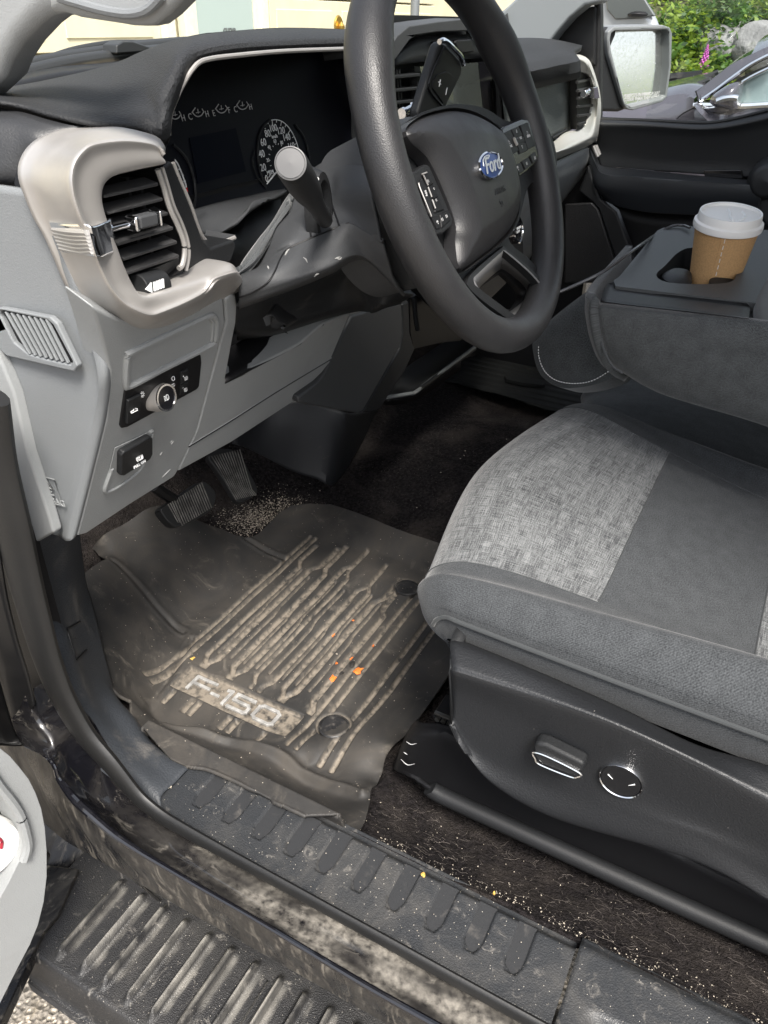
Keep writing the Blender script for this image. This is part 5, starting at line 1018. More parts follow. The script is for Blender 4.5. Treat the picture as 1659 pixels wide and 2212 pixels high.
# left side of the folded backrest
b.grid([pts('D', [(1297, 652, .935), (1400, 662, .935), (1615, 686, .935), (1800, 710, .935)], x=.93),
        pts('D', [(1293, 672, .925), (1400, 690, .922), (1615, 722, .922), (1800, 745, .922)], x=.93),
        pts('D', [(1303, 735, .930), (1400, 770, .925), (1615, 830, .925), (1800, 870, .925)], x=.93),
        pts('D', [(1325, 788, .955), (1420, 840, .945), (1615, 898, .94), (1800, 960, .94)], x=.93),
        pts('D', [(1360, 812, 1.0), (1450, 857, .98), (1660, 922, .97), (1800, 985, .97)], x=.93),
        pts('D', [(1400, 815, 1.2), (1500, 862, 1.18), (1700, 925, 1.15), (1850, 985, 1.15)], x=.93)], 36, 40)
b.grid([pts('D', [(1297, 652, .935), (1293, 672, .925), (1303, 735, .93), (1325, 788, .955), (1360, 812, 1.0)], x=.93), [p + np.array([.05, .018, 0]) for p in pts('D', [(1297, 652, .935), (1293, 672, .925), (1303, 735, .93), (1325, 788, .955), (1360, 812, 1.0)], x=.93)],
        [p + np.array([.30, .03, 0]) for p in pts('D', [(1297, 652, .935), (1293, 672, .925), (1303, 735, .93), (1325, 788, .955), (1360, 812, 1.0)], x=.93)]], 20, 20)
fb = b.build('folded_backrest', m_twilld, ms, solid=.01)
b = MB(); b.tube(pts('D', [(1293, 655), (1289, 672), (1297, 735), (1320, 786), (1345, 806)], x=.93), .0016, 6, res=40); b.build('piping', m_twill, fb)
# console tray: a flat lid with two holder wells
ZT = 1.270
top = pts('D', [(1322, 608), (1345, 592), (1430, 496), (1480, 490), (1659, 502), (1760, 510), (1700, 660), (1625, 650), (1600, 655)], z=ZT)
b = MB()
cupc = pt('D', 1541, 590, z=ZT - .006)
well = [pt('c' if False else 'd', u, v, z=ZT) for u, v in [(1178, 120), (1215, 85), (1270, 30), (1330, 8), (1480, 12), (1555, 45), (1570, 70), (1530, 110), (1500, 155), (1400, 165), (1330, 165), (1240, 160), (1190, 145)]]
wellc = np.mean(well, 0)
well = cr([wellc + (p - wellc) * np.array([1, 1, 0]) for p in well], 50, True)
top = [pt('D', u, v, z=ZT) for u, v in [(1325, 606), (1338, 597), (1420, 498), (1432, 492), (1480, 488), (1820, 505), (1840, 680), (1640, 655), (1610, 652), (1330, 618)]]
b.prism(top, (0, 0, -.012), hole=well); con = b.build('console_tray', mat('console_plastic', (.040, .043, .045), .5, bump=[('noise', 900, .35, .001)], var=(3, .1)), ms, bevel=.003)
b = MB()
b.grid([[p + np.array([0, 0, -.001]) for p in pts('D', [(1325, 608, ZT), (1400, 624, ZT), (1520, 640, ZT), (1612, 652, ZT)], z=ZT)],
        pts('D', [(1310, 616, ZT - .004), (1400, 634, ZT - .004), (1520, 650, ZT - .004), (1620, 662, ZT - .004)], z=ZT),
        pts('D', [(1298, 648, .934), (1400, 660, .934), (1520, 674, .934), (1618, 688, .934)], x=.93),
        pts('D', [(1300, 656, .94), (1400, 668, .94), (1520, 682, .94), (1618, 694, .94)], x=.93)], 14, 20)
b.build('console_edge', m_char, con, solid=.004)
b = MB(); lo_ = [p + np.array([0, 0, -.075]) for p in [wellc + (q - wellc) * .86 for q in well]]; mid_ = [p + np.array([0, 0, -.006]) for p in [wellc + (q - wellc) * .985 for q in well]]
b.grid([well + [well[0]], mid_ + [mid_[0]], lo_ + [lo_[0]]]); b.prism(lo_, (0, 0, -.004)); b.build('holder_well', m_blk, con, solid=.0)
b = MB()
b.dome(cr([pt('d', u, v, z=ZT - .008) for u, v in [(1200, 128), (1250, 100), (1320, 110), (1330, 150), (1320, 164), (1240, 160)]], 30, True), (0, 0, 1), .006, 5, 3, drop=.06)
b.dome(cr([pt('d', u, v, z=ZT - .008) for u, v in [(1405, 150), (1440, 110), (1540, 60), (1560, 70), (1530, 112), (1500, 155), (1420, 164)]], 30, True), (0, 0, 1), .006, 5, 3, drop=.06)
b.build('holder_flap', m_char, con)
b = MB(); b.prism(pts('D', [(1636, 690), (1633, 640), (1660, 590), (1700, 540), (1900, 560), (1900, 720), (1660, 700)], z=ZT + .004), (0, 0, -.05)); b.build('storage_lid', m_twilld, ms, bevel=.008)
b = MB(); b.prism(pts('D', [(1615, 655), (1640, 640), (1640, 686), (1616, 690)], z=ZT - .01), (0, 0, -.04)); b.build('lid_hinge', m_char, con, bevel=.002)
b = MB(); b.box((1.185, -.19, 1.20), (.44, .62, .10)); b.build('backrest_core', m_twilld, ms, bevel=.02)
b = MB(); b.box((1.71, -.26, .90), (.44, .70, .24)); psn = b.build('passenger_seat', m_twill, T, bevel=.05, seg=5)
b = MB(); b.box((1.71, -.62, 1.28), (.46, .14, .62), [[1, 0, 0], nrm(np.array([0, 1, .22])), nrm(np.array([0, -.22, 1]))]); b.build('seat_back', m_twill, psn, bevel=.05, seg=5)
b = MB(); b.box((.85, -.66, 1.28), (.50, .14, .62), [[1, 0, 0], nrm(np.array([0, 1, .22])), nrm(np.array([0, -.22, 1]))]); b.build('seat_back', m_twill, seat, bevel=.05, seg=5)
# head restraint of the folded backrest
b = MB()
hr = [(1150, 745), (1158, 722), (1190, 690), (1240, 650), (1300, 608), (1330, 597), (1345, 640), (1345, 760), (1335, 800), (1318, 818), (1270, 834), (1215, 838), (1180, 822), (1160, 795)]
HP = ((1.06, .26, 1.1), nrm(np.array([-.75, .25, .35])))
HO = cr([pt('D', u, v, pl=HP) for u, v in hr], 70, True)
b.dome(HO, -np.array(HP[1]) * -1, .022, 12, 2.6, drop=.05); b.uv = [(v_[1], v_[2]) for v_ in b.v]; head = b.build('head_restraint', m_twilld, ms)
b = MB(); HS = cr([pt('D', u, v, pl=HP) + np.array(HP[1]) * .009 for u, v in [(1172, 738), (1170, 770), (1182, 802), (1205, 822), (1240, 830), (1280, 826), (1315, 808), (1335, 790)]], 80)
for i in range(0, 78, 2): b.tube([HS[i], HS[i + 1]], .0007, 5)
b.build('white_stitching', m_white, head)

# ---- paper coffee cup, things that lie loose --------------------------------
axd = nrm(np.array([-.13, -.02, 1])); base_c = pt('D', 1545, 590, z=1.262) - axd * .060; hb = .060 + .066; h_ = hb
CUP = thing('coffee_cup', 'brown paper takeaway coffee cup with white plastic lid in the console holder', 'cup', tuple(base_c))
c1 = nrm(np.cross(axd, [0, 1, 0])); c2 = np.cross(axd, c1)
m_kraft = mat('kraft_paper', (.47, .28, .125), .75, bump=[('noise', 300, .2, .001)], var=(500, .12))
b = MB()
b.lathe(base_c, [(.0001, 0), (.0270, 0), (.0265, .002), (.0405, hb), (.0395, hb)], 64, (c1, c2, axd)); cb = b.build('paper_cup', m_kraft, CUP)
b = MB(); b.lathe(base_c, [(.0414, hb - .004), (.0433, hb - .003), (.0438, hb + .001), (.0430, hb + .005), (.0410, hb + .006), (.0400, hb + .007), (.0392, hb + .0150), (.0384, hb + .0165), (.0366, hb + .0165), (.0355, hb + .0130), (.0001, hb + .0125)], 72, (c1, c2, axd)); lid = b.build('plastic_lid', mat('white_plastic_lid', (.78, .77, .75), .35, bump=[('noise', 60, .05, .001)]), CUP)
b = MB(); b.lathe(base_c, [(.0366, hb + .0166), (.0386, hb + .0170), (.0379, hb + .0161)], 72, (c1, c2, axd)); b.tube([base_c + axd * (hb + .0130) + c1 * x_ + c2 * y_ for x_, y_ in [(-.02, -.006), (-.008, -.002), (.008, .001), (.02, .006)]], .0016, 6, res=20); b.tube([base_c + axd * (hb + .0130) + c1 * x_ + c2 * y_ for x_, y_ in [(-.018, .012), (0, .018), (.018, .014)]], .0012, 6, res=20); b.build('lid_rim', m_white, lid)
def cup_pt(u, v):                             # nearest cup wall point under a pixel, found by marching the view ray
    a_, bb_, s_ = K['D']; r_ = nrm(CM @ np.array([(u - CX) / FPX, (v - CY) / FPX, 1])); t_ = .9
    for _ in range(400):
        p = CP + r_ * t_; q = p - base_c; hh = q.dot(axd); rad_ = np.linalg.norm(q - axd * hh); R_ = .0265 + (.0140) * hh / hb
        if rad_ < R_ + .0004: return p
        t_ += .0008
    return p
b = MB(); L = [(1569, 505), (1565, 520), (1560, 540), (1556, 556), (1551, 572), (1546, 590), (1544, 600)]
for i in range(7):
    f0, f1 = i / 7, (i + .62) / 7; pa = cup_pt(1570 - 25 * f0, 503 + 98 * f0); pb_ = cup_pt(1570 - 25 * f1, 503 + 98 * f1); b.tube([pa, pb_], .00045, 4)
b.build('printed_line', m_white, cb)
b = MB(); pa = [cup_pt(1563 - 30 * f, 500 + 110 * f) for f in np.linspace(0, 1, 6)]; b.tube(pa, .00035, 4); b.build('paper_seam', m_kraft, cb)

cable = [pt('D', 1490, 492, z=ZT + .006), pt('D', 1474, 487, z=ZT + .004), pt('D', 1450, 489, z=ZT + .003), pt('D', 1415, 508, z=ZT - .002), pt('D', 1380, 532, x=1.14), pt('D', 1330, 568, x=1.06), pt('D', 1290, 594, x=1.02), pt('D', 1215, 628, x=1.0), pt('D', 1160, 648, x=.98)]
b = MB(); b.tube(cable, .0022, 8, res=80); b.build('charging_cable', mat('cable_sleeve', (.06, .06, .063), .25), None, origin=tuple(cable[0]), label='thin black charging cable stretched from the console tray to the dashboard', category='cable')
# small gilded figure on the dash
m_gold = mat('gold_paint', (.65, .42, .10), .3, metal=.8)
fo_ = pt('D', 738, 92, y=.78); fo_[2] = 1.487
FIG = thing('dashboard_figurine', 'small gold and pink figurine standing on the dashboard behind the steering wheel', 'figurine', tuple(fo_))
b = MB(); c_ = fo_ + np.array([0, 0, 0])
b.lathe(c_, [(.0001, 0), (.012, 0), (.013, .004), (.010, .012), (.007, .018), (.009, .024), (.006, .032), (.003, .036), (.0055, .041), (.0055, .046), (.0001, .052)], 20); fg = b.build('figure', m_gold, FIG)
b = MB(); b.lathe(c_ + [0, .006, .047], [(.0001, -.002), (.012, -.002), (.014, 0), (.012, .002), (.0001, .002)], 20, ([1, 0, 0], [0, 0, 1], [0, -1, 0])); b.build('halo_disc', m_gold, FIG)
b = MB(); b.lathe(c_ + [-.012, -.006, 0], [(.0001, 0), (.007, 0), (.008, .005), (.004, .013), (.0001, .016)], 14); b.lathe(c_ + [-.024, -.004, 0], [(.0001, 0), (.004, 0), (.003, .008), (.0001, .01)], 12); b.build('pink_flower', mat('pink_petal', (.6, .25, .28), .5), FIG)
b = MB(); b.lathe(c_ + [.004, -.012, 0], [(.0001, 0), (.008, 0), (.008, .009), (.0001, .012)], 14); b.build('green_leaf', mat('green_leaf_paint', (.08, .22, .12), .5), FIG)

# ================================================================== floor
b = MB()
FC = [(.462, -.9, .792), (.462, -.3, .792), (.462, .1, .792), (.462, .4, .79), (.50, -.3, .755), (.50, .1, .755), (.50, .4, .75), (.56, -.3, .715), (.56, .2, .712), (.60, .3, .70), (.62, 0, .70), (.7, -.5, .70), (.62, .6, .692), (.8, .4, .692), (.95, .6, .692), (.8, .75, .695), (.95, .78, .70),
      (.55, .9, .80), (.75, 1.0, .86), (1.0, 1.05, .88), (1.3, 1.05, .9), (1.1, .5, .70), (1.15, .72, .705), (1.3, .5, .735), (1.45, .6, .745), (1.3, .3, .735), (1.6, .5, .735), (1.75, .6, .705), (1.9, .5, .70), (1.9, .2, .70), (1.8, 0, .70), (1.9, 1.0, .82), (1.9, -.9, .70), (.9, -.9, .70), (1.2, 0, .72), (1.3, .85, .76)]
ff = rbf(FC)
b = MB(); b.grid([[(.46, 1.08, .86), (1.2, 1.1, .9), (1.96, 1.08, .86)], [(.46, 1.16, 1.1), (1.2, 1.16, 1.1), (1.96, 1.16, 1.1)], [(.46, 1.1, 1.40), (1.2, 1.15, 1.42), (1.96, 1.1, 1.40)]], 4, 6); b.build('firewall', m_blk, T, solid=.02)

# ---- driver's rubber mat ----------------------------------------------------
MZ = .705
mo_ = [('e', 395, 240, .80), ('e', 410, 218, .81), ('e', 430, 198, .82), ('e', 540, 125, .83), ('e', 640, 65, .84), ('e', 700, 52, .83), ('e', 800, 95, .80), ('e', 880, 128, .77), ('e', 960, 155, .74), ('e', 1030, 185, .725), ('e', 1080, 192, .718), ('e', 1115, 175, .716), ('e', 1160, 130, .718), ('e', 1205, 82, .72), ('e', 1260, 52, .722), ('e', 1340, 43, .725), ('e', 1430, 47, .728), ('e', 1540, 82, .733), ('e', 1659, 132, .735),
       ('f', 120, 175, .735), ('f', 330, 240, .735), ('f', 420, 420, .725), ('f', 420, 620, .718), ('f', 300, 750, .715), ('f', 200, 900, .712), ('f', 100, 1040, .712), ('g', 1659, 190, .715), ('g', 1605, 290, .728), ('g', 1592, 380, .745), ('g', 1575, 450, .76), ('g', 1550, 482, .768), ('g', 1515, 484, .775), ('g', 1440, 462, .79), ('g', 1320, 412, .812), ('g', 1200, 358, .812), ('g', 1050, 279, .812),
       ('g', 950, 234, .812), ('g', 880, 208, .812), ('g', 800, 197, .812), ('g', 735, 172, .81), ('g', 650, 95, .80), ('e', 600, 1010, .798), ('e', 565, 940, .795), ('e', 568, 895, .79), ('e', 520, 870, .792), ('e', 490, 845, .793), ('e', 440, 770, .795), ('e', 390, 680, .80), ('e', 355, 610, .81), ('e', 335, 530, .815), ('e', 318, 450, .82), ('e', 312, 395, .825), ('e', 320, 378, .825), ('e', 380, 330, .825), ('e', 450, 284, .82), ('e', 470, 284, .815), ('e', 425, 268, .80)]
MO = [pt(k, u, v, z=z_) for k, u, v, z_ in mo_]
inner = [('e', 820, 640, .70), ('e', 660, 930, .70), ('e', 1000, 1080, .70), ('e', 1340, 1190, .70), ('f', 0, 1200, .702), ('e', 830, 700, .70), ('e', 1230, 320, .70), ('e', 1330, 200, .70), ('e', 1600, 280, .70), ('f', 60, 300, .702), ('f', 200, 420, .703), ('f', 150, 800, .702), ('e', 1100, 700, .698), ('e', 1400, 500, .698), ('e', 1500, 900, .698), ('e', 1400, 1000, .698), ('e', 1650, 600, .698), ('e', 900, 900, .70),
         ('e', 740, 560, .712), ('e', 700, 430, .745), ('e', 900, 350, .725), ('e', 1050, 350, .708), ('e', 560, 620, .755), ('e', 480, 400, .80), ('e', 640, 730, .725), ('e', 620, 860, .725), ('e', 560, 300, .79), ('e', 700, 200, .79), ('e', 1180, 230, .706), ('e', 1250, 150, .708),
         ('e', 720, 1015, .712), ('e', 900, 1040, .712), ('e', 1100, 1085, .712), ('e', 1330, 1150, .711), ('e', 1500, 1240, .711), ('g', 1540, 290, .715), ('g', 1560, 330, .722), ('e', 640, 960, .735)]
MI = [pt(k, u, v, z=z_) for k, u, v, z_ in inner]
mf = rbf(MO + MI)
ra = pt('e', 720, 1015, z=.712)
tb = [pt('e', 820, 755, z=.70), pt('e', 1310, 970, z=.70), pt('e', 1235, 1065, z=.70), pt('e', 745, 840, z=.70)]
tx0, tx1 = (tb[2][0] + tb[3][0]) / 2, (tb[0][0] + tb[1][0]) / 2; ty0, ty1 = (tb[1][1] + tb[2][1]) / 2, (tb[0][1] + tb[3][1]) / 2
def chan(x, y):                               # depth of the moulded channels, 0..1
    d = np.zeros_like(x)
    X0 = tx1 + .008
    for i in range(9):
        yb = ty1 - .004 - i * .0242 + .004 * math.sin(i * 2.1)
        xa, xb = X0 + .002, (1.045 - .012 * abs(i - 3))
        jog = .010 * (1 if i % 2 else -1)
        yc = yb + jog * (1 - ss(X0 + .008, X0 + .028, x)) * .8 - jog * ss(xb - .075 - .01 * (i % 3), xb - .052 - .01 * (i % 3), x)
        w_ = .0048 + .0010 * math.sin(i)
        d = np.maximum(d, (1 - ss(w_ * .72, w_, np.abs(y - yc))) * ss(xa - .004, xa, x) * (1 - ss(xb, xb + .004, x)))
    for i in range(8):
        yc = ty1 - .016 - i * .0242; d = np.maximum(d, .8 * (1 - ss(.0014, .0026, np.abs(y - yc - .004 * ss(.80, .83, x)))) * ss(X0 + .035, X0 + .04, x) * (1 - ss(.93 - .012 * (i % 3), .935 - .012 * (i % 3), x)))
    for yc in (ty1 + .020, ty1 + .032, ty0 - .014, ty0 - .030, ty0 - .066, ty0 - .085):
        d = np.maximum(d, (1 - ss(.0026, .0042, np.abs(y - yc))) * ss(.575, .580, x) * (1 - ss(1.03, 1.035, x)))
    for k, yc in enumerate((ty1 - .012, ty1 - .048, ty1 - .060, ty1 - .115, ty1 - .128, ty1 - .175)):
        d = np.maximum(d, (1 - ss(.0034, .0048, np.abs(y - yc))) * ss(.562, .566, x) * (1 - ss(tx0 - .008, tx0 - .004, x)))
    bx = ss(tx0 - .002, tx0, x) * (1 - ss(tx1, tx1 + .002, x)) * ss(ty0 - .002, ty0, y) * (1 - ss(ty1, ty1 + .002, y))
    d = np.maximum(d, bx)
    for (q, rr0) in ((pt('e', 1443, 1015, z=.70), .030), (pt('f', 100, 410, z=.70), .027)):
        r_ = np.hypot(x - q[0], y - q[1]); d = d * ss(rr0 - .004, rr0, r_); d = np.maximum(d, (1 - ss(.0012, .0022, np.abs(r_ - rr0 + .006))) * .6)
    for q0_ in ():
        pass
    return d
# ridge of the raised lip near the sill
rp = np.array([pt('e', u, v, z=.722)[:2] for u, v in [(720, 1005), (800, 1012), (900, 1030), (1000, 1050), (1100, 1080), (1200, 1125), (1300, 1175), (1400, 1222), (1500, 1270), (1560, 1310)]])
cz_ = [np.array([pt('e', u, v, z=z_)[:2] for u, v, z_ in L]) for L in ([(480, 284, .81), (560, 350, .79), (620, 410, .77), (680, 480, .745), (720, 540, .72), (790, 600, .705)], [(1060, 195, .72), (1140, 240, .71), (1230, 290, .70)], [(630, 905, .71), (740, 780, .705), (830, 640, .70)])]
def mz(x, y):
    P = np.stack([x, y], 1); A_ = rp[:-1]; B_ = rp[1:]; dm = np.full(len(x), 9.)
    for a_, c_ in zip(A_, B_):
        t_ = np.clip(((P - a_) @ (c_ - a_)) / ((c_ - a_) @ (c_ - a_)), 0, 1); dm = np.minimum(dm, np.linalg.norm(P - a_ - t_[:, None] * (c_ - a_), axis=1))
    q_ = mf(x, y) - .7045; z = .700 + .5 * (q_ + np.sqrt(q_ * q_ + 9e-6)) + .0135 * np.exp(-(dm / .0085) ** 2)
    z += .0008 * np.sin(x * 41 + 2 * np.sin(y * 33))
    for L in cz_:
        dm = np.full(len(x), 9.)
        for a_, c_ in zip(L[:-1], L[1:]):
            t_ = np.clip(((P - a_) @ (c_ - a_)) / ((c_ - a_) @ (c_ - a_)), 0, 1); dm = np.minimum(dm, np.linalg.norm(P - a_ - t_[:, None] * (c_ - a_), axis=1))
        z = z - .0035 * np.exp(-(dm / .0035) ** 2) + .0015 * np.exp(-((dm - .009) / .004) ** 2)
    z = np.where(y < .56, np.maximum(z, .8065 - 6 * np.clip(x - .463, 0, 1)), z)
    return z - .0062 * chan(x, y)
m_mat = mat('dirty_mat_rubber', (.028, .027, .026), .62, bump=[('noise', 260, .25, .001)], var=(9, .25), dirt=((.064, .056, .047), 8, .34, .76, .95), dirt2=((.21, .185, .152), 22, .54, .80, .6), speck=((.5, .44, .36), 240, .15, .04), swirl=.9)
# caked dirt in the channels: a real attribute of the mat, driven by channel depth
cake(m_mat, (.20, .172, .138), 120, 3.6, -1.05)
b = MB(); XY, Z = polygrid(b, MO, .0016, mz); mo3 = (.80, .55, .69)
matt = b.build('floor_mat', m_mat, None, solid=.004, fix=False, origin=mo3, smooth=True, ang=80, label='dirty black rubber floor mat with moulded grooves and raised lettering on the driver side', category='floor mat')
matt['_loc'] = list(mo3)
at_ = matt.data.attributes.new('caked', 'FLOAT', 'POINT')
at_.data.foreach_set('value', np.clip(chan(XY[:, 0], XY[:, 1]), 0, 1))
# raised lettering reads from the door: baseline runs to the rear, tops point inboard
b = MB()
def stroke(mb, L, o_, s_, w_):
    for (a_, c_) in zip(L[:-1], L[1:]):
        A_ = o_ + np.array([a_[1] * s_, -(a_[0] + .22 * a_[1]*0) * s_, 0]); B_ = o_ + np.array([c_[1] * s_, -c_[0] * s_, 0]); d = B_ - A_; l_ = np.linalg.norm(d); d = d / l_; n_ = np.array([-d[1], d[0], 0])
        mb.box((A_ + B_) / 2, (l_ + w_ * .9, w_, .0042 + .0002 * random.random()), [d, n_, [0, 0, 1]])
H_ = .026; zt = float(mz(np.array([tx0 + .02]), np.array([(ty0 + ty1) / 2]))[0]) + .0018; xb_ = tx0 + .011; y_ = ty1 - .018
def mpos(yy): return np.array([xb_, yy, zt])
F_ = [(.12, 0), (.12, .95), (1.3, .95)]; F2 = [(.12, .5), (1.15, .5)]
for L, dy in (([(.1, 0), (.1, 1), (1.45, 1)], 0), ([(.1, .5), (1.25, .5)], 0), ([(1.62, .32), (2.05, .32)], 0), ([(2.35, .95), (2.6, 1), (2.6, 0)], 0),
              ([(4.15, 1), (3.0, 1), (3.0, .55), (4.0, .55), (4.15, .4), (4.15, .12), (4.0, 0), (2.95, 0)], 0), ([(4.6, .15), (4.6, .85), (4.8, 1), (5.7, 1), (5.9, .85), (5.9, .15), (5.7, 0), (4.8, 0), (4.6, .15)], 0)):
    stroke(b, L, mpos(y_), H_, .0052)
b.build('raised_lettering', mat('worn_lettering', (.30, .295, .285), .5, var=(90, .3)), matt, bevel=.0008, smooth=False)
for q in (pt('e', 1443, 1015, z=.705), pt('f', 100, 410, z=.705)):
    q[2] = float(mz(q[:1], q[1:2])[0]) + .001; b = MB(); b.lathe(q, [(.022, -.006), (.022, .002), (.0195, .0035), (.0188, .0), (.0035, -.0008), (.003, .0008), (.0001, .0008)], 48); b.build('retention_post', mat('post_plastic', (.02, .02, .021), .3, dirt=(DUST, 50, .5, .8, .5)) if 'post_plastic' not in bpy.data.materials else bpy.data.materials['post_plastic'], matt)

PB = [(.463, -1.0), (1.96, -1.0), (1.96, 1.10), (.52, 1.10), (.48, .75), (.463, .55)]
def carp(x, y): return ff(x, y) + .0015 * np.sin(x * 37 + 3 * np.sin(y * 21)) 

def carp2(x, y):
    z = carp(x, y); P = np.stack([x, y], 1); k_ = inside(P, np.array(MO)[:, :2]); q = mf(x, y) - .016; return np.where(k_, np.minimum(z, q), z)
b = MB(); polygrid(b, PB, .010, carp2); b.build('cab_carpet', m_carpet, T, solid=.01, fix=False)
# passenger mat
b = MB(); po = [pt('D', u, v, z=.742) for u, v in [(945, 818), (1000, 775), (1060, 752), (1150, 790), (1300, 830), (1330, 880), (1262, 892), (1180, 880), (1080, 850), (985, 822)]]
def pz(x, y): return .742 + .004 * (np.sin(y * 150) > .2) * (np.abs(x - 1.8) < .5)
P2 = [(1.62, .25), (1.9, .22), (1.93, .9), (1.62, .86)]
polygrid(b, [p[:2] for p in po], .004, lambda x, y: .738 + .0035 * ss(-.2, .2, np.sin(x * 190))); b.prism([pt('d', u, v, z=.744) for u, v in [(525, 570), (600, 572), (680, 592), (690, 610), (600, 600), (530, 585)]], (0, 0, .004))
b.build('floor_mat', mat('clean_mat_rubber', (.014, .015, .015), .85, spec=.2, dirt=(DUST, 20, .6, .8, .3)), None, solid=.004, origin=tuple(po[0]), label='dark rubber floor mat on the passenger side, beyond the tunnel carpet', category='floor mat')

# ---- sill trim ---------------------------------------------------------------
m_sill = mat('sill_plastic', (.026, .028, .031), .42, bump=[('voronoi', 600, .4, .0008)], dirt=((.10, .093, .083), 9, .4, .8, .5), dirt2=((.36, .33, .29), 60, .56, .80, .5, (1, 1, 1)), speck=((.5, .46, .4), 420, .2, .10), swirl=1.2)
gy = [pt(k, u, v, z=.8)[1] for k, u, v in [('g', 850, 395), ('g', 975, 465), ('g', 1105, 535), ('g', 1245, 610), ('g', 1380, 690), ('g', 1535, 770), ('h', 25, 860), ('h', 195, 950), ('h', 365, 1045), ('h', 545, 1140)]]
def sill(x, y):
    z = np.full_like(x, .800) - .016 * ss(.444, .460, x) - .006 * (1 - ss(.366, .372, x))
    for yc in gy:
        t_ = ss(.3955, .398, x) * (1 - ss(.4485, .451, x)); c_ = yc + .0028 
        w_ = .0098 - .0035 * (1 - ss(.397, .410, x))
        z -= .0045 * t_ * (1 - ss(w_ - .0012, w_, np.abs(y - c_)))
    return z
b = MB(); polygrid(b, [(.3665, .0115), (.468, .0115), (.468, .50), (.455, .52), (.3665, .475)], .0016, sill); sillp = b.build('sill_plate', m_sill, T, solid=.004, smooth=True, ang=80, fix=False)
m_inl = mat('groove_rubber', (.026, .027, .029), .5, bump=[('noise', 700, .2, .0006)], dirt=(DUST, 30, .55, .8, .35), speck=((.5, .46, .4), 300, .16, .06))
for yc in gy:
    b = MB(); b.prism([np.array([x_, yc + y_, .7966]) for x_, y_ in [(.4495, -.0065), (.4495, .0120), (.416, .0125), (.4035, .0095), (.3985, .0035), (.3985, -.0005), (.406, -.0062)]], (0, 0, -.003)); b.build('tread_groove', m_inl, sillp)
b = MB()
def sill2(x, y): return .800 - .010 * ss(.452, .466, x) - .016 * (1 - ss(.392, .400, x)) * (1 - ss(-.03, -.012, y)) - .004 * (1 - ss(.366, .372, x))
polygrid(b, [(.3665, -.9), (.468, -.9), (.468, .0085), (.3665, .0085)], .0045, sill2); b.build('rear_sill_plate', m_sill, T, solid=.004, smooth=True, ang=80, fix=False)
b = MB()   # kick panel sweeping into the sill
row0 = [pt('e', u, v, x=x_) for u, v, x_ in [(150, 180, .445), (165, 260, .443), (180, 340, .44), (205, 430, .437), (245, 550, .432), (290, 650, .426), (335, 800, .418), (390, 950, .410), (470, 1075, .402), (560, 1180, .394), (640, 1262, .387), (695, 1320, .384)]]
row2 = [pt('e', u, v, x=x_) for u, v, x_ in [(298, 185, .50), (303, 260, .50), (310, 340, .50), (322, 430, .495), (340, 540, .49), (375, 650, .485), (440, 800, .478), (510, 900, .468), (575, 975, .458), (640, 1070, .443), (740, 1150, .435), (830, 1188, .437)]]
row1 = [(a_ + c_) / 2 + np.array([-.003, 0, .002]) for a_, c_ in zip(row0, row2)]
rowm = [np.array([max(.373, p[0] - .035), p[1] - .012, p[2] - .012]) for p in row0]
row3 = [p + np.array([.06, .05, -.01]) if i < 6 else p + np.array([.015, 0, -.05]) for i, p in enumerate(row2)]
b.grid([rowm, row0, row1, row2, row3], 24, 60); kick = b.build('kick_panel', m_kick, T, solid=.004)
b = MB(); b.tube(cr(snap(kick, 'e', [(345, 562), (300, 588), (291, 605), (325, 715), (336, 720), (372, 685)], .0003), 60), .0012, 6); b.build('access_cover', m_blk, kick)

# ---- door seal, painted sill, rocker ------------------------------------------
SXp = .362
sp_ = [('e', -60, -420), ('e', -20, -150), ('e', 40, 100), ('e', 95, 330), ('e', 145, 520), ('e', 200, 710), ('e', 268, 880), ('e', 365, 1045), ('e', 480, 1180), ('g', 590, 340), ('g', 690, 425), ('g', 800, 492), ('g', 1000, 603), ('g', 1300, 768), ('g', 1659, 966), ('g', 2000, 1155), ('g', 2500, 1430)]
SP = [pt(k, u, v, x=SXp) for k, u, v in sp_]
b = MB(); ell_ = [(1.25 * math.cos(q), .62 * math.sin(q)) for q in np.linspace(0, 2 * math.pi, 17)[:-1]]
wd = [.019, .019, .019, .018, .017, .016, .015, .013, .010, .0085, .0075, .0072, .007, .007, .007, .007, .007]
b.tube(SP, wd, res=140, up=(1, 0, 0), prof=[(c_[0], c_[1]) for c_ in ell_]); b.build('door_seal', m_seal, T)
# inner flap of the seal lying on the trim
GL = [('e', 40, 1000), ('e', 70, 1080), ('g', 218, 190), ('g', 262, 275), ('g', 330, 362), ('g', 415, 440), ('g', 500, 512), ('g', 600, 580), ('g', 700, 640), ('g', 850, 728), ('g', 1100, 872), ('g', 1400, 1052), ('g', 1659, 1205), ('g', 2100, 1450), ('g', 2600, 1720)]
AO = [('e', 130, 860), ('e', 170, 980), ('g', 250, 90), ('g', 320, 200), ('g', 400, 310), ('g', 480, 390), ('g', 570, 450), ('g', 660, 505), ('g', 750, 555), ('g', 880, 630), ('g', 1100, 755), ('g', 1400, 922), ('g', 1659, 1068), ('g', 2100, 1310), ('g', 2600, 1580)]
BO = [('e', -60, 960), ('g', -40, 100), ('g', 60, 330), ('g', 190, 455), ('g', 280, 530), ('g', 350, 570), ('g', 420, 612), ('g', 480, 645), ('g', 560, 690), ('g', 740, 795), ('g', 1000, 940), ('g', 1300, 1110), ('g', 1659, 1310), ('g', 2100, 1550), ('g', 2600, 1830)]
xs_g = [.335, .332, .328, .325, .322, .320, .319, .319, .320, .321, .322, .322, .322, .322, .322]
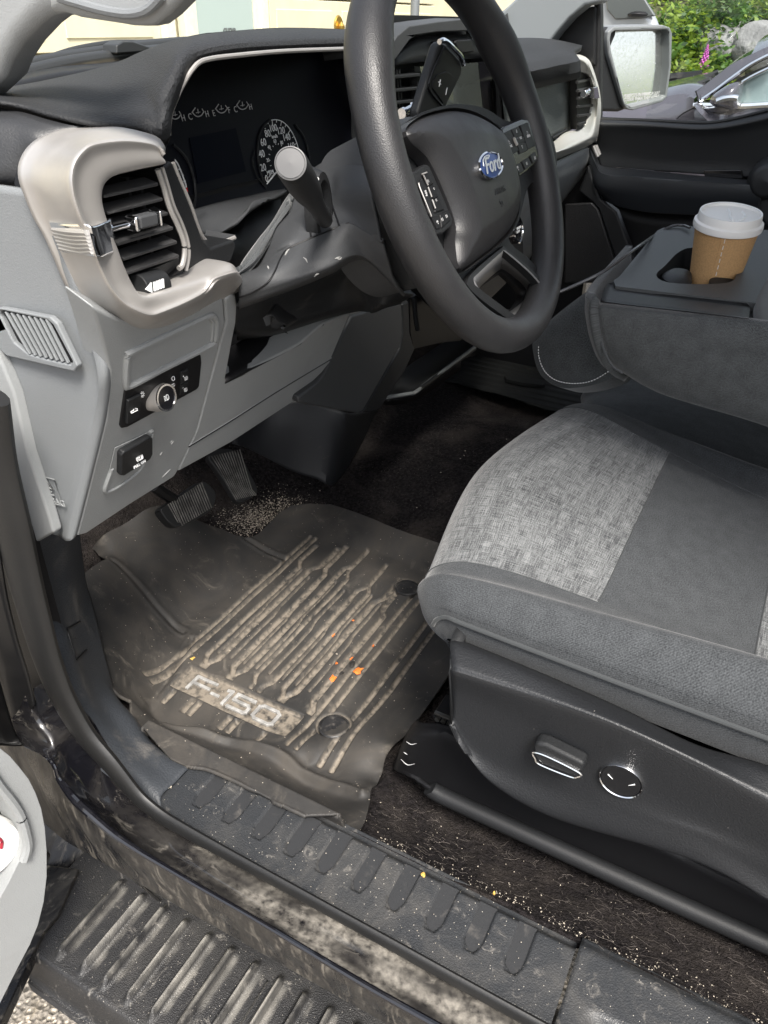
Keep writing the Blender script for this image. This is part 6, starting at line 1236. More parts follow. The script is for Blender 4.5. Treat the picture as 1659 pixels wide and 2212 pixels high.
ra_ = [pt(k, u, v, x=.352) for k, u, v in AO]; rg_ = [pt(k, u, v, x=x_) for (k, u, v), x_ in zip(GL, xs_g)]
rb_ = [pt(k, u, v, x=x_ + .016) for (k, u, v), x_ in zip(BO, xs_g)]
rin = [p + np.array([.045, .0, -.012]) for p in ra_]
nsm = lambda a_, c_, f, dx, dz: [x_ * (1 - f) + y2 * f + np.array([dx, 0, dz]) for x_, y2 in zip(a_, c_)]
cake_y = lambda q: ss(.52, .30, q[1])
b = MB(); b.grid([rin, ra_, nsm(ra_, rg_, .5, -.0005, -.002), nsm(ra_, rg_, .88, 0, .0), rg_], 26, 200); ps_ = b.build('painted_sill', m_paint, T); at_ = ps_.data.attributes.new('caked', 'FLOAT', 'POINT'); at_.data.foreach_set('value', [float((1 - ss(.22, .46, q[1])) * np.clip(.62 + .35 * math.sin(q[1] * 31 + 2 * math.sin(q[0] * 160)) + .25 * math.sin(q[1] * 83 + 1), 0, 1)) for q in b.v]); cake(m_paint, (.33, .305, .265), 130, 2.4, -.62)
b = MB(); b.grid([rg_, nsm(rg_, rb_, .25, -.004, 0), nsm(rg_, rb_, .6, -.003, 0), rb_, [p + np.array([.05, 0, -.03]) for p in rb_]], 26, 200)
m_rock = mat('muddy_black_paint', (.008, .008, .009), .25, dirt=((.055, .05, .043), 12, .40, .72, .8, (1, 2.2, .5)), dirt2=((.32, .285, .235), 50, .50, .76, .65, (1, 1.6, .4)), swirl=.6)
rock = b.build('rocker_panel', m_rock, T)
b = MB(); gg = cr(rg_, 220); 
b.tube([p + np.array([-.0008, 0, .0012]) for p in gg[22:]], list(np.interp(np.arange(198), [0, 20, 60, 90, 130, 198], [.0012, .0050, .0030, .0026, .0034, .0036])), 10); b.build('clean_paint_edge', m_glossedge, T)
# front body edge (fender and hinge pillar)
b = MB()
b.grid([[p for p in pts('e', [(-200, 300), (-60, 620), (60, 1020), (110, 1090)], x=.335)], [p for p in pts('e', [(-300, 700), (-160, 900), (-60, 960), (-30, 1100)], x=.30)]], 10, 30)
b.grid([pts('e', [(-60, -400), (0, 300), (60, 600), (120, 800), (150, 920)], x=.350), pts('e', [(-260, -400), (-200, 300), (-80, 640), (20, 900), (60, 1060)], x=.338)], 8, 30); b.build('hinge_pillar', m_jamb, T, solid=.003)

b = MB(); b.prism(pts('D', [(-120, 700), (20, 1100), (90, 1350), (160, 1560), (300, 1740), (420, 1800), (300, 1840), (100, 1740), (-60, 1700), (-200, 1500)], x=.392), (.006, 0, 0)); b.build('inner_body_side', m_blk, T)
# ---- running board --------------------------------------------------------------
RZ = .515
RB = [pt('g', u, v, z=RZ) for u, v in [(160, 1035), (335, 650), (200, 610), (120, 500), (600, 560), (3000, 2000)]]
ribs = [((240, 1062), (548, 690)), ((342, 1122), (622, 775)), ((440, 1190), (705, 830)), ((535, 1262), (800, 890)), ((640, 1330), (905, 950)), ((745, 1400), (1000, 1010)), ((860, 1460), (1110, 1068)), ((970, 1530), (1218, 1135)), ((1080, 1600), (1330, 1210)), ((1195, 1680), (1440, 1270))]
ry = []; rx0 = []; rx1 = []
for a_, c_ in ribs:
    A_, B_ = pt('g', *a_, z=RZ), pt('g', *c_, z=RZ); ry.append((A_[1] + B_[1]) / 2); rx0.append(A_[0]); rx1.append(B_[0])
dy = -np.mean(np.diff(ry)); x0r, x1r = np.mean(rx0), np.mean(rx1)
for k in range(8): ry.append(ry[-1] - dy)
rfront = pt('g', 335, 650, z=RZ)[1] + .0
def rbz(x, y):
    z = np.full_like(x, RZ)
    z -= .05 * (1 - ss(x0r - .022, x0r - .004, x)) ** 2
    for yc in ry:
        t_ = ss(x0r - .002, x0r + .012, x) * (1 - ss(x1r - .008, x1r + .006, x))
        z += .0135 * t_ * (1 - ss(.0014, .0052, np.abs(y - yc)))
    z += .006 * ss(x1r + .01, x1r + .02, x) * 0
    return z
b = MB(); polygrid(b, [(x0r - .026, -.75), (x1r + .035, -.75), (x1r + .035, rfront + .01), (x1r - .02, rfront + .01), (x0r - .026, rfront - .035)], .0026, rbz)
m_rb = mat('running_board_plastic', (.020, .020, .021), .42, bump=[('voronoi', 620, .6, .0010)], dirt=((.045, .042, .038), 8, .4, .8, .5), dirt2=((.42, .39, .345), 34, .56, .78, .75), speck=((.5, .46, .4), 420, .2, .08), swirl=.8)
XYr = np.array(b.v); rbo = b.build('running_board', m_rb, T, solid=.02, smooth=True, ang=70, fix=False)
at_ = rbo.data.attributes.new('caked', 'FLOAT', 'POINT'); dust_glint = np.zeros(len(XYr))
for yc in ry: dust_glint = np.maximum(dust_glint, (1 - ss(.0012, .0030, np.abs(XYr[:, 1] - yc))) * ss(x0r + .004, x0r + .02, XYr[:, 0]) * (1 - ss(x1r - .012, x1r, XYr[:, 0])) + .55 * (1 - ss(.002, .006, np.abs(XYr[:, 1] - yc + .009))) * ss(x0r + .01, x0r + .03, XYr[:, 0]) * (1 - ss(x1r - .012, x1r, XYr[:, 0])))  # dust on the rib tops, plus a highlight painted along one flank
at_.data.foreach_set('value', dust_glint); cake(m_rb, (.30, .285, .255), 26, 3.2, -1.15)
b = MB(); b.box((x1r + .06, -.1, RZ - .01), (.05, 1.5, .02)); b.build('running_board_inner_channel', mat('muddy_channel', (.02, .02, .02), .6, dirt=((.22, .18, .14), 14, .4, .6, .9)), T)
b = MB()
for k in range(12):
    p = pt('g', 860 + k * 120, 860 + k * 72, z=RZ); b.box((x1r + .045, ry[0] - .15 - k * dy * 1.0, RZ + .002), (.05, .010, .014))
b.build('bracket_rib', m_rock, T, bevel=.002)
b = MB(); b.prism([pt('g', u, v, z=RZ + .006) for u, v in [(60, 560), (100, 625), (340, 658), (250, 860), (190, 930), (150, 1010), (0, 1330), (-200, 1330), (-200, 560)]], (0, 0, -.02)); b.grid([[pt('g', u, v, z=RZ + .010) for u, v in [(80, 440), (250, 470), (500, 640), (700, 800)]], [pt('g', u, v, z=RZ - .02) for u, v in [(60, 640), (340, 660), (520, 690), (640, 790)]]], 4, 10); b.build('splash_guard', m_rock, T, bevel=.002)

# ---- the open driver door ----------------------------------------------------------
DY = .60
b = MB()
dpl = ((0, DY, 0), (.25, 1, 0))
def dp(k, L, off=0.): return [pt(k, u, v, pl=dpl) + np.array([0, -off, 0]) for u, v in L]
outl = [(-400, -60), (-60, 60), (0, 135), (45, 172), (90, 225), (125, 270), (155, 330), (180, 400), (195, 480), (203, 580), (203, 690), (190, 800), (165, 900), (130, 985), (80, 1080), (20, 1200), (-20, 1280), (-160, 1500), (-400, 1500)]
pocket = [(-200, 120), (-60, 230), (-10, 300), (20, 335), (50, 375), (75, 420), (95, 480), (106, 540), (102, 575), (90, 610), (30, 730), (-10, 800), (-200, 900)]
b.prism(dp('g', outl), (0, .03, 0), hole=dp('g', pocket)); dd = b.build('driver_door_panel', m_grey, T, bevel=.010, seg=4)
b = MB(); b.tube(dp('g', [(-60, 232), (-10, 302), (20, 337), (50, 377), (75, 422), (95, 482), (107, 540), (103, 575), (92, 612)], .004), .005, 8, res=60); b.build('pocket_lip', m_grey, dd)
b = MB(); b.prism([p + np.array([0, .06, 0]) for p in dp('g', [(-300, 100), (-60, 150), (110, 300), (140, 540), (100, 700), (-10, 900), (-300, 900)])], (0, .01, 0)); b.build('pocket_back', m_charm, dd)
b = MB(); b.prism([p + np.array([0, .04, 0]) for p in dp('g', [(-400, -140), (-20, 0), (60, 60), (100, 130), (150, 240), (200, 420), (215, 600), (330, 655), (345, 668), (260, 830), (150, 1010), (0, 1290), (-60, 1400), (-400, 1500)])], (0, .05, 0)); b.build('door_shell', m_rock, dd, bevel=.006)
b = MB(); b.tube([p + np.array([0, .036, 0]) for p in dp('g', [(205, 880), (150, 980), (60, 1140), (-20, 1270), (-100, 1400)])], .009, 8, res=30); b.build('door_bottom_seal', mat('tan_muddy_rubber', (.20, .155, .10), .8, var=(40, .4)), dd)
# white cup in the door pocket
pcn = dp('g', [(-20, 600)])[0] + np.array([0, .015, 0])
m_red2 = mat('dark_red_print', (.30, .012, .03), .5)
wc = thing('paper_cup', 'white round paper container with red and brown print in the door pocket', 'cup', tuple(pcn))
b = MB(); rc_ = np.linalg.norm(dp('g', [(92, 600)])[0] - dp('g', [(-20, 600)])[0]); b.lathe(pcn, [(.0001, .008), (rc_ * .55, .008), (rc_ * .9, .007), (rc_, .001), (rc_ * 1.0, -.004), (rc_ * .96, -.03), (rc_ * .7, -.05), (.001, -.05)], 60, ([1, -.25, 0], [0, 0, 1.25], [0, -1, 0])); wcb = b.build('white_container', mat('white_glossy_paper', (.8, .79, .76), .4), wc)
b = MB(); b.prism([p + np.array([0, .0065, 0]) for p in dp('g', [(-30, 550), (0, 548), (20, 560), (22, 572), (5, 600), (-30, 610)])], (0, .0008, 0)); b.build('brown_print', mat('brown_print', (.35, .2, .12), .5), wc)
b = MB(); b.tube([p + np.array([0, .006, 0]) for p in dp('g', [(-10, 528), (10, 535), (26, 552), (24, 580)])], .0015, 6, res=20); b.tube([p + np.array([0, .02, 0]) for p in dp('g', [(-10, 755), (8, 745), (22, 722)])], .003, 6); b.build('red_print', m_red2, wc)
# ================================================================== loose debris
b = MB()
def crumb(mb, p, s, mi=0):
    q = RNG.normal(size=(8, 3)); q /= np.linalg.norm(q, axis=1)[:, None]; q *= s * (.6 + .5 * RNG.random((8, 1))); q[:, 2] *= .7
    import itertools
    bm = bmesh.new(); vs = [bm.verts.new(Vector(v_)) for v_ in q]; bmesh.ops.convex_hull(bm, input=vs); bm.verts.ensure_lookup_table(); bm.verts.index_update()
    V = [np.array(v_.co) + p for v_ in bm.verts]; F = [tuple(x_.index for x_ in f_.verts) for f_ in bm.faces]; bm.free(); mb.add(V, F, mi)
def on_mat(x, y): return float(mz(np.array([x]), np.array([y]))[0])
for i in range(2400):                          # grit on the carpet by the pedals
    u = RNG.normal(560, 42); v = 1116 - (u - 560) * .38 + RNG.normal(0, 13)
    p = pt('D', u, v, z=.715); p[2] = float(carp(np.array([p[0]]), np.array([p[1]]))[0]) + .002
    if p[1] < 1.05: crumb(b, p, .0006 + .0016 * RNG.random() ** 3)
for i in range(420):                          # along the sill and carpet edge
    y = RNG.uniform(-.25, .24); x = .466 + abs(RNG.normal(0, .013)); crumb(b, np.array([x, y, float(carp(np.array([x]), np.array([y]))[0]) + .0015]), .0004 + .0010 * RNG.random() ** 3)
for i in range(170):
    x = RNG.uniform(.47, .58); y = RNG.uniform(-.35, .28); crumb(b, np.array([x, y, float(carp(np.array([x]), np.array([y]))[0]) + .0015]), .0004 + .0009 * RNG.random() ** 2)
for i in range(520):                          # on the mat
    j = RNG.integers(0, len(XY)); x, y = XY[j]; crumb(b, np.array([x, y, Z[j] + .0008]), .0003 + .0010 * RNG.random() ** 4)
for i in range(120):                          # sill plate
    x = RNG.uniform(.37, .462); y = RNG.uniform(.015, .44); crumb(b, np.array([x, y, .8008]), .0003 + .0006 * RNG.random() ** 3)
for u, v in [(255, 270), (345, 285), (700, 285), (715, 295), (690, 280), (725, 300), (705, 300)]:
    if u > 500:
        for k in range(9): crumb(b, pt('g', u + RNG.normal(0, 12), v + RNG.normal(0, 6), z=.804), .0018)
for u, v in [(1000, 1014), (992, 1020), (1002, 1005), (1090, 977), (1085, 1000), (1030, 1060), (950, 1045), (900, 1100)]: p = pt('D', u, v, z=.71); p[2] = float(carp(np.array([p[0]]), np.array([p[1]]))[0]) + .002; crumb(b, p, .002)
for u, v, s in [(e_[0], e_[1], .0022) for e_ in [(620, 1222), (700, 1222), (745, 1255), (495, 1398), (727, 1412), (745, 1242), (543, 1645), (810, 1392)]]: p = pt('D', u, v, z=.702); p[2] = on_mat(p[0], p[1]) + .001; crumb(b, p, s)
b.build('scattered_grit', m_crumb, None, smooth=False, origin=(.6, .4, .7), kind='stuff', label='pale grit and crumbs scattered over the mat, sill and carpet', category='grit')
b = MB()
for i in range(420):                          # hairs in the carpet beside the seat
    x = RNG.uniform(.47, .585); y = RNG.uniform(-.40, .27); a_ = RNG.uniform(0, 6.28); L_ = RNG.uniform(.004, .022); P = []
    c_ = RNG.normal(0, 60)
    for k in range(7):
        P.append(np.array([x, y, float(carp(np.array([x]), np.array([y]))[0]) + .002 + .002 * RNG.random()])); x += math.cos(a_) * L_ / 6; y += math.sin(a_) * L_ / 6; a_ += c_ * L_ / 6 + RNG.normal(0, .3)
    b.tube(P, .00007 + .00006 * RNG.random(), 3, caps=False)
for i in range(90):
    p = pt('D', RNG.uniform(800, 1200), RNG.uniform(850, 1110), z=.71); x, y = p[0], p[1]; a_ = RNG.uniform(0, 6.28); L_ = RNG.uniform(.008, .035); P = []; c_ = RNG.normal(0, 60)
    for k in range(7):
        P.append(np.array([x, y, float(carp(np.array([x]), np.array([y]))[0]) + .002 + .002 * RNG.random()])); x += math.cos(a_) * L_ / 6; y += math.sin(a_) * L_ / 6; a_ += c_ * L_ / 6 + RNG.normal(0, .3)
    b.tube(P, .00009, 3, caps=False)
b.build('shed_hair', m_fibre, None, origin=(.52, 0, .75), kind='stuff', label='pale pet hairs and lint caught in the dark carpet', category='hair')
m_or = mat('orange_flake', (.75, .19, .03), .7, var=(300, .3)); m_lf = mat('dry_black_leaf', (.02, .018, .016), .7); m_yel = mat('yellow_flake', (.55, .35, .08), .7)
def flake(name, k, u, v, z, s, m_, label, group, mt=True):
    p = pt(k, u, v, z=z)
    if mt: p[2] = on_mat(p[0], p[1]) + .0015
    n_ = 9; b = MB(); out = []
    for i in range(n_):
        r_ = s * (.55 + .6 * RNG.random()); a_ = 2 * math.pi * i / n_; out.append(p + np.array([r_ * math.cos(a_), r_ * math.sin(a_) * .7, RNG.normal(0, .0006)]))
    b.dome(out, (0, 0, 1), s * .25, 3, 2, drop=.0006); o = b.build(name, m_, None, origin=tuple(p), smooth=False); o['label'] = label; o['category'] = 'crumb'
    o['group'] = group
flake('orange_flake', 'e', 1436, 797, .70, .0085, m_or, 'large orange food flake nearest the raised lettering on the mat', 'orange flakes on the mat')
flake('orange_flake', 'e', 1548, 777, .70, .0100, m_or, 'biggest orange food flake, beside the dry leaf on the mat', 'orange flakes on the mat')
flake('orange_flake', 'e', 1522, 716, .70, .0055, m_or, 'flat orange flake above the dry leaf on the mat', 'orange flakes on the mat')
flake('orange_flake', 'e', 1454, 745, .70, .0032, m_or, 'small orange crumb left of the dry leaf on the mat', 'orange flakes on the mat')
flake('orange_flake', 'e', 1440, 612, .70, .0042, m_or, 'orange crumb lying on a groove in the middle of the mat', 'orange flakes on the mat')
flake('orange_flake', 'e', 1612, 656, .70, .0034, m_or, 'orange crumb farthest right of the flakes, nearest the seat', 'orange flakes on the mat')
flake('orange_flake', 'e', 1525, 560, .70, .0026, m_or, 'tiny orange crumb farther in than the other flakes', 'orange flakes on the mat')
flake('orange_flake', 'e', 830, 716, .705, .0050, m_yel, 'yellow orange flake at the front end of the mat grooves', 'orange flakes on the mat')
flake('dry_leaf', 'e', 1522, 752, .70, .0085, m_lf, 'dark dry leaf scrap between the orange flakes', 'leaf scraps'); flake('dry_leaf', 'e', 1478, 788, .70, .0050, m_lf, 'smaller dark leaf scrap nearer the raised lettering', 'leaf scraps')
flake('yellow_flake', 'h', 170, 685, .800, .0042, m_yel, 'large yellow flake on the sill plate between two grooves', 'yellow flakes on the sill', False); flake('yellow_flake', 'h', 476, 762, .801, .0024, m_yel, 'small yellow flake at the inner edge of the sill plate', 'yellow flakes on the sill', False)
flake('yellow_flake', 'f', 487, 748, 1.006, .0020, m_yel, 'tiny yellow crumb on the ledge of the seat side shield', 'yellow flakes on the sill', False)
def wisp(name, k, L, z, r, label): 
    P = pts(k, L, z=z); b = MB(); b.tube(P, r, 6, res=20); o = b.build(name, m_white, None, origin=tuple(P[0])); o['label'] = label; o['category'] = 'scrap'
wisp('white_scrap', 'h', [(1408, 882), (1440, 896), (1470, 906)], .745, [.0008, .0022, .0004], 'thin white plastic sliver on the carpet under the seat rail')

# ================================================================== outside
m_ground = mat('washed_gravel', (.20, .18, .155), .9, bump=[('voronoi', 95, 1, .012)], speck=((.48, .42, .34), 95, .42, .42), dirt=((.36, .29, .18), 5, .5, .7, .5), var=(120, .5))
b = MB(); b.grid([[(-60, -60, 0), (60, -60, 0)], [(-60, 60, 0), (60, 60, 0)]]); b.build('ground', m_ground, None, smooth=False, kind='structure', label='exposed pebble driveway')
st_ = pt('e', 25, 1100, z=.02)
# garage building
m_cream = mat('cream_siding', (.72, .66, .47), .7, var=(3, .05)); m_trimw = mat('cream_trim', (.74, .72, .58), .6, var=(20, .06)); m_pane = mat('frosted_pane', (.42, .50, .47), .25)
GY_ = 7.0
G = thing('garage_building', 'cream garage building with panelled doors and a pale glazed door beyond the windshield', 'garage', (9, GY_, 0))
b = MB(); b.box((10, GY_ + .2, 1.9), (22, .2, 3.8)); b.build('wall', m_cream, G, smooth=False)
gx0 = pt('a', 775, 60, y=GY_)[0]; gx1 = pt('a', 1140, 30, y=GY_)[0]
def gdoor(xa, xb):
    b = MB(); 
    for k in range(5):
        z0 = .04 + k * .56; b.box(((xa + xb) / 2, GY_ + .02, z0 + .27), (xb - xa, .05, .535))
        n_ = max(1, int((xb - xa) / 1.35)); w_ = (xb - xa) / n_
        for j in range(n_): b.box((xa + w_ * (j + .5), GY_ - .01, z0 + .27), (w_ - .28, .02, .30))
    o = b.build('garage_door', m_cream, G, bevel=.008); return o
gdoor(3.3, gx0 - .35); gdoor(gx1 + .12, gx1 + 5.2)
b = MB()
for x_ in (gx0 - .26, gx0 + .06, gx1 - .10): b.box((x_, GY_ - .03, 1.4), (.15, .12, 2.9))
b.build('door_trim', m_trimw, G, bevel=.006)
wx0, wx1 = pt('a', 838, 60, y=GY_)[0], pt('a', 1080, 60, y=GY_)[0]
b = MB(); b.box(((wx0 + wx1) / 2, GY_ - .02, 1.45), (wx1 - wx0 - .0, .04, 2.6)); pn = b.build('glazed_door', m_pane, G, smooth=False)
b = MB(); b.box((wx0 - .10, GY_ - .03, 1.45), (.16, .06, 2.7)); b.box((wx1 + .10, GY_ - .03, 1.45), (.16, .06, 2.7)); b.build('door_frame', m_trimw, pn, bevel=.004)
b = MB(); q = pt('a', 990, 129, y=GY_ - .05)
put_text(b, 'curve', .11, q, [1, 0, 0], [0, 0, 1], shear=.3, bold=.004)
for k in range(4): b.box(q + np.array([-.02, 0, -.10 - k * .035]), (.42 - .05 * k, .004, .008))
b.build('door_lettering', mat('grey_print', (.12, .13, .13), .6), pn)
b = MB(); b.box((12.0, GY_ - .05, 3.9), (24, .8, .2)); b.build('eave', m_trimw, G)
b = MB(); pq = pt('n', 555, 90, y=5.0); b.tube([(pq[0], 5.0, 0), (pq[0], 5.0, 2.6)], .055, 12); b.lathe((pq[0], 5.0, 0), [(.12, 0), (.12, .05), (.06, .06)], 16)
b.build('metal_post', mat('grey_post', (.22, .23, .24), .5, metal=.3), None, origin=(pq[0], 5.0, 0), label='thin grey metal post standing in front of the garage door', category='post')

# neighbouring dark sedan seen through the passenger window
m_car = mat('dark_grey_car_paint', (.10, .095, .115), .22, metal=.35, coat=1); m_cglass = mat('car_glass', (.06, .075, .07), .05, coat=1)
CXn = 4.0; SED = thing('parked_car', 'dark grey sedan parked beside the truck with chrome window trim and folded wipers', 'car', (4.6, -.6, 0))
def oc(L, x=CXn): return pts('o', L, x=x)
def stretch(L, w_=1.7):                      # near silhouette to far silhouette, rounded
    n_ = []; 
    return [[p + np.array([dx, 0, dz]) for p in L] for dx, dz in ((0, 0), (.08, .03), (w_ * .3, .05), (w_ * .7, .05), (w_ - .08, .03), (w_, 0))]
b = MB()   # hood and front fender
hood = oc([(560, 800), (655, 672), (800, 640), (900, 612), (1060, 570), (1230, 548)])
b.grid(stretch(oc([(300, 790), (500, 715), (655, 668), (820, 628), (1000, 590), (1130, 565), (1235, 575)])), 20, 40)
b.grid([oc([(300, 790), (500, 715), (655, 668), (820, 628), (1000, 590), (1130, 565), (1235, 575)]), oc([(300, 900), (500, 800), (655, 760), (820, 730), (1000, 720), (1110, 715), (1215, 630)], CXn - .03), oc([(300, 1300), (500, 1300), (655, 1300), (820, 1300), (1000, 1300), (1130, 1300), (1235, 1300)])], 14, 40)
# cowl, door side below the windows, A pillar and roof line
b.grid([oc([(1215, 632), (1340, 640), (1500, 640), (1660, 625), (2100, 600), (2900, 560)]), oc([(1180, 720), (1340, 735), (1500, 730), (1660, 700), (2100, 700), (2900, 700)], CXn - .03), oc([(1180, 1300), (1340, 1300), (1500, 1300), (1660, 1300), (2100, 1500), (2900, 1700)])], 14, 40)
b.grid([oc([(1228, 548), (1330, 470), (1440, 385), (1560, 325), (1700, 262), (1900, 190), (2300, 120)]), oc([(1235, 600), (1340, 560), (1450, 470), (1570, 385), (1700, 315), (1900, 240), (2300, 170)], CXn - .01)], 6, 40)
b.grid([oc([(1560, 325), (1700, 262), (1900, 190), (2300, 120), (2900, 110)]), [p + np.array([.3, 0, .06]) for p in oc([(1560, 325), (1700, 262), (1900, 190), (2300, 120), (2900, 110)])], [p + np.array([1.3, 0, .06]) for p in oc([(1560, 325), (1700, 262), (1900, 190), (2300, 120), (2900, 110)])]], 8, 20)
b.build('body', m_car, SED)
b = MB(); wsl = oc([(1215, 555), (1330, 470), (1440, 385), (1560, 325), (1700, 262)], CXn + .03)
b.grid([wsl, [p + np.array([.4, .0, .03]) for p in wsl], [p + np.array([1.0, 0, .03]) for p in wsl], [p + np.array([1.45, 0, 0]) for p in wsl]], 10, 20); b.build('windshield', mat('green_car_glass', (.10, .15, .11), .08, coat=1), SED)
b = MB(); b.prism(oc([(1300, 622), (1400, 560), (1480, 500), (1560, 448), (1700, 380), (2000, 300), (2400, 250), (2400, 600), (1660, 622), (1500, 632)], CXn - .0), (.02, 0, 0)); cwn = b.build('side_window', mat('pale_side_glass', (.25, .32, .33), .1, coat=1), SED)
b = MB(); b.tube(oc([(1210, 632), (1300, 632), (1500, 636), (1660, 628), (2100, 604)], CXn - .02), .014, 8, res=30); b.tube(oc([(1245, 610), (1340, 545), (1450, 462), (1560, 385), (1700, 316), (1900, 240)], CXn - .02), .010, 8, res=30); b.tube(oc([(1420, 560), (1480, 510), (1560, 460), (1700, 392)], CXn - .03), .008, 8, res=20); b.build('chrome_trim', m_chrome, SED)
b = MB(); b.prism(oc([(1310, 640), (1400, 575), (1480, 515), (1560, 462), (1700, 392), (1700, 375), (1560, 430), (1470, 480), (1380, 550), (1300, 612)], CXn - .015), (.02, 0, 0)); b.build('window_pillar', m_blk, SED)
b = MB()
b.dome(cr(oc([(1310, 610), (1330, 570), (1400, 520), (1440, 502), (1480, 497), (1492, 520), (1480, 600), (1465, 652), (1430, 656), (1340, 640)], CXn - .16), 50, True), (-1, 0, 0), .05, 8, 3, drop=.12)
mc = b.build('wing_mirror', m_car, SED)
b = MB(); b.tube(oc([(1350, 640), (1345, 680), (1320, 712)], CXn - .10), [.06, .05, .10], 10, res=10); b.build('mirror_foot', m_car, SED)
b = MB(); b.tube(oc([(1350, 608), (1400, 590), (1450, 585), (1478, 590)], CXn - .21), .012, 8, res=16); b.build('mirror_chrome', m_chrome, SED)
b = MB(); b.tube(oc([(1070, 548), (1200, 520), (1310, 478)], CXn + .2), .012, 6); b.tube(oc([(1090, 558), (1180, 500), (1270, 470), (1360, 430)], CXn + .5), .012, 6); b.tube(oc([(1120, 540), (1220, 470)], CXn + .7), .018, 6); b.build('wiper', m_rub, SED)
b = MB(); b.tube(oc([(1110, 714), (1150, 680), (1228, 636), (1240, 600), (1225, 545)], CXn - .045), .003, 5, res=30); b.build('panel_gap', m_blk, SED)
# second vehicle farther back, silver-grey with a dark rear window
VX_ = 5.6
SUV = thing('parked_suv', 'silver grey car with dark rear window standing behind the truck door mirror', 'car', (6.2, 2.2, 0))
b = MB(); S_ = pts('o', [(560, -160), (700, -190), (860, -150), (955, 20), (1005, 110), (1028, 170), (1030, 420), (1030, 900), (560, 900)], x=VX_); b.prism(S_, (1.7, .75, 0)); b.build('body', mat('silver_car_paint', (.34, .36, .37), .3, metal=.4, coat=1), SUV, bevel=.07, seg=5)
b = MB(); b.prism(pts('o', [(664, -160), (850, -130), (925, 0), (985, 95), (900, 112), (740, 118), (690, 60)], x=VX_ - .02), (.03, 0, 0)); wn = b.build('rear_window', mat('speckled_dark_glass', (.07, .08, .08), .1, speck=((.6, .62, .6), 14, .2, .3), coat=1), SUV, bevel=.01)
b = MB(); b.dome(cr(pts('o', [(815, 85), (860, 68), (920, 72), (930, 88), (880, 100), (830, 98)], x=VX_ - .05), 24, True), (-1, 0, 0), .04, 5, 2, drop=.05); b.build('handle', m_blk, SUV)
b = MB(); b.tube(pts('o', [(1075, 470), (1180, 462), (1260, 452)], x=5.9), .03, 8); b.tube(pts('o', [(690, 520), (860, 505), (1000, 490), (1090, 468)], x=5.9), .03, 8); b.build('roof_rail', m_blk, SUV)

# bank with boulders, shrubs and foxgloves
m_soil = mat('bank_soil', (.06, .065, .03), .95, var=(3, .4), bump=[('noise', 8, .6, .05)])
b = MB()
BX = 8.6
b.grid([[(7.6, y_, -.02) for y_ in (-26, -12, -5, 0, 3.2)], [(BX, y_, .5) for y_ in (-26, -12, -5, 0, 3.2)], [(BX + .6, y_, 1.5) for y_ in (-26, -12, -5, 0, 3.2)], [(BX + 3, y_, 2.3) for y_ in (-26, -12, -5, 0, 3.2)], [(BX + 10, y_, 4.5) for y_ in (-26, -12, -5, 0, 3.2)]], 16, 30)
b.build('hillside', m_soil, None, kind='structure', label='planted bank rising beyond the cars')
m_rock2 = mat('boulder_stone', (.20, .20, .205), .9, bump=[('noise', 6, .8, .06), ('noise', 30, .5, .02)], var=(2.5, .35), dirt=((.08, .10, .04), 3, .55, .7, .6))
def boulder(c, s, label):
    bm = bmesh.new(); bmesh.ops.create_icosphere(bm, subdivisions=4, radius=1)
    ph_ = RNG.normal(size=(9, 3)); ph_ /= np.linalg.norm(ph_, axis=1)[:, None]; cut = RNG.uniform(.62, .95, 9)
    for v_ in bm.verts:
        q = np.array(v_.co)
        for n_, c_ in zip(ph_, cut):
            d = q.dot(n_)
            if d > c_: q = q - n_ * (d - c_) * .9
        q = q * (1 + .04 * math.sin(q[0] * 7) * math.sin(q[1] * 6 + 1)); v_.co = Vector(q * np.array(s))
    b = MB(); bm.verts.index_update(); b.add([np.array(v_.co) + np.array(c) for v_ in bm.verts], [tuple(x_.index for x_ in f_.verts) for f_ in bm.faces]); bm.free()
    o = b.build('boulder', m_rock2, None, origin=tuple(c), ang=50); o['label'] = label; o['category'] = 'boulder'; o['group'] = 'boulders in the retaining bank'
for k, (u, v, s, lb) in enumerate([(1300, 290, .26, 'grey boulder directly behind the tall foxglove'), (1400, 330, .30, 'large grey boulder just right of the tall foxglove'), (1530, 300, .30, 'tall grey boulder above the sedan windshield'), (1640, 290, .30, 'rightmost grey boulder at the picture edge'),
                         (1160, 240, .20, 'small pale boulder just right of the door mirror')]):
    boulder(pt('o', u, v, x=BX + .15 * (k % 3)), (s * .8, s, s * .75), lb)
for k, (u, v, s) in enumerate([(1235, 250, .18), (1460, 400, .22), (1330, 420, .2), (1210, 450, .2), (1120, 460, .18), (1590, 370, .22), (1700, 380, .3), (1480, 250, .2), (1380, 250, .16), (1260, 370, .2), (1560, 235, .2), (1800, 300, .35), (1900, 380, .35), (1700, 220, .25), (1120, 350, .22), (1050, 330, .25), (950, 350, .3), (850, 350, .3)]):
    boulder(pt('o', u, v, x=BX + .2 + .1 * (k % 3)), (s * .8, s * 1.1, s * .8), 'small grey boulder wedged into the overgrown retaining bank')
leafm = []
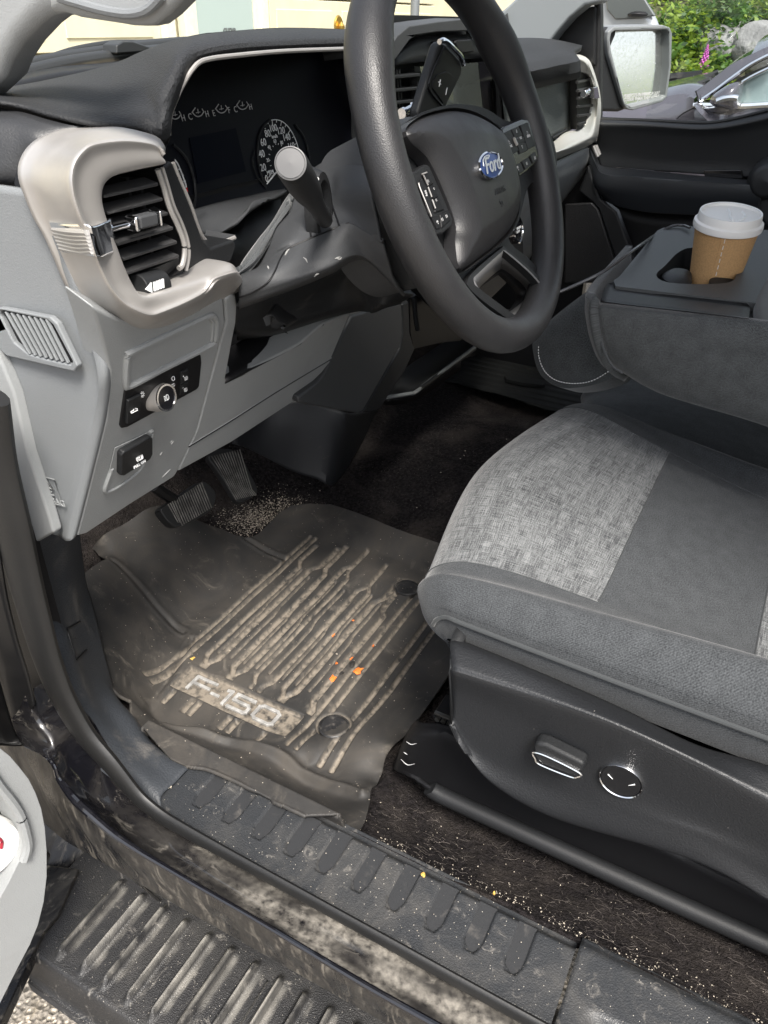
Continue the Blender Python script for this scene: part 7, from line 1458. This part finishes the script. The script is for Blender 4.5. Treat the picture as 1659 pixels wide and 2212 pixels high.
for i, c_ in enumerate([(.045, .105, .022), (.085, .17, .03), (.19, .27, .04), (.03, .065, .025)]):
    m_ = mat('foliage', c_, .55); m_.node_tree.nodes['Principled BSDF'].inputs['Subsurface Weight'].default_value = 0
    n_ = m_.node_tree.nodes; l_ = m_.node_tree.links; tr_ = n_.new('ShaderNodeBsdfTranslucent'); tr_.inputs[0].default_value = (c_[0] * 1.6, c_[1] * 1.6, c_[2], 1); mx_ = n_.new('ShaderNodeMixShader'); mx_.inputs[0].default_value = .35
    o_ = n_['Material Output']; l_.new(n_['Principled BSDF'].outputs[0], mx_.inputs[1]); l_.new(tr_.outputs[0], mx_.inputs[2]); l_.new(mx_.outputs[0], o_.inputs[0]); leafm.append(m_)
m_stem = mat('stem', (.07, .06, .03), .8)
def plant(name, c, s, n, leaf, label, cat, pal=(0, 1, 2, 3), group=None):
    T_ = thing(name, label, cat, tuple(c), group); c = np.array(c)
    K_ = max(4, n // 160); cl = RNG.normal(size=(K_, 3)); cl /= np.linalg.norm(cl, axis=1)[:, None]; cl *= RNG.uniform(.35, .95, (K_, 1)); 
    ck = RNG.integers(0, K_, n); P = (cl[ck] + RNG.normal(0, .17, (n, 3))) * np.array(s) + c + np.array([0, 0, s[2]])
    P[:, 2] = np.maximum(P[:, 2], c[2]); clm = RNG.integers(0, len(pal), K_)
    a_ = RNG.normal(size=(n, 3)); a_[:, 2] = np.abs(a_[:, 2]) * .4 ; a_ /= np.linalg.norm(a_, axis=1)[:, None]; d_ = RNG.normal(size=(n, 3)); d_ -= (d_ * a_).sum(1)[:, None] * a_; d_ /= np.linalg.norm(d_, axis=1)[:, None]
    L_ = leaf * RNG.uniform(.6, 1.4, n)[:, None]; V = np.stack([P, P + a_ * L_ * .5 + d_ * L_ * .25, P + a_ * L_, P + a_ * L_ * .5 - d_ * L_ * .25], 1).reshape(-1, 3)
    b = MB(); b.v = V.tolist(); b.uv = [(0, 0)] * len(V); b.f = [(4 * i, 4 * i + 1, 4 * i + 2, 4 * i + 3) for i in range(n)]; b.mi = [int(pal[clm[ck[i]]]) if RNG.random() > .25 else int(RNG.integers(0, 4)) for i in range(n)]
    b.build('foliage', leafm, T_, smooth=False, fix=False)
    b = MB()
    for i in range(7): q = cl[i % K_] * np.array(s) * .8 + c + [0, 0, s[2]]; b.tube([c, (c + q) / 2 + RNG.normal(0, .06, 3), q], [.03, .018, .006], 6, res=8)
    b.build('stem', m_stem, T_)
sh = [(1010, 20, 10.6, (1.0, 1.0, 1.3), 'dark leafy tree above the door mirror, left of the brighter shrubs', (0, 3, 0), 3800), (1200, 40, 10.4, (.9, 1.0, 1.2), 'green shrub above the tall foxglove', (0, 1, 3), 3800), (1390, 60, 10.2, (.8, .9, 1.0), 'bright yellow green shrub at the top, left of the picture corner', (1, 2, 2), 3800), (1560, 40, 10.0, (.9, .9, 1.1), 'sunlit yellow green shrub in the upper right corner', (2, 1, 2), 3800),
      (1640, -60, 11.5, (1.0, 1.2, 1.6), 'tall green tree behind the corner shrub', (1, 0, 1), 3500), (1120, -80, 12.5, (1.4, 1.6, 1.9), 'tall tree at the top edge beyond the mirror', (0, 1, 3), 4200), (1350, -120, 13, (1.6, 1.6, 2.0), 'tall tree at the top edge behind the bright shrub', (1, 0, 2), 4200), (1100, 300, 8.6, (.45, .5, .55), 'low green plant beside the door mirror', (1, 2, 0), 2200), (1210, 340, 8.5, (.4, .45, .5), 'low green plant at the foot of the foxglove', (1, 0, 2), 2200),
      (1140, 420, 8.3, (.35, .45, .3), 'green clump just above the sedan hood', (1, 2, 1), 1800), (1480, 200, 9.0, (.35, .5, .25), 'small shrub growing between the upper boulders', (1, 0, 3), 1500), (1290, 200, 9.0, (.35, .5, .3), 'trailing plant over the boulder behind the foxglove', (0, 1, 2), 1500), (1640, 200, 9.2, (.4, .5, .4), 'orange tinged low shrub over the rightmost boulder', (2, 1, 0), 1500)]
for u, v, x_, s, lb, pal, n in sh:
    q = pt('o', u, v, x=x_); plant('shrub', (q[0], q[1], q[2] - s[2]), s, int(n * 1.3), .06 if x_ < 10.3 else .085, lb, 'shrub', pal, 'shrubs and trees on the bank')
for k, (x_, y_, h_) in enumerate([(3.2, -13, 1.6), (5.4, -14, 1.9), (7.4, -13, 1.7), (9.5, -15, 2.2), (12, -16, 2.4)]):
    plant('shrub', (x_, y_, 0), (1.5, 1.2, h_), 2600, .16, 'tall shrub behind the truck, seen only in the door mirror', 'shrub', (1, 2, 2), 'shrubs and trees on the bank')
m_fox = mat('foxglove_purple', (.42, .10, .36), .6)
def foxglove(u, v0, v1, x_, label):
    t_ = pt('o', u, v0, x=x_); q = pt('o', u, v1, x=x_); T_ = thing('foxglove', label, 'flower', (q[0], q[1], q[2] - .25), 'foxgloves on the bank'); h_ = t_[2] - q[2]
    b = MB(); b.tube([q - [0, 0, .25], q, t_], [.009, .007, .003], 6); b.build('flower_stem', leafm[1], T_); b = MB()
    for i in range(46):
        f = i / 46; a_ = i * 2.4; r_ = .035 * (1 - f * .75); p = q + np.array([0, 0, h_ * f]); d = nrm(np.array([math.cos(a_), math.sin(a_), -.7])); b.tube([p, p + d * r_ * .5, p + d * r_ * 1.3], [.004, .011 * (1.1 - f), .014 * (1.1 - f)], 6)
    b.build('blossoms', m_fox, T_)
foxglove(1275, 262, 385, 8.1, 'tall purple foxglove spike in front of the boulders'); foxglove(1096, 415, 450, 8.2, 'short foxglove spike right beside the door mirror, low down')
